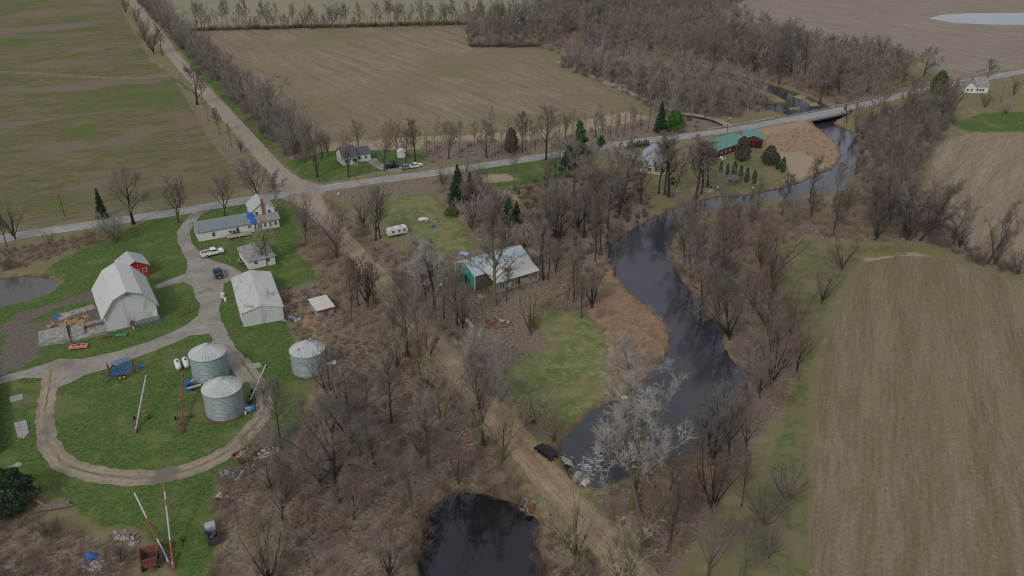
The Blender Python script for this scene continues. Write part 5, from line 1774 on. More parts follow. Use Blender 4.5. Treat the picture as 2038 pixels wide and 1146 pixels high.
# --- canoe
A, B = G(925, 637), G(942, 654)
t = tag(empty('rowing_boat', ((A[0] + B[0]) / 2, (A[1] + B[1]) / 2, 0), math.atan2(B[1] - A[1], B[0] - A[0])), 'long white boat lying on the leaves west of the tall bare tree', 'boat')
L = math.dist(A, B) * 1.05
vs, fs = [], []
NS, NC = 15, 9
for i in range(NS):
    u = i / (NS - 1) * 2 - 1
    hw = 0.55 * (1 - abs(u) ** 2.4)
    dep = 0.5 * (1 - 0.3 * abs(u) ** 3)
    for k in range(NC):
        a = math.pi * k / (NC - 1)
        vs.append((u * L / 2, hw * math.cos(a), 0.5 + 0.15 * u * u - dep * math.sin(a)))
for i in range(NS - 1):
    for k in range(NC - 1):
        q_ = i * NC + k
        fs.append((q_, q_ + 1, q_ + NC + 1, q_ + NC))
m = MB().add(vs, fs)
m.add([(x, y * 0.93, z + 0.03) for x, y, z in vs], [tuple(reversed(f)) for f in fs])
m.build('hull', M['tank_white'], t)
for x in (-0.8, 0.0, 0.9):
    MB().box(x - 0.12, x + 0.12, -0.5, 0.5, 0.42, 0.47).build('seat', M['wood_pale'], t)


# ------------------------------------------------------------------ vehicles
def vehicle(p0, p1, kind, paint, label, L=None, group=None):
    """p0 rear, p1 front ground pixels"""
    a, b = G(*p0), G(*p1)
    c = ((a[0] + b[0]) / 2, (a[1] + b[1]) / 2)
    rz = math.atan2(b[1] - a[1], b[0] - a[0])
    nm = {'pickup': 'pickup_truck', 'suv': 'parked_car', 'car': 'parked_car'}[kind]
    t = tag(empty(nm, (c[0], c[1], 0.06), rz), label, {'pickup': 'pickup truck'}.get(kind, 'car'), group)
    p = M[paint]
    if kind == 'pickup':
        L = L or 5.9
        h = L / 2
        hw = 1.0
        body = MB()
        body.prism_y([(-h, 0.5), (h - 0.15, 0.5), (h, 0.75), (h - 0.05, 1.12), (h - 1.6, 1.22), (-h, 1.2)], -hw, hw)
        body.build('body', p, t)
        MB().box(-h + 0.12, -0.55, -hw + 0.16, hw - 0.16, 1.205, 1.23).build('bed_floor', M['steel_dark'], t)
        MB().box(-h, -0.5, -hw, -hw + 0.14, 1.2, 1.45).box(-h, -0.5, hw - 0.14, hw, 1.2, 1.45).box(-h, -h + 0.1, -hw, hw, 1.2, 1.45).build('bed_side', p, t)
        MB().prism_y([(-0.5, 1.23), (1.75, 1.23), (0.95, 1.86), (-0.35, 1.88)], -hw + 0.1, hw - 0.1).build('cabin', p, t)
        gl = MB()
        gl.prism_y([(-0.36, 1.30), (1.40, 1.30), (0.92, 1.76), (-0.28, 1.78)], -hw + 0.085, -hw + 0.1)
        gl.prism_y([(-0.36, 1.30), (1.40, 1.30), (0.92, 1.76), (-0.28, 1.78)], hw - 0.1, hw - 0.085)
        gl.add([(1.72, -0.8, 1.28), (1.72, 0.8, 1.28), (1.05, 0.72, 1.82), (1.05, -0.72, 1.82)], [(0, 1, 2, 3)])
        gl.add([(-0.515, -0.7, 1.32), (-0.515, 0.7, 1.32), (-0.40, 0.66, 1.78), (-0.40, -0.66, 1.78)], [(3, 2, 1, 0)])
        gl.build('window', M['glass'], t)
        wx = (-h + 1.25, h - 1.05)
    else:
        L = L or (4.8 if kind == 'suv' else 4.6)
        h = L / 2
        hw = 0.92
        body = MB()
        body.prism_y([(-h, 0.4), (-h + 0.1, 0.28), (h - 0.15, 0.28), (h, 0.5), (h - 0.1, 0.8), (h - 1.2, 0.98), (-h + 0.05, 1.0), (-h - 0.02, 0.7)], -hw, hw)
        body.build('body', p, t)
        if kind == 'suv':
            pr = [(-h + 0.12, 1.0), (h - 1.25, 0.99), (h - 2.0, 1.60), (-h + 0.7, 1.66), (-h + 0.35, 1.55)]
        else:
            pr = [(-h + 0.35, 1.0), (h - 1.2, 0.98), (h - 1.95, 1.42), (-h + 1.25, 1.44)]
        MB().prism_y(pr, -hw + 0.12, hw - 0.12).build('cabin', M['glass'], t)
        top = pr[-1][1]
        x0 = pr[-1][0] + 0.05
        MB().box(x0 + 0.1, pr[2][0] - 0.02, -hw + 0.16, hw - 0.16, pr[2][1] - 0.0 + 0.045, pr[2][1] + 0.085).build('roof', p, t)
        pil = MB()
        for s_ in (-1, 1):
            yy = s_ * (hw - 0.11)
            for (u0, u1) in ((pr[1], pr[2]), (pr[0], pr[-1])):
                pil.tube((u0[0], yy, u0[1]), (u1[0], yy * 0.98, u1[1] + 0.04), 0.045, n=5)
            pil.tube((0.1, yy, 1.0), (0.0, yy, top), 0.04, n=5)
            pil.tube((pr[2][0], yy, pr[2][1] + 0.04), (pr[-1][0], yy, pr[-1][1] + 0.04), 0.045, n=5)
        pil.build('pillar', p, t)
        wx = (-h + 0.9, h - 0.9)
    for x in wx:
        for s_ in (-1, 1):
            r_ = 0.4 if kind == 'pickup' else 0.35
            w_ = MB().tube((x, s_ * (hw - 0.2), r_), (x, s_ * (hw + 0.03), r_), r_, n=18).build('wheel', M['tyre'], t)
            MB().tube((x, s_ * (hw + 0.028), r_), (x, s_ * (hw + 0.045), r_), r_ * 0.58, n=14).build('rim', M['steel'], w_)
    zl = 0.95 if kind == 'pickup' else 0.72
    for s_ in (-1, 1):
        MB().box(h - 0.1, h + 0.012, s_ * (hw - 0.2) - 0.17, s_ * (hw - 0.2) + 0.17, zl - 0.1, zl + 0.08).build('headlight', M['lamp_clear'], t)
        MB().box(-h - 0.03, -h + 0.1, s_ * (hw - 0.14) - 0.13, s_ * (hw - 0.14) + 0.13, zl - 0.05, zl + 0.22).build('tail_light', M['lamp_red'], t)
    MB().box(h - 0.03, h + 0.04, -hw * 0.95, hw * 0.95, 0.35, 0.5).build('bumper', M['steel'] if kind == 'pickup' else M['steel_dark'], t)
    MB().box(-h - 0.05, -h + 0.02, -0.25, 0.25, 0.55, 0.68).build('licence_plate', M['tank_white'], t)
    return t


vehicle((404, 512), (442, 503), 'pickup', 'car_white', 'white crew-cab pickup truck parked on the lawn edge by the drive')
vehicle((438, 557), (431, 541), 'pickup', 'car_blue', 'dark blue pickup truck on the gravel yard facing away', 5.2)
vehicle((1104, 918), (1069, 892), 'suv', 'car_black', 'black car driving away along the brown gravel road')
vehicle((880, 572), (896, 558), 'car', 'car_white', 'white sedan parked before the teal gable of the pole barn')
vehicle((769, 336), (790, 332), 'suv', 'car_black', 'dark SUV, the nearer of two on the drive by the charcoal-roofed house')
vehicle((780, 327), (793, 330), 'car', 'car_dusty', 'dark car just behind the SUV on the drive by the small white shed')
vehicle((802, 337), (815, 334), 'car', 'car_silver', 'silver car by the road right of the dark pair')
vehicle((822, 334), (834, 331), 'car', 'car_white', 'pale car farthest right on the verge by the paved road')
vehicle((1238, 312), (1250, 318), 'car', 'car_silver', 'silver blue car on the short drive of the tan house')

# ------------------------------------------------------------------ bridge, rails, culverts, signs, poles
i0 = min(range(len(PAVED)), key=lambda i: (PAVED[i][0] - BR[0]) ** 2 + (PAVED[i][1] - BR[1]) ** 2)
pa, pb = PAVED[i0 - 4], PAVED[i0 + 4]
brz = math.atan2(pb[1] - pa[1], pb[0] - pa[0])
b = tag(empty('road_bridge', (PAVED[i0][0], PAVED[i0][1], 0), brz), 'low concrete road bridge carrying the paved road over the river', 'bridge')
BL = 13
MB().box(-BL, BL, -3.7, 3.7, 1.25, 1.6).build('deck', M['concrete_clean'], b)
MB().box(-BL, BL, -3.6, -3.2, 0.55, 1.25).box(-BL, BL, 3.2, 3.6, 0.55, 1.25).box(-BL, BL, -0.2, 0.2, 0.6, 1.25).build('girder', M['steel_dark'], b)
for s_ in (-1, 1):
    MB().box(s_ * BL - 0.6, s_ * BL + 0.6, -3.9, 3.9, -2.0, 1.25).build('abutment', M['concrete'], b)
    pr = MB().box(-BL, BL, s_ * 3.62 - 0.09, s_ * 3.62 + 0.09, 2.05, 2.3)
    for x in np.linspace(-BL + 0.2, BL - 0.2, 14):
        pr.box(x - 0.09, x + 0.09, s_ * 3.62 - 0.08, s_ * 3.62 + 0.08, 1.6, 2.05)
    pr.build('parapet', M['steel'], b)


def guardrail(i0_, i1_, side, label):
    pts = PAVED[i0_:i1_:4]
    c = pts[0]
    t = tag(empty('guardrail', (c[0], c[1], 0)), label, 'guardrail')
    off = []
    for k, p in enumerate(pts):
        a = pts[max(0, k - 1)]; d = pts[min(len(pts) - 1, k + 1)]
        L = math.dist(a, d)
        off.append((p[0] + side * 3.45 * -(d[1] - a[1]) / L - c[0], p[1] + side * 3.45 * (d[0] - a[0]) / L - c[1], bankz(*p)))
    m = MB()
    for k in range(len(off) - 1):
        a, d = off[k], off[k + 1]
        m.tube((a[0], a[1], a[2] + 0.62), (d[0], d[1], d[2] + 0.62), 0.16, n=4)
    m.build('rail', M['steel'], t)
    for a in off[::1]:
        MB().tube((a[0], a[1], a[2] - 0.3), (a[0], a[1], a[2] + 0.75), 0.09, n=5).build('post', M['wood_old'], t)


stp = 1.5
nb = int(14 / stp)
guardrail(i0 - nb - 30, i0 - nb, -1, 'near-side guardrail left of the river bridge')
guardrail(i0 - nb - 24, i0 - nb, 1, 'far-side guardrail left of the river bridge')
guardrail(i0 + nb, i0 + nb + 22, 1, 'far-side guardrail right of the river bridge')
guardrail(i0 + nb, i0 + nb + 8, -1, 'short near-side guardrail right of the river bridge')


def culvert(px, py, toward, label, mat):
    c = G(px, py, -0.2)
    d = G(toward[0], toward[1], -0.2)
    rz = math.atan2(d[1] - c[1], d[0] - c[0])
    t = tag(empty('culvert_pipe', (c[0], c[1], -0.35), rz), label, 'culvert')
    m = MB()
    prof = []
    L = 2.0
    vs, fs = [], []
    NR, NA = 22, 20
    for i in range(NR):
        x = L * i / (NR - 1)
        for k in range(NA):
            a = 2 * math.pi * k / NA
            r_ = 0.60 + 0.02 * (i % 2)
            vs.append((x, r_ * math.cos(a), r_ * math.sin(a)))
    nv = len(vs)
    vs += [(x, y * 0.9, z * 0.9) for x, y, z in vs]
    for i in range(NR - 1):
        for k in range(NA):
            k2 = (k + 1) % NA
            fs.append((i * NA + k, i * NA + k2, (i + 1) * NA + k2, (i + 1) * NA + k))
            fs.append((nv + i * NA + k2, nv + i * NA + k, nv + (i + 1) * NA + k, nv + (i + 1) * NA + k2))
    for k in range(NA):
        k2 = (k + 1) % NA
        fs.append((k, nv + k, nv + k2, k2))
    m.add(vs, fs)
    m.build('pipe', M[mat], t)
    MB().tube((0.5, 0, 0), (0.6, 0, 0), 0.54, n=20).build('dark_inside', mat_plain('dark pipe inside', (0.01, 0.01, 0.01), 0.1), t)


culvert(1038, 1009, (1060, 975), 'grey corrugated culvert pipe on the pond side, left of its pair', 'concrete_clean')
culvert(1053, 1021, (1075, 985), 'rust-mouthed corrugated culvert pipe on the pond side, right of its pair', 'rust')
culvert(1153, 941, (1130, 970), 'pale culvert pipe on the river side, farther of its pair', 'concrete_clean')
culvert(1168, 955, (1145, 985), 'pale culvert pipe on the river side, nearer of its pair', 'tank_white')
c = G(1129, 915)
t = tag(empty('riprap_spill', (c[0], c[1], 0), 0.6), 'white broken stone spillway on the bank beside the black car', 'stones')
m = MB()
for k in range(30):
    m.obox((rnd.gauss(0, .3), rnd.gauss(0, .8), rnd.uniform(-.5, .05)), (rnd.uniform(.12, .4), rnd.uniform(.12, .35), .2), rnd.uniform(0, 3), rnd.uniform(-.4, .4))
m.blob((0, 0, -0.3), 1.0, 3, 2, (.6, 1.6, .3))
m.build('stone', M['concrete_clean'], t)


def sign(px, py, label, mat, h=2.0, s_=0.75, dia=True, rz=0.0):
    c = G(px, py)
    t = tag(empty('road_sign', (c[0], c[1], 0), rz), label, 'sign')
    MB().tube((0, 0, 0), (0, 0, h + (s_ * 0.6 if dia else 0)), 0.04, n=6).build('post', M['steel'], t)
    o = MB().box(-s_ / 2, s_ / 2, -0.06, -0.04, -s_ / 2, s_ / 2).build('panel', M[mat], t)
    o.location = (0, 0, h)
    if dia: o.rotation_euler = (0, math.pi / 4, 0)


sign(1240, 1042, 'grey diamond road sign seen from behind on the verge past the culverts', 'tank_white', 1.2, 0.7, True, 0.6)
sign(652, 393, 'small red stop sign at the crossroads corner', 'red_paint', 1.7, 0.6, False, 1.9)
for k, (px, py, lb) in enumerate([(674, 392, 'grey mailbox on a post by the crossroads'), (1094, 296, 'white mailbox at the far verge of the paved road'), (1452, 241, 'white utility box beside the woodland lane'),
                                  (1428, 372 + 8, 'white pump box at the tip of the riverside lawn'), (1498, 381, 'white post box at the river edge of the lawn')]):
    c = G(px, py)
    t = tag(empty('mailbox', (c[0], c[1], 0)), lb, 'mailbox')
    MB().box(-0.06, 0.06, -0.06, 0.06, 0, 1.0).build('post', M['wood_old'], t)
    MB().prism_y([(-.22, 1.0), (.22, 1.0), (.22, 1.3), (.12, 1.45), (-.12, 1.45), (-.22, 1.3)], -.35, .35).build('box', M['tank_white'], t)


def pole(px, py, ty, label, lean=0.0, arm=False):
    h = HG(px, py, ty)
    c = G(px, py)
    t = tag(empty('utility_pole', (c[0], c[1], 0), 0), label, 'utility pole')
    MB().tube((0, 0, 0), (lean, 0, h), 0.16, 0.11, 8).build('pole', M['pole_wood'], t)
    if arm:
        MB().box(lean - 0.9, lean + 0.9, -0.06, 0.06, h - 0.7, h - 0.55).build('crossarm', M['pole_wood'], t)
        for x in (-0.8, 0, 0.8):
            MB().lathe([(0.05, 0), (0.07, 0.1), (0.03, 0.18)], 6, (lean + x, 0, h - 0.55)).build('insulator', M['tank_white'], t)


pole(129, 431, 384, 'lone wooden pole in the rough pasture north of the road', -0.2)
pole(558, 528, 482, 'pale wooden yard pole standing on the lawn right of the small white house', -0.3)
pole(532, 529, 440, 'thin dark pole in front of the small white house', 0.0)
pole(636, 362, 322, 'utility pole on the corner by the crossroads lawn', 0.0, True)
pole(1990, 204, 170, 'wooden pole right of the far white cottage', 0.2, True)
pole(1446, 268, 238, 'pole beside the paved road opposite the dark red garage', 0.0, True)


# ================================================================== vegetation
class Seg:
    """collects tapered limbs as triangles"""
    def __init__(self):
        self.v = []
        self.t = []

    def limb(self, pts, rads, n):
        b = len(self.v)
        m = len(pts)
        d = (pts[-1] - pts[0])
        if d.length < 1e-5: return
        a = d.orthogonal().normalized()
        c = d.normalized().cross(a)
        for p, r in zip(pts, rads):
            for k in range(n):
                t = 6.28318 * k / n
                q = p + a * (r * math.cos(t)) + c * (r * math.sin(t))
                self.v.append((q.x, q.y, q.z))
        for i in range(m - 1):
            for k in range(n):
                k2 = (k + 1) % n
                p, q, r_, s_ = b + i * n + k, b + i * n + k2, b + (i + 1) * n + k2, b + (i + 1) * n + k
                self.t += [(p, q, r_), (p, r_, s_)]

    def spike(self, p, d, L, r):
        """one fine twig: a three sided needle"""
        b = len(self.v)
        a = d.orthogonal().normalized() * r
        c = d.cross(a).normalized() * r
        e = p + d * L
        for q in (p + a, p - a * 0.5 + c * 0.87, p - a * 0.5 - c * 0.87, e):
            self.v.append((q.x, q.y, q.z))
        self.t += [(b, b + 1, b + 3), (b + 1, b + 2, b + 3), (b + 2, b, b + 3)]


KINDS = {
    # trunk: share of height that is clear stem; ang: limb angle; up: pull to the sky; lim: limbs; sub: sublimbs; tw: twigs on each
    'oak': dict(clear=.22, ang=62, up=.25, lim=10, ll=.52, sub=7, sl=.42, ter=6, tl=.34, tw=7, twl=.95, r=.026, wig=.30),
    'vase': dict(clear=.20, ang=30, up=.35, lim=11, ll=.70, sub=8, sl=.34, ter=6, tl=.30, tw=6, twl=.85, r=.022, wig=.16),
    'tall': dict(clear=.35, ang=42, up=.45, lim=15, ll=.34, sub=6, sl=.42, ter=5, tl=.36, tw=6, twl=.75, r=.019, wig=.16),
    'multi': dict(clear=.06, ang=24, up=.40, lim=8, ll=.82, sub=8, sl=.30, ter=5, tl=.32, tw=6, twl=.80, r=.017, wig=.18),
    'gnarl': dict(clear=.18, ang=44, up=.35, lim=8, ll=.50, sub=8, sl=.36, ter=7, tl=.36, tw=7, twl=.8, r=.021, wig=.38),
    'bush': dict(clear=.03, ang=38, up=.25, lim=13, ll=.80, sub=6, sl=.36, ter=4, tl=.42, tw=5, twl=.5, r=.009, wig=.22),
    'sapling': dict(clear=.25, ang=38, up=.4, lim=12, ll=.34, sub=4, sl=.45, ter=3, tl=.4, tw=4, twl=.5, r=.010, wig=.16),
    'slim': dict(clear=.42, ang=36, up=.5, lim=10, ll=.24, sub=4, sl=.42, ter=3, tl=.4, tw=4, twl=.6, r=.012, wig=.12),
}


def grow(kind, seed, H=15.0, lod=0, twr=0.016):
    """bare broadleaf tree. returns (trunk Seg, crown Seg)"""
    q = random.Random(seed)
    K = KINDS[kind]
    TR, CR = Seg(), Seg()
    zup = Vector((0, 0, 1))

    def path(p, d, L, n, wig, up):
        pts = [p.copy()]
        dirs = [d.copy()]
        for i in range(n):
            d = (d + Vector((q.gauss(0, wig), q.gauss(0, wig), q.gauss(0, wig * .7))) * (1.0 / math.sqrt(n)) * 1.4 + zup * (up / n)).normalized()
            p = p + d * (L / n)
            pts.append(p.copy())
            dirs.append(d.copy())
        return pts, dirs

    def side(d, ang, az):
        a = d.orthogonal().normalized()
        c = d.cross(a)
        s = math.sin(ang)
        return (d * math.cos(ang) + a * (s * math.cos(az)) + c * (s * math.sin(az))).normalized()

    r0 = H * K['r']
    tp, td = path(Vector((0, 0, -0.15)), Vector((q.gauss(0, .04), q.gauss(0, .04), 1)).normalized(), H * (0.93 if kind in ('tall', 'slim', 'sapling') else 0.62 if kind != 'bush' else .4), 8, K['wig'] * .35, .3)
    rr = [r0 * (1 - .8 * (i / 8) ** 0.9) for i in range(9)]
    rr[0] = r0 * 1.35
    TR.limb(tp, rr, 7 if lod == 0 else 5)
    az0 = q.uniform(0, 6.28)
    nl = K['lim'] if lod == 0 else max(6, int(K['lim'] * .8))
    for i in range(nl):
        f = (i + .5) / nl
        t = K['clear'] + (1 - K['clear']) * f * .98
        if kind in ('multi', 'bush'): t = K['clear'] + .25 * f * q.random()
        x = t * 8
        k = min(7, int(x))
        p = tp[k].lerp(tp[k + 1], x - k)
        ang = R(K['ang'] * q.uniform(.75, 1.25) * (1.1 - .45 * f))
        d = side(td[k], ang, az0 + i * 2.4 + q.gauss(0, .3))
        L = H * K['ll'] * q.uniform(.8, 1.15) * (1.0 - .45 * f if kind not in ('vase', 'multi', 'bush') else 1 - .25 * f)
        rl = rr[k] * q.uniform(.42, .62)
        lp, ld = path(p, d, L, 7, K['wig'], K['up'])
        lr = [max(.018, rl * (1 - .85 * j / 7)) for j in range(8)]
        TR.limb(lp, lr, 5 if lod == 0 else 4)
        ns = K['sub'] if lod == 0 else max(3, K['sub'] - 2)
        for j in range(ns):
            g = .22 + .78 * (j + q.random() * .8) / ns
            x = min(6.99, g * 7)
            k2 = int(x)
            p2 = lp[k2].lerp(lp[k2 + 1], x - k2)
            d2 = side(ld[k2], R(q.uniform(28, 58)), q.uniform(0, 6.28))
            d2 = (d2 + zup * .18).normalized()
            L2 = L * K['sl'] * q.uniform(.75, 1.2) * (1.15 - .5 * g)
            sp, sd = path(p2, d2, L2, 4, K['wig'] * 1.1, K['up'] * .8)
            r2 = max(.016, lr[k2] * .5)
            CR.limb(sp, [r2, r2 * .8, r2 * .6, r2 * .45, r2 * .3], 4 if lod == 0 else 3)
            if lod == 0:
                for m in range(K['ter']):
                    g2 = .2 + .8 * (m + q.random()) / K['ter']
                    x = min(3.99, g2 * 4)
                    k3 = int(x)
                    p3 = sp[k3].lerp(sp[k3 + 1], x - k3)
                    d3 = side(sd[k3], R(q.uniform(25, 60)), q.uniform(0, 6.28))
                    d3 = (d3 + zup * .15).normalized()
                    L3 = L2 * K['tl'] * q.uniform(.8, 1.4)
                    qp, qd = path(p3, d3, L3, 2, K['wig'], K['up'] * .5)
                    CR.limb(qp, [r2 * .38 + .006, r2 * .26 + .005, .008], 3)
                    for w_ in range(K['tw']):
                        x = q.random() * 1.99
                        k4 = int(x)
                        p4 = qp[k4].lerp(qp[k4 + 1], x - k4)
                        d4 = side(qd[k4], R(q.uniform(15, 60)), q.uniform(0, 6.28))
                        CR.spike(p4, d4, K['twl'] * q.uniform(.5, 1.3) * H / 15, twr)
            else:
                for w_ in range(10):
                    x = q.random() * 3.99
                    k3 = int(x)
                    p3 = sp[k3].lerp(sp[k3 + 1], x - k3)
                    d3 = side(sd[k3], R(q.uniform(15, 65)), q.uniform(0, 6.28))
                    CR.spike(p3, (d3 + zup * .2).normalized(), K['twl'] * 1.7 * q.uniform(.5, 1.3) * H / 15, twr)
    return TR, CR


def seg_arrays(s):
    return np.array(s.v, dtype=np.float32), np.array(s.t, dtype=np.int32)


# library: (kind, variant) -> mesh datablocks with real height 15 m (bush 4 m)
LIB = {}


def lib(kind, var, bark, twig):
    key = (kind, var, bark, twig)
    if key not in LIB:
        base = (kind, var)
        if base not in LIB:
            H = {'bush': 4.5, 'sapling': 6.0}.get(kind, 15.0)
            a, b = grow(kind, sum(map(ord, kind)) * 7 + var * 13, H, 0, {'bush': .017, 'sapling': .014}.get(kind, .023))
            LIB[base] = (H, seg_arrays(a), seg_arrays(b))
        H, A, B = LIB[base]
        o1 = np_mesh('trunk', A[0], A[1], M[bark])
        o2 = np_mesh('crown', B[0], B[1], M[twig])
        m1, m2 = o1.data, o2.data
        bpy.data.objects.remove(o1)
        bpy.data.objects.remove(o2)
        zmax = float(np.percentile(B[0][:, 2], 99.7))
        LIB[key] = (zmax, m1, m2)
    return LIB[key]


TREE_COUNT = [0]


def tree(px, py, h, kind, label, group=None, bark='bark', twig='twig', var=None, lean=(0, 0), wide=1.0, name='bare_tree', cat='tree', pix=True, rz=None, z=0.0):
    """h: height in metres, or a negative number: the picture row of the crown's top"""
    if pix:
        if h < 0 or h > 27: h = HG(px, py, abs(h))
        c = G(px, py)
    else:
        c = (px, py)
    if var is None: var = rnd.randrange(3)
    hm, m1, m2 = lib(kind, var, bark, twig)
    t = empty(name, (c[0], c[1], z), rnd.uniform(0, 6.28) if rz is None else rz)
    s_ = h / hm
    t.scale = (s_ * wide, s_ * wide, s_)
    if lean != (0, 0):
        t.rotation_euler = (R(lean[1]), R(lean[0]), rz or 0)
    tag(t, label, cat, group)
    for nm, m in (('trunk', m1), ('crown', m2)):
        o = bpy.data.objects.new(nm, m)
        COL.objects.link(o)
        o.parent = t
    TREE_COUNT[0] += 1
    return t


T = tree
# ---- trees that can be told apart
T(-1000, 0, 5, 'oak', '', None) if False else None
T(266, 446, 330, 'oak', 'wide spreading bare tree on the near verge of the road, left of the drive mouth', bark='bark', var=0, wide=.95)
T(355, 443, 347, 'vase', 'bare tree on the lawn corner right where the gravel drive meets the road', var=1, wide=.95)
T(447, 429, 336, 'vase', 'bare tree right behind the long white wing of the farmhouse', var=2)
T(516, 399, 312, 'vase', 'big leaning bare tree on the road verge behind the two-storey farmhouse block', var=0, lean=(-10, 0), wide=1.1)
T(550, 410, 338, 'gnarl', 'forked bare tree with pale trunk foot on the verge right of the farmhouse', bark='bark_pale', var=1, wide=.9)
T(608, 462, 382, 'multi', 'dense fan of thin stems at the lawn edge right of the farmhouse', var=0, wide=.9)
T(670, 497, 402, 'multi', 'many-stemmed bare tree in the scrub beside the gravel road, opposite the crossroads clearing', var=1)
T(521, 529, 436, 'vase', 'mossy bare yard tree before the small white house', bark='bark_moss', twig='twig_tan', var=1, wide=.95)
T(31, 476, 388, 'multi', 'bare many-stemmed tree on the road verge nearest the left edge', var=2)
T(14, 490, 425, 'tall', 'thin bare tree between the road and the left edge', var=1)
T(631, 352, 246, 'vase', 'tall bare tree on the corner lawn beyond the crossroads beside the pole', var=0, wide=.8)
T(640, 316, 258, 'vase', 'smaller bare tree left of the charcoal-roofed house, nearer the hedge', var=2)
T(654, 313, 262, 'vase', 'smaller bare tree directly left of the charcoal-roofed house', var=1)
T(694, 352, 250, 'vase', 'bare tree standing in front of the charcoal-roofed house', var=2, wide=.8, twig='twig_red')
T(713, 291, 236, 'vase', 'bare tree right behind the charcoal-roofed house', var=0)
T(765, 340, 236, 'vase', 'bare tree on the lawn between the charcoal-roofed house and the tiny shed', var=1, wide=.85, twig='twig_red')
T(792, 304, 233, 'vase', 'bare tree just behind the tiny white garden shed', var=2, twig='twig_red')
T(807, 331, 252, 'tall', 'bare tree at the road behind the parked silver car', var=0)
T(827, 325, 233, 'tall', 'slender tall bare tree behind the rightmost parked car', var=1)
T(850, 317, 262, 'slim', 'very thin bare pole-like tree right of the parked cars', var=0)
T(893, 316, 238, 'vase', 'round-crowned bare tree behind the road, left of the crooked oak', var=0)
T(968, 314, 236, 'gnarl', 'crooked wide bare oak behind the paved road with bent low limbs', var=0, wide=1.15, bark='bark')
T(986, 311, 262, 'slim', 'thin straight bare tree just right of the crooked oak', var=1)
T(1000, 308, 255, 'slim', 'thin bare tree between the crooked oak and the brown cedar', var=2)
T(1040, 304, 222, 'tall', 'bare tall tree right of the brown cedar, left of its close neighbour', var=0)
T(1047, 301, 240, 'slim', 'thin bare tree crowding the tall one right of the brown cedar', var=1)
T(1066, 297, 250, 'gnarl', 'leaning bare tree in the roadside row left of the tallest one', var=2, lean=(-8, 0), wide=.6)
T(1087, 318, 205, 'tall', 'tallest bare tree at the near edge of the paved road opposite the garden plots', var=2, wide=1.2, bark='bark')
T(1112, 292, 225, 'slim', 'thin bare tree right behind the tallest roadside tree', var=0)
T(1125, 276, 224, 'vase', 'bare tree behind the big green pine by the road', var=1)
for k, (x, y, ty) in enumerate([(1185, 273, 222), (1214, 273, 216), (1241, 271, 220), (1260, 261, 214), (1290, 256, 212), (1165, 277, 226), (1228, 270, 226), (1275, 258, 222), (1150, 279, 230), (1200, 273, 228)]):
    T(x, y, ty, 'slim' if k % 3 else 'tall', 'thin straight bare tree in the row along the far road side toward the bridge', 'thin trees along the far road verge', var=k % 3)
T(1105, 338, 300, 'multi', 'low cluster of bare stems on the lawn beside the green pines', var=2, wide=.6)
T(1056, 346, 328, 'sapling', 'tiny bare sapling on the green strip beside the garden plots', cat='sapling', name='sapling')
T(1095, 343, 330, 'sapling', 'tiny sapling near the cluster of bare stems', cat='sapling', name='sapling')
T(1185, 424, 286, 'oak', 'huge round-crowned bare tree between the garden plots and the river', var=1, wide=1.0, bark='bark_moss')
T(1238, 402, 300, 'oak', 'broad bare tree on the red leaf litter left of the tan house', var=2, wide=.95)
T(1112, 428, 345, 'vase', 'bare tree with upswept limbs below the garden plots', var=1, wide=1.1)
T(1150, 455, 370, 'multi', 'bare tree nearest the outline of the garden plots in the riverside wood', var=0)
T(1311, 385, 290, 'tall', 'dark straight tree between the tan house and the river, leftmost of four trunks', var=0, wide=1.2)
T(1323, 387, 272, 'tall', 'dark straight tree in front of the tan house, second of four trunks', var=1, wide=1.2)
T(1331, 392, 262, 'tall', 'dark tall tree on the river bank before the tan house, nearest the water', var=2, wide=1.3)
T(1338, 393, 300, 'gnarl', 'dark tree leaning right over the leaf litter beside the tan house', var=1, lean=(14, 0), wide=.7)
T(1384, 394, 268, 'tall', 'tall bare tree at the end of the footpath by the river', var=0, wide=1.5)
T(1397, 386, 275, 'tall', 'bare tree just left of the fire pit', var=1, wide=1.4)
T(1409, 370, 282, 'tall', 'bare tree right behind the fire pit', var=2, wide=1.3)
T(1675, 540, 466, 'multi', 'pinkish bushy bare tree at the top corner of the large stubble field', var=1, twig='twig_red', wide=1.2)
T(1635, 603, 522, 'multi', 'small round bare tree alone on the green strip by the large stubble field', var=1, wide=.95)
T(1554, 484, 448, 'sapling', 'leaning sapling at the left top of the green strip', lean=(12, 0), cat='sapling', name='sapling')
T(1524, 653, 556, 'multi', 'big many-stemmed bare tree fanning out over the green strip', var=2, wide=1.3)
T(1410, 584, 466, 'vase', 'bare twin-trunk tree in the middle of the east bank wood', var=0)
T(1422, 578, 475, 'tall', 'bare tree touching the twin-trunk tree on the east bank', var=1)
T(1484, 594, 540, 'tall', 'small straight bare tree right of the twin-trunk tree', var=2)
T(1446, 569, 505, 'gnarl', 'crooked leaning bare tree on the east bank', var=1, wide=.8)
T(1758, 459, 372, 'vase', 'forked bare tree at the hedge corner nearest the river, above the green strip', var=2, bark='bark')
T(1790, 472, 340, 'tall', 'tall bare tree in the field hedge, left of a pair', var=0)
T(1799, 471, 362, 'slim', 'thin bare tree in the field hedge, right of a pair', var=1)
T(1816, 476, 425, 'slim', 'short bare snag in the field hedge', var=2)
T(1832, 479, 345, 'gnarl', 'large bare tree in the field hedge leaning far right', var=0, lean=(22, 0), wide=.75)
T(1897, 487, 392, 'gnarl', 'spreading bare tree with low broken limbs in the field hedge', var=1, wide=.95)
T(1966, 525, 398, 'gnarl', 'forked bare tree leaning right at the end of the field hedge', var=2, lean=(10, 0), wide=.7)
T(2026, 545, 492, 'bush', 'small bare bushy tree in the hedge at the right edge', var=2)
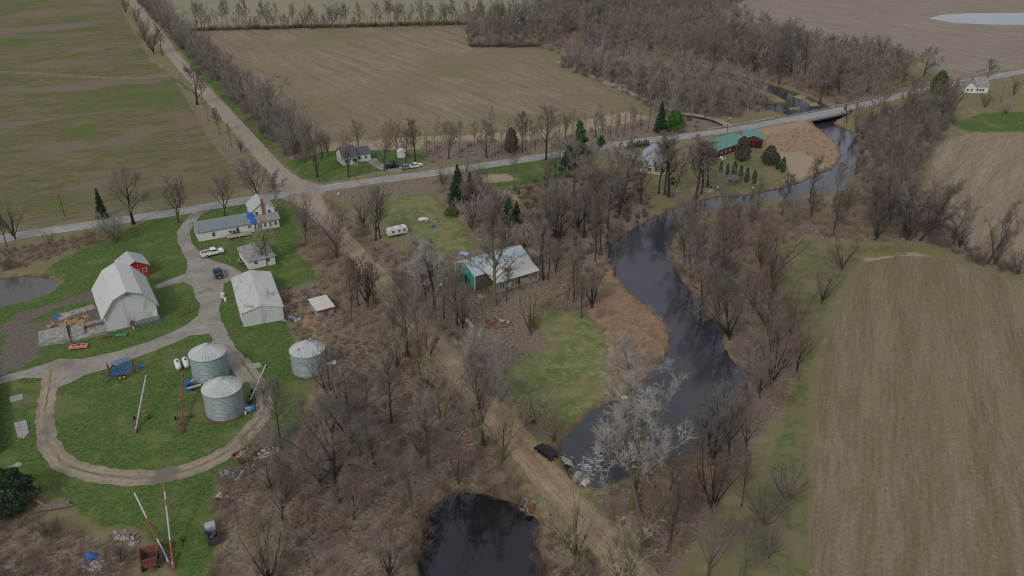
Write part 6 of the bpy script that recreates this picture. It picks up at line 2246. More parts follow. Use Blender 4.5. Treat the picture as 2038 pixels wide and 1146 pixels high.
T(1861, 292, 268, 'sapling', 'lone little bare tree on the yellow grass by the tan field corner', cat='sapling', name='sapling')
T(1685, 246, 204, 'gnarl', 'bare tree bending left on the bank right of the bridge', var=0, lean=(-12, 0), wide=.7)
T(1700, 239, 202, 'slim', 'thin bare tree on the bank right of the bridge', var=1)
T(1819, 197, 150, 'vase', 'bare tree standing at the near side of the road right of the bridge', var=1)
T(1873, 243, 170, 'vase', 'wide bare tree with limbs swept right, in the thicket below the olive cedar', var=2, lean=(8, 0), wide=1.2)
T(1965, 157, 117, 'oak', 'round-crowned bare tree right behind the white cottage', var=0, wide=1.0)
T(2017, 190, 150, 'multi', 'bare tree right of the white cottage at the right edge', var=0)
T(1960, 213, 183, 'bush', 'small bare tree on the lawn before the white cottage', var=0)
T(2001, 226, 198, 'bush', 'pale small bare tree lower right of the white cottage', var=1, twig='twig_pale')
FARROW = [(1381, 134, 62), (1418, 137, 48), (1455, 120, 42), (1490, 118, 40), (1550, 167, 44), (1575, 150, 52), (1632, 200, 100), (1600, 150, 60), (1670, 185, 108), (1725, 183, 122),
          (1698, 124, 74), (1727, 134, 72), (1745, 138, 67), (1783, 144, 94), (1838, 152, 91), (1800, 158, 100), (1650, 130, 70), (1530, 130, 44), (1500, 150, 70), (1690, 180, 118)]
for k, (x, y, ty) in enumerate(FARROW):
    T(x, y, ty, ['vase', 'tall', 'oak'][k % 3], 'big grey bare tree on the far river bank below the north-east stubble field', 'big bare trees of the far river bank', var=k % 3)
# parcel
T(748, 478, 358, 'vase', 'large bare tree with mossy trunk at the road edge of the green clearing', bark='bark', var=1, wide=.95)
T(757, 474, 372, 'tall', 'tall bare tree touching the large mossy one by the green clearing', var=0)
T(724, 452, 378, 'multi', 'dense bare tree left of the large mossy one by the green clearing', var=1)
T(985, 607, 442, 'tall', 'dark mossy tall tree standing before the teal pole barn', bark='bark_moss', var=1, wide=1.5)
T(1008, 598, 528, 'tall', 'small bare tree just right of the tall one before the pole barn', var=2)
T(1056, 666, 552, 'multi', 'isolated clump of straight mossy stems in brown grass at the lawn top', bark='bark_moss', twig='twig_tan', var=0, wide=.75)
T(1142, 602, 492, 'tall', 'bare tree above the lawn, right of the pole barn', var=0)
T(1128, 618, 560, 'sapling', 'sapling at the upper rim of the big lawn', cat='sapling', name='sapling')
T(1157, 632, 542, 'tall', 'slim bare tree where the upper lawn rim meets the reeds', var=1)
T(1081, 557, 440, 'tall', 'bare tree beside the right end of the pole barn', var=0)
T(1105, 545, 470, 'vase', 'bare tree at the end of the footpath near the pole barn', var=1)
T(962, 765, 650, 'gnarl', 'pale grey lichen-covered tree beside the road, left of the big lawn', bark='bark_pale', twig='twig_pale', var=0, wide=1.1)
T(996, 800, 745, 'bush', 'pale twiggy tree lower left of the big lawn', bark='bark_pale', twig='twig_pale', var=0)
T(866, 617, 470, 'gnarl', 'pale-crowned tree with dark trunk left of the white sedan', bark='bark', twig='twig_pale', var=1)
T(838, 585, 492, 'gnarl', 'pale lichen tree on the road side of the parcel, left of the sedan', bark='bark_pale', twig='twig_pale', var=2)
T(860, 550, 470, 'multi', 'pale grey tree above the white sedan', bark='bark', twig='twig_pale', var=2)
T(884, 634, 540, 'tall', 'straight bare tree between the road and the white boat', bark='bark_moss', var=0)
T(909, 646, 520, 'tall', 'straight bare tree just left of the white boat', bark='bark_moss', var=1)
T(921, 652, 560, 'multi', 'small forked tree touching the end of the white boat', bark='bark_moss', var=1, wide=.8)
T(1103, 878, 815, 'bush', 'reddish twiggy bush at the bottom tip of the big lawn', twig='twig_red', var=1)
T(1062, 842, 780, 'bush', 'tan bush on the lawn edge beside the brown road', twig='twig_tan', var=2)
T(1253, 800, 655, 'gnarl', 'pale tree with one limb reaching over the reeds at the water edge', bark='bark_moss', twig='twig_pale', var=1, wide=1.05)
T(1258, 1008, 742, 'gnarl', 'huge pale lichen tree with mossy trunk by the water below the lawn', bark='bark_moss', twig='twig_pale', var=2, wide=.9, rz=1.0)
T(1272, 1022, 800, 'gnarl', 'second pale tree sharing the thicket with the huge lichen tree', bark='bark_moss', twig='twig_pale', var=0, lean=(-14, 0), wide=.9)
T(1450, 905, 770, 'vase', 'bare tree at the right water corner, its crown over the river', var=2, bark='bark')
T(1414, 925, 800, 'gnarl', 'bare tree leaning over the water at the right water corner', var=2, lean=(-16, 0), wide=.9)
for k, (x, y, ty, kd, v_, lb) in enumerate([(948, 418, 352, 'bush', 0, 'dense pale-grey bushy tree right of the large dark spruce'), (968, 440, 378, 'bush', 1, 'dense pale-grey bushy tree between the dark spruce and the green pair'),
        (978, 470, 400, 'multi', 2, 'grey bare tree in the thicket above the pole barn roof'), (940, 455, 392, 'bush', 2, 'dense grey bush below the large dark spruce'), (1005, 490, 420, 'multi', 0, 'grey bare tree right above the pole barn roof ridge'),
        (1045, 500, 432, 'multi', 1, 'grey bare tree at the head of the footpath'), (880, 372, 330, 'multi', 1, 'thin grey bare stems left of the large dark spruce')]):
    T(x, y, ty, kd, lb, twig='twig_pale' if k % 2 else 'twig', var=v_, wide=.85)
# between road and farm
T(799, 678, 540, 'tall', 'tall bare tree beside the brown road, first of the mossy trio', bark='bark_moss', var=0)
T(811, 708, 545, 'tall', 'tall bare tree beside the brown road, second of the mossy trio', bark='bark_moss', var=1)
T(833, 727, 548, 'vase', 'big forked mossy tree beside the brown road, largest of the trio', bark='bark_moss', var=0, wide=.8)
T(852, 718, 640, 'multi', 'low spreading bare tree beside the brown road, right of the mossy trio', var=2, wide=.9)
T(733, 610, 500, 'multi', 'bare tree on the inner side of the brown road above the mossy trio', var=0)
T(745, 600, 520, 'tall', 'slim bare tree at the road left of the bare curb opposite the sedan', var=2)
T(954, 899, 668, 'vase', 'great double-trunk bare tree at the brown road above the pond', bark='bark_moss', var=1, wide=.85)
T(962, 885, 690, 'tall', 'tall mossy trunk right against the great double-trunk tree', bark='bark_moss', var=2)
T(698, 885, 735, 'multi', 'bare tree with purple-grey crown between the lone bin and the big wood', var=0, wide=1.1)
T(852, 928, 770, 'tall', 'lonely thin mossy tree in the wood above the pond', bark='bark_moss', var=1, wide=1.1)
T(671, 996, 800, 'oak', 'giant sprawling bare oak in the lower left wood', bark='bark', var=0, wide=1.25)
T(748, 943, 845, 'tall', 'bare tree right of the giant sprawling oak', var=0)
T(541, 980, 895, 'multi', 'small bare tree left of the giant sprawling oak', var=2)
T(568, 990, 900, 'tall', 'thin bare tree between the scrap trailer and the giant oak', var=1)
T(1147, 1120, 968, 'multi', 'mossy upright bare tree on the road verge at the bottom edge', bark='bark_moss', twig='twig_tan', var=1, wide=.8)
T(1243, 1180, 1035, 'multi', 'fan-shaped bare tree at the bottom edge near the road', bark='bark_moss', twig='twig_tan', var=0)
T(1230, 1165, 1050, 'vase', 'bare tree at the bottom edge left of the fan-shaped one', bark='bark_moss', var=2)
T(1476, 1008, 893, 'tall', 'thin bare tree in tan grass at the lower right', var=1, wide=.7)
T(1565, 995, 935, 'bush', 'dark low bare tree on the green strip at lower right', twig='twig', var=0, wide=1.3)
T(1521, 1042, 970, 'bush', 'small leafless shrub left below the dark low tree', var=1)
T(1409, 1150, 1018, 'vase', 'bare tree with leaning trunk at the bottom edge, right of the road', bark='bark_moss', var=0, wide=1.0)
T(1476, 1150, 1035, 'gnarl', 'wide forked bare tree at the bottom edge, right of the leaning one', bark='bark_moss', var=0, wide=.9)
T(1531, 1110, 1040, 'multi', 'small bare tree near the bottom edge of the green strip', var=1, wide=.9)
# pasture-side of the gravel road
for (x, y, ty, kd, v_, lb) in [(393, 208, 122, 'gnarl', 0, 'big dark bare tree by the gravel road just below the field lane'), (405, 208, 150, 'slim', 1, 'thin bare tree beside the big dark one below the field lane'),
                               (306, 107, 40, 'multi', 1, 'bare tree clump on the pasture side above the field lane'), (323, 109, 55, 'tall', 1, 'straight bare tree at the road just above the field lane'),
                               (415, 242, 205, 'slim', 0, 'short bare tree on the pasture verge, uppermost of the small ones'), (438, 268, 214, 'tall', 2, 'small bare tree on the pasture verge, mid way to the crossroads'),
                               (462, 294, 240, 'slim', 2, 'small bare tree on the pasture verge nearer the crossroads'), (480, 304, 262, 'multi', 2, 'low bare tree on the pasture verge nearest the crossroads'),
                               (250, 26, -38, 'multi', 0, 'bare tree clump where the gravel road leaves the top edge, pasture side'), (272, 48, 0, 'multi', 2, 'bare tree clump second from the top edge, pasture side'),
                               (288, 78, 28, 'multi', 1, 'grey bare tree clump third from the top edge, pasture side')]:
    c = G(x, y)
    h = 12.5 if ty < 1 else HG(x, y, ty)
    T(c[0], c[1], h, kd, lb, pix=False, var=v_)

for k, (x, y, h) in enumerate([(1362, 525, 13), (1378, 565, 14), (1398, 612, 13), (1430, 645, 15), (1452, 676, 14), (1490, 750, 12), (1512, 792, 12)]):
    T(x, y, h, ['vase', 'multi', 'oak'][k % 3], 'bare tree leaning over the right-hand water edge of the lower river', 'trees leaning over the lower river', 'bark_moss' if k % 2 else 'bark', 'twig', k % 3, lean=(-7, 3))

# ---- evergreens
def leafcloud(n_, sampler, size, seed, flat=False):
    q = np.random.RandomState(seed)
    P = np.array([sampler(q) for _ in range(n_)], dtype=np.float32)
    D1 = q.normal(size=(n_, 3))
    D1 /= np.linalg.norm(D1, axis=1)[:, None]
    D2 = q.normal(size=(n_, 3))
    D2 -= (D2 * D1).sum(1)[:, None] * D1
    D2 /= np.linalg.norm(D2, axis=1)[:, None]
    s_ = size * q.uniform(.5, 1.4, n_)[:, None]
    V_ = np.empty((n_ * 3, 3), np.float32)
    V_[0::3] = P + D1 * s_
    V_[1::3] = P - D1 * s_ * .5 + D2 * s_ * .45
    V_[2::3] = P - D1 * s_ * .5 - D2 * s_ * .45
    return V_, np.arange(n_ * 3, dtype=np.int32).reshape(-1, 3)


def conifer(px, py, h, rad, style, mat, label, seed=1, n_=5200, size=.30, cat='evergreen tree', name='evergreen_tree', group=None, shared=None):
    if h > 27: h = HG(px, py, h)
    c = G(px, py)
    t = tag(empty(name, (c[0], c[1], 0), rnd.uniform(0, 6)), label, cat, group)
    if shared:
        for m in shared:
            o = bpy.data.objects.new(m[0], m[1]); COL.objects.link(o); o.parent = t
        t.scale = (h / shared[2], h / shared[2], h / shared[2]) if len(shared) > 2 else (1, 1, 1)
        return t
    rs = random.Random(seed)
    if style == 'cone':
        whorl = [(rs.uniform(0, 6.28), rs.uniform(.75, 1.15)) for _ in range(60)]
        def smp(q):
            while True:
                u = q.rand() ** 0.75          # 0 top .. 1 bottom
                z = h * (1 - u * .93)
                k = int(u * 59)
                r_ = rad * (u ** .85) * (0.25 + .75 * q.rand() ** .4)
                a = q.rand() * 6.283
                lump = .72 + .28 * math.sin(a * 3 + whorl[k][0]) * whorl[k][1]
                zz = z - r_ * .22 + .25 * math.sin(u * 40)
                return (r_ * lump * math.cos(a), r_ * lump * math.sin(a), max(.15, zz))
    elif style == 'column':
        def smp(q):
            u = q.rand()
            z = h * (.03 + .97 * u)
            prof = (min(1, u * 6) ** .5) * (1 - u ** 2.2) ** .6
            a = q.rand() * 6.283
            k = 1 + .18 * math.sin(a * 4 + z * 2.1) + .1 * math.sin(a * 2 + z * 5)
            r_ = rad * prof * (.35 + .65 * q.rand() ** .35) * k
            return (r_ * math.cos(a), r_ * math.sin(a), z)
    else:  # pine: separate clumps on limbs
        cl = []
        for i in range(44):
            u = (i + .5) / 44
            z = h * (.16 + .82 * u)
            rr = rad * (1.0 - .75 * u) * rs.uniform(.15, 1.0)
            a = i * 2.4 + rs.uniform(-.5, .5)
            cl.append((rr * math.cos(a), rr * math.sin(a), z, rad * rs.uniform(.22, .42) * (1.1 - .4 * u)))
        def smp(q):
            k = q.randint(len(cl))
            x, y, z, r_ = cl[k]
            d = q.normal(size=3)
            d /= np.linalg.norm(d)
            d *= r_ * q.rand() ** .4
            return (x + d[0], y + d[1], z + d[2] * .6)
    V_, T_ = leafcloud(n_, smp, size, seed)
    np_mesh('crown', V_, T_, M[mat], t)
    s_ = Seg()
    s_.limb([Vector((0, 0, -.1)), Vector((.05, 0, h * .4)), Vector((0, .05, h * .9))], [h * .022, h * .014, h * .004], 7)
    for i in range(16):
        z = h * (.2 + .7 * i / 16)
        a = i * 2.4
        L = rad * (1 - i / 20) * .8
        s_.limb([Vector((0, 0, z)), Vector((L * math.cos(a) * .5, L * math.sin(a) * .5, z + .1)), Vector((L * math.cos(a), L * math.sin(a), z + .2))], [.05, .035, .015], 4)
    A_ = seg_arrays(s_)
    np_mesh('trunk', A_[0], A_[1], M['bark'], t)
    return t


conifer(1133, 348, 290, 3.4, 'pine', 'needle_dark', 'dark green pine standing nearest the road lawn, lower of the two big pines', 3, 5200, .34)
conifer(1152, 318, 240, 3.6, 'pine', 'needle_green', 'tall green pine at the paved road, taller of the two by the garden plots', 4, 7000, .34)
conifer(1196, 292, 270, 1.9, 'pine', 'needle_green', 'small green pine on the road verge right of the tall pine', 5, 2200, .28)
conifer(1314, 263, 202, 3.2, 'cone', 'needle_dark', 'narrow dark green spruce at the bend of the paved road', 6, 5200, .34)
conifer(1342, 262, 219, 4.6, 'pine', 'needle_bright', 'broad bright green pine right of the narrow spruce', 7, 7500, .36)
conifer(1018, 305, 254, 2.6, 'column', 'needle_brown', 'brown winter cedar in the roadside row right of the crooked oak', 8, 5200, .26)
conifer(204, 434, 376, 2.1, 'cone', 'needle_dark', 'narrow dark cedar at the road left of the spreading tree', 9, 3600, .28)
conifer(1476, 319, 271, 2.8, 'column', 'needle_brown', 'dark dull cedar between the two green-roofed buildings', 10, 5000, .26)
conifer(1531, 326, 289, 3.0, 'column', 'needle_brown', 'broad dark shrub-like cedar right of the dark red garage', 11, 5200, .26)
conifer(1867, 188, 140, 4.0, 'column', 'needle_olive', 'stout olive-green cedar on the road right of the bridge', 12, 6500, .32)
conifer(912, 405, 328, 3.9, 'cone', 'needle_dark', 'large dark spruce in the thicket at the top of the parcel', 13, 9000, .32)
conifer(936, 395, 344, 3.0, 'cone', 'needle_dark', 'dark spruce close behind the large one in the thicket', 14, 5000, .30)
conifer(1012, 447, 394, 3.0, 'cone', 'needle_green', 'green spruce in the thicket near the garden plots, left of a pair', 15, 5200, .30)
conifer(1028, 442, 402, 2.2, 'cone', 'needle_dark', 'smaller green spruce right of the other in the thicket', 16, 3200, .28)
conifer(900, 428, 412, 2.4, 'column', 'needle_olive', 'low dark evergreen bush at the far edge of the clearing', 17, 2600, .22, 'evergreen bush', 'evergreen_bush')
conifer(22, 1010, 938, 4.6, 'column', 'needle_dark', 'dark round evergreen at the left edge below the round lawn', 18, 9000, .26)
conifer(1338, 366, 352, 1.0, 'column', 'needle_green', 'little round green shrub on the leaf litter by the tan house', 19, 900, .18, 'shrub', 'shrub')
conifer(1063, 652, 622, 1.2, 'column', 'ivy', 'yellow-green ivy clump beside the isolated mossy stems', 20, 700, .14, 'shrub', 'shrub')
# thin columnar cedars along the tan-red garden
protoH = 5.0
P0 = None
ARB = [(1434, 343, 321), (1447, 347, 325), (1460, 353, 321), (1473, 357, 329), (1485, 362, 333), (1500, 366, 338), (1547, 337, 309), (1557, 343, 312)]
q0 = np.random.RandomState(5)
def arbs(q):
    u = q.rand()
    a = q.rand() * 6.283
    r_ = .85 * (min(1, u * 5) ** .5) * (1 - u ** 2.5) ** .55 * (.5 + .5 * q.rand() ** .4) * (1 + .12 * math.sin(a * 4 + u * 9))
    return (r_ * math.cos(a), r_ * math.sin(a), .1 + 4.9 * u)
Va, Ta = leafcloud(1500, arbs, .16, 77)
arb_m = np_mesh('crown', Va, Ta, M['needle_dark']); arb_me = arb_m.data; bpy.data.objects.remove(arb_m)
s_ = Seg(); s_.limb([Vector((0, 0, -.1)), Vector((0, 0, 3.5))], [.08, .03], 6)
A_ = seg_arrays(s_)
ab = np_mesh('trunk', A_[0], A_[1], M['bark']); ab_me = ab.data; bpy.data.objects.remove(ab)
def arborvitae(px, py, h, label, group, name='column_cedar'):
    c = G(px, py)
    t = tag(empty(name, (c[0], c[1], 0), rnd.uniform(0, 6)), label, 'cedar', group)
    t.scale = (h / 5, h / 5, h / 5)
    for nm, m in (('crown', arb_me), ('trunk', ab_me)):
        o = bpy.data.objects.new(nm, m); COL.objects.link(o); o.parent = t
for k, (x, y, ty) in enumerate(ARB):
    arborvitae(x, y, HG(x, y, ty), 'one of the dark pointed cedars in a row behind the gazebo' if k < 6 else 'one of two dark pointed cedars near the tan reed field', 'pointed cedars by the gazebo' if k < 6 else 'pair of pointed cedars')
for k in range(10):
    x = 1249 + k * 4.5
    arborvitae(x, 296 - k * .6, 2.3 + (k % 3) * .3, 'one of the knee-high dark cedars lining the drive of the tan house', 'little cedars along the drive')
# grey green lichen shrub by the left road
T(232, 482, 418, 'bush', 'broad grey-green lichen shrub below the dark cedar by the road', twig='twig_green', bark='bark_moss', var=0, wide=.85, name='shrub', cat='shrub')
T(226, 478, 432, 'bush', 'grey-green shrub fused behind the broad lichen shrub', twig='twig_green', bark='bark_moss', var=1, wide=.9, name='shrub', cat='shrub')
T(215, 470, 425, 'multi', 'brown-grey bare tree behind the broad lichen shrub', var=0, wide=.8)


# ---- woods: scatter in the wooded patches; the nearest stand as trees of their own, the rest as one wood per patch
def inside(poly, P):
    return sdist(poly, np.array([P]))[0]


ROADS_np = np.array(GRAVEL[::3] + PAVED[::3])
ALLW = {k: v for k, v in WG.items()}


KEEP = [(G(1010, 740), 6), (G(1030, 790), 5), (G(1490, 800), 5), (G(1485, 850), 6), (G(1468, 720), 4), (G(940, 625), 9), (G(1000, 625), 10), (G(1030, 665), 8), (G(985, 700), 9), (G(1060, 570), 5), (G(870, 560), 4), (G(925, 588), 9.5), (G(905, 566), 5), (G(985, 580), 8), (G(1305, 340), 10), (G(1450, 325), 12), (G(1500, 295), 8), (G(790, 470), 7)]


def clear_of(p, rd=5.0, wet=-1.0):
    for c_, r_ in KEEP:
        if math.dist(c_, p) < r_: return False
    if ((ROADS_np - np.array(p)) ** 2).sum(1).min() < rd * rd: return False
    for g in ALLW.values():
        xs_ = [a[0] for a in g]; ys_ = [a[1] for a in g]
        if min(xs_) - 2 < p[0] < max(xs_) + 2 and min(ys_) - 2 < p[1] < max(ys_) + 2:
            if sdist(g, np.array([p]))[0] > wet: return False
    return True


def scatter(polypx, spacing, seed, rd=5.0, raw=False, margin=0.0, lim=4000, wet=-1.0):
    q = random.Random(seed)
    g = polypx if raw else gp(polypx)
    xs_ = [a[0] for a in g]; ys_ = [a[1] for a in g]
    A_ = (max(xs_) - min(xs_)) * (max(ys_) - min(ys_))
    n_ = int(A_ / (spacing ** 2) * 2.2)
    cand = np.column_stack([np.array([q.uniform(min(xs_), max(xs_)) for _ in range(n_)]), np.array([q.uniform(min(ys_), max(ys_)) for _ in range(n_)])])
    sd = sdist(g, cand)
    cand = cand[sd > margin]
    out = []
    cell = {}
    for p in cand:
        k = (int(p[0] // spacing), int(p[1] // spacing))
        ok = True
        for i in (-1, 0, 1):
            for j in (-1, 0, 1):
                for r_ in cell.get((k[0] + i, k[1] + j), []):
                    if (r_[0] - p[0]) ** 2 + (r_[1] - p[1]) ** 2 < spacing ** 2 * .8:
                        ok = False
        if ok and clear_of(p, rd, wet):
            cell.setdefault(k, []).append(p)
            out.append((float(p[0]), float(p[1])))
        if len(out) >= lim: break
    return out


PATCH = [
    # polygon, spacing, heights, kinds, label, patch name, bark, twigs
    (W1, 8.5, (9, 16), ('multi', 'tall', 'vase', 'multi'), 'bare tree crowding the brown wood left of the dark pond', 'trees of the wood left of the pond', ('bark', 'bark_moss'), ('twig_red', 'twig', 'twig_tan')),
    (W2, 8.0, (9, 15), ('multi', 'tall', 'multi', 'vase'), 'bare tree in the thicket strip between the farmyard and the brown road', 'trees of the strip between farmyard and road', ('bark', 'bark_moss'), ('twig', 'twig_red', 'twig')),
    (W4, 9.5, (7, 12), ('multi', 'vase', 'gnarl'), 'bare tree in the strip along the right side of the brown road', 'trees along the right side of the brown road', ('bark', 'bark_pale'), ('twig_pale', 'twig', 'twig_red')),
    (W5, 8.5, (8, 13), ('multi', 'tall', 'vase'), 'bare tree in the thicket above and right of the teal pole barn', 'trees of the thicket round the pole barn', ('bark', 'bark_moss'), ('twig', 'twig_red', 'twig')),
    (W6, 8.0, (12, 18), ('vase', 'tall', 'oak', 'multi'), 'bare tree in the wood between the garden plots and the river', 'trees of the wood west of the river', ('bark', 'bark_moss'), ('twig', 'twig_red')),
    (W7, 7.8, (10, 16), ('multi', 'vase', 'tall', 'multi'), 'bare tree in the wood along the east bank of the river', 'trees of the wood on the east bank', ('bark', 'bark_moss'), ('twig', 'twig', 'twig_red')),
    (W8, 7.0, (9, 15), ('multi', 'vase', 'multi'), 'grey bare tree in the thicket right of the river below the bridge', 'trees of the thicket below the bridge', ('bark',), ('twig', 'twig_red')),
    (HED, 5.0, (11, 17), ('multi', 'vase', 'multi'), 'bare tree in the hedge on the right of the straight gravel road', 'hedge trees along the far gravel road', ('bark',), ('twig', 'twig', 'twig_red')),
    (W12, 9.0, (10, 14), ('slim', 'tall', 'slim'), 'thin bare tree in the belt behind the paved road', 'thin trees behind the paved road', ('bark',), ('twig', 'twig_red')),
    (W10, 7.0, (11, 17), ('vase', 'multi', 'tall'), 'bare tree in the wood between the big brown field and the river', 'trees of the wood by the woodland lane', ('bark',), ('twig', 'twig_red', 'twig')),
    (W9, 7.8, (12, 17), ('vase', 'tall', 'oak'), 'bare tree in the far wood beyond the upstream river', 'trees of the far river wood', ('bark',), ('twig', 'twig')),
    (W11, 8.5, (12, 18), ('vase', 'tall', 'multi'), 'bare tree in the distant wood at the top edge', 'trees of the distant wood', ('bark',), ('twig', 'twig_red')),
    (W3, 9.0, (3, 6), ('bush', 'bush', 'multi'), 'bare bush tree in the brush at the lower left corner', 'bushes of the lower left brush', ('bark',), ('twig_red', 'twig')),
    ([(-10, 545), (10, 500), (100, 482), (190, 465), (190, 475), (80, 505), (30, 540)], 8.0, (3, 6), ('bush',), 'low bare bush in the fence line along the paved road', 'bushes along the left paved road', ('bark',), ('twig_red', 'twig')),
    (W13, 8.0, (5, 9), ('multi', 'bush'), 'bare tree on the bank between the dark pond and the brown road', 'trees between pond and brown road', ('bark_moss',), ('twig_tan', 'twig_red')),
    (W14, 8.0, (5, 10), ('multi', 'bush', 'vase'), 'bare tree in the thicket at the lower tip of the river', 'trees at the lower tip of the river', ('bark_moss', 'bark'), ('twig_red', 'twig')),
]
allp = []
for k, (poly, sp_, hh, kinds, lb, gr, bk, tw) in enumerate(PATCH):
    q = random.Random(100 + k)
    for (x, y) in scatter(poly, sp_, 50 + k, 5.5):
        allp.append((y, x, q.uniform(*hh), q.choice(kinds), k, q.choice(bk), q.choice(tw), q.randrange(5)))
# the thin line of trees on the far side of the north field
line = []
q = random.Random(5)
for i in range(100):
    u = (i + q.random() * .7) / 100
    x = 385 + u * 690
    y = 60 - 12 * u + q.uniform(-2, 2)
    c = G(x, y)
    allp.append((c[1], c[0], q.choice([q.uniform(6, 10), q.uniform(12, 18)]), q.choice(['tall', 'vase', 'slim', 'multi']), 99, 'bark', q.choice(['twig', 'twig_red']), q.randrange(3)))
allp = [p for p in allp if abs(PR(p[1], p[0], 5)[0] - 1019) < 1150 and PR(p[1], p[0], 16)[1] < 1230 and PR(p[1], p[0], 0)[1] > -60]
allp.sort()
NIND = max(0, 292 - TREE_COUNT[0])
ind, rest = allp[:NIND], allp[NIND:]
for (y, x, h, kd, k, bk, tw, v_) in ind:
    lb, gr = (PATCH[k][4], PATCH[k][5]) if k != 99 else ('bare tree in the thin line on the far side of the big brown field', 'tree line beyond the north field')
    T(x, y, h, kd, lb, gr, bk, tw, v_, pix=False, wide=.95)
# light versions for the far woods
LIGHT = {}
def light(kd, v_, far):
    v_ = v_ % 4
    key = (kd, v_, far)
    if key not in LIGHT:
        H = {'bush': 4.5, 'sapling': 6}.get(kd, 15.0)
        a, b = grow(kd, sum(map(ord, kd)) * 3 + v_ * 17 + 5, H, 2 if far else 1, .10 if far else .055)
        A_, B_ = seg_arrays(a), seg_arrays(b)
        V_ = np.vstack([A_[0], B_[0]])
        T_ = np.vstack([A_[1], B_[1] + len(A_[0])])
        LIGHT[key] = (V_ / np.percentile(V_[:, 2], 99.8), T_)
    return LIGHT[key]
bypatch = {}
for p in rest: bypatch.setdefault(p[4], []).append(p)
for k, ps in bypatch.items():
    Vs, Ts, off = [], [], 0
    for (y, x, h, kd, k_, bk, tw, v_) in ps:
        V_, T_ = light(kd, v_, y > 330)
        a = rnd.uniform(0, 6.28)
        ca, sa = math.cos(a) * h, math.sin(a) * h
        W_ = np.column_stack([V_[:, 0] * ca - V_[:, 1] * sa + x, V_[:, 0] * sa + V_[:, 1] * ca + y, V_[:, 2] * h])
        Vs.append(W_); Ts.append(T_ + off); off += len(V_)
    o = np_mesh('woodland' if k != 99 else 'tree_line', np.vstack(Vs), np.vstack(Ts), M['twig_red'] if k == 0 else M['twig'])
    tag(o, (PATCH[k][4] if k != 99 else 'bare tree in the thin line on the far side of the big brown field').replace('bare tree', 'mass of bare trees').replace('grey mass', 'grey mass')[:110], 'wood', kind='stuff')
print('trees', TREE_COUNT[0], 'rest', len(rest))


# ---- undergrowth: tangles of stems, reeds, dry tufts
def tuft(n_, h, spread, r_, seed, curve=.5, flat=.0):
    q = random.Random(seed)
    s_ = Seg()
    for i in range(n_):
        a = q.uniform(0, 6.28)
        d0 = spread * math.sqrt(q.random()) * .5
        p = Vector((d0 * math.cos(a), d0 * math.sin(a), 0))
        L = h * q.uniform(.5, 1.1)
        b_ = a + q.gauss(0, .9)
        out = spread * q.uniform(.1, .8)
        e = p + Vector((out * math.cos(b_), out * math.sin(b_), L))
        m_ = p.lerp(e, .5) + Vector((-out * .2 * math.cos(b_), -out * .2 * math.sin(b_), L * .1))
        if curve:
            s_.limb([p, m_], [r_, r_ * .8], 3)
            d = (e - m_)
            s_.spike(m_, d.normalized(), d.length, r_ * .8)
            for w_ in range(2):
                dd = (d.normalized() + Vector((q.gauss(0, .6), q.gauss(0, .6), q.gauss(0, .3)))).normalized()
                s_.spike(p.lerp(m_, .5 + .5 * w_), dd, L * .5, r_ * .6)
        else:
            d = (e - p)
            s_.spike(p, d.normalized(), d.length, r_)
    return seg_arrays(s_)


BR_ = [tuft(54, 1.0, 1.15, .014, 300 + i) for i in range(6)]
RD_ = [tuft(34, 1.0, .8, .018, 400 + i, 0) for i in range(4)]


def thicket(name, label, cat, pts, protos, mat, hr, wr, seed, zf=None):
    q = random.Random(seed)
    Vs, Ts, off = [], [], 0
    for (x, y) in pts:
        V_, T_ = protos[q.randrange(len(protos))]
        h, w_ = q.uniform(*hr), q.uniform(*wr)
        a = q.uniform(0, 6.28)
        ca, sa = math.cos(a) * w_, math.sin(a) * w_
        z0 = zf if zf is not None else -0.05
        Vs.append(np.column_stack([V_[:, 0] * ca - V_[:, 1] * sa + x, V_[:, 0] * sa + V_[:, 1] * ca + y, V_[:, 2] * h + z0]))
        Ts.append(T_ + off); off += len(V_)
    o = np_mesh(name, np.vstack(Vs), np.vstack(Ts), M[mat])
    tag(o, label, cat, kind='stuff')
    return o


UND = [(W1, 2.6, (1.0, 3.2), 'brush', 'undergrowth of the wood left of the pond'), (W2, 2.3, (1.0, 3.0), 'brush', 'undergrowth between farmyard and brown road'),
       (W4, 2.4, (.8, 2.6), 'brush', 'undergrowth along the right side of the brown road'), (W5, 2.5, (.8, 2.8), 'brush', 'undergrowth round the pole barn'),
       (W6, 2.9, (.9, 2.8), 'brush', 'undergrowth of the wood west of the river'), (W7, 2.6, (.9, 3.2), 'brush', 'undergrowth of the east bank wood'),
       (W8, 2.9, (1.2, 3.6), 'twig', 'undergrowth below the bridge'), (HED, 2.6, (1.5, 5.0), 'twig', 'undergrowth of the gravel road hedge'),
       (W10, 3.4, (1.2, 4.0), 'twig', 'undergrowth by the woodland lane'), (W9, 4.2, (1.2, 3.6), 'brush', 'undergrowth of the far river wood'),
       (W11, 5.0, (1.5, 4.0), 'twig', 'undergrowth of the distant wood'), (W3, 1.7, (.8, 2.2), 'brush', 'undergrowth of the lower left corner'),
       (W13, 1.9, (.7, 2.0), 'brush', 'undergrowth between the pond and the brown road'), (W14, 2.2, (.8, 2.4), 'brush', 'undergrowth at the lower tip of the water'),
       (W12, 5.0, (.8, 2.2), 'brush', 'undergrowth behind the paved road'),
       ([(850, 1000), (900, 972), (1000, 985), (1050, 1012), (1035, 1025), (1000, 1008), (900, 998), (868, 1022), (848, 1100), (828, 1120)], 1.5, (.8, 2.6), 'brush', 'brush hanging over the far edge of the dark pond'),
       (HEW, 1.9, (.8, 2.4), 'brush', 'undergrowth of the road fence line at left')]
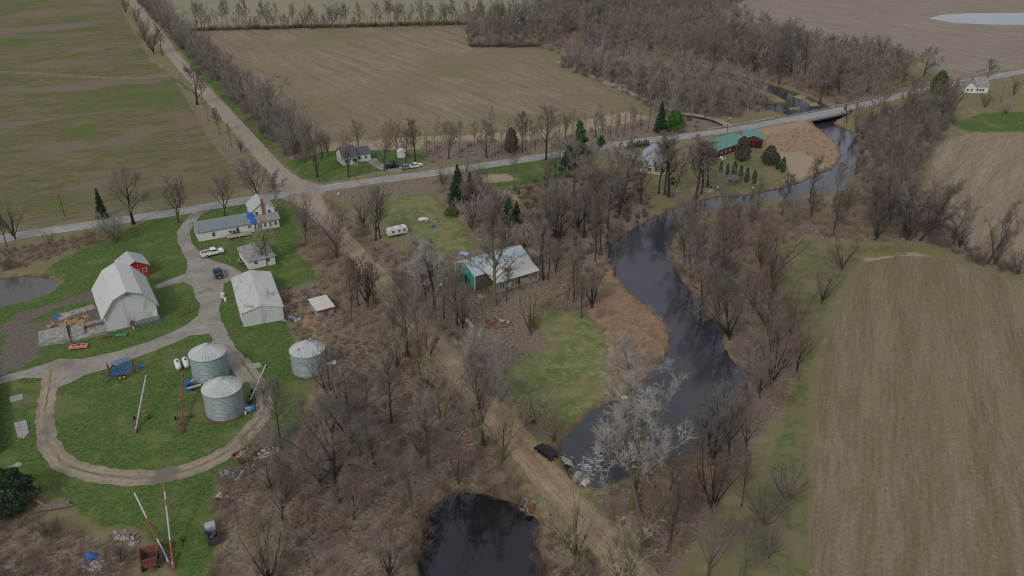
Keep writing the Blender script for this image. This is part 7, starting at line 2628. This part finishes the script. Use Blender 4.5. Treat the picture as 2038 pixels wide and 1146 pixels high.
for k, (poly, sp_, hr, mt, lb) in enumerate(UND):
    pts = scatter(poly, sp_, 900 + k, 4.2, wet=0.9)
    thicket('undergrowth', lb, 'undergrowth', pts, BR_, mt, hr, (hr[0] * .8, hr[1] * .8), 30 + k)
pts = []
for k in range(160):
    u = k / 160
    c = G(380 + u * 555 + rnd.uniform(-2, 2), 61 - 13 * u + rnd.uniform(-1.5, 1.5))
    pts.append(c)
for k in range(60):
    c = G(938 + k * 2.3, 93 + rnd.uniform(-2, 1))
    pts.append(c)
thicket('undergrowth', 'dark low hedge growth along the far side of the big brown field', 'undergrowth', pts, BR_, 'brush', (1.2, 3.4), (1.6, 2.8), 77)
for k, (poly, mt, sp_, hr) in enumerate([(REEDS[0], 'reed', 1.15, (.9, 1.7)), (REEDS[1], 'reed', 2.0, (1.0, 2.0)), (REEDS[2], 'reed', 1.3, (.8, 1.6)), (REEDS[3], 'reed', 1.6, (.8, 1.5)),
                                         (REEDS[4], 'grass_dry', 1.6, (.5, 1.1)), (REEDS[5], 'reed', 1.4, (.7, 1.4))]):
    pts = scatter(poly, sp_, 1200 + k, 3.5)
    if pts: thicket('reeds', ['dry reeds beside the big lawn', 'dry reeds below the bridge', 'dry reeds at the lower water corner', 'dry reeds of the east bank', 'dry weeds of the scrub by the machine shed', 'dry reeds of the west bank'][k],
                    'reeds', pts, RD_, mt, hr, (1.0, 1.8), 60 + k)
# scrub weeds near the small red shed and the lone bin
pts = scatter([(560, 578), (640, 562), (700, 640), (760, 700), (740, 760), (650, 800), (618, 760), (600, 720), (575, 650)], 1.9, 1300, 4.0)
thicket('weeds', 'brown weeds of the scrub round the little red shed', 'weeds', pts, BR_, 'brush', (.4, 1.2), (.8, 1.4), 91)
# a fringe of dry grass on the verges and lawn edges
pts = []
for k in range(0, len(GRAVEL) - 1, 1):
    a, b_ = GRAVEL[k], GRAVEL[k + 1]
    if not (85 < a[1] < 330): continue
    L = math.dist(a, b_) or 1
    for s2 in (-1, 1):
        for rep in range(2):
            o_ = 3.9 + rnd.random() * 1.6
            pts.append((a[0] - s2 * o_ * (b_[1] - a[1]) / L + rnd.uniform(-.5, .5), a[1] + s2 * o_ * (b_[0] - a[0]) / L + rnd.uniform(-.5, .5)))
thicket('verge_grass', 'dry grass tufts along the verges of the brown road', 'grass', pts, RD_, 'grass_dry', (.2, .55), (.5, 1.0), 93)
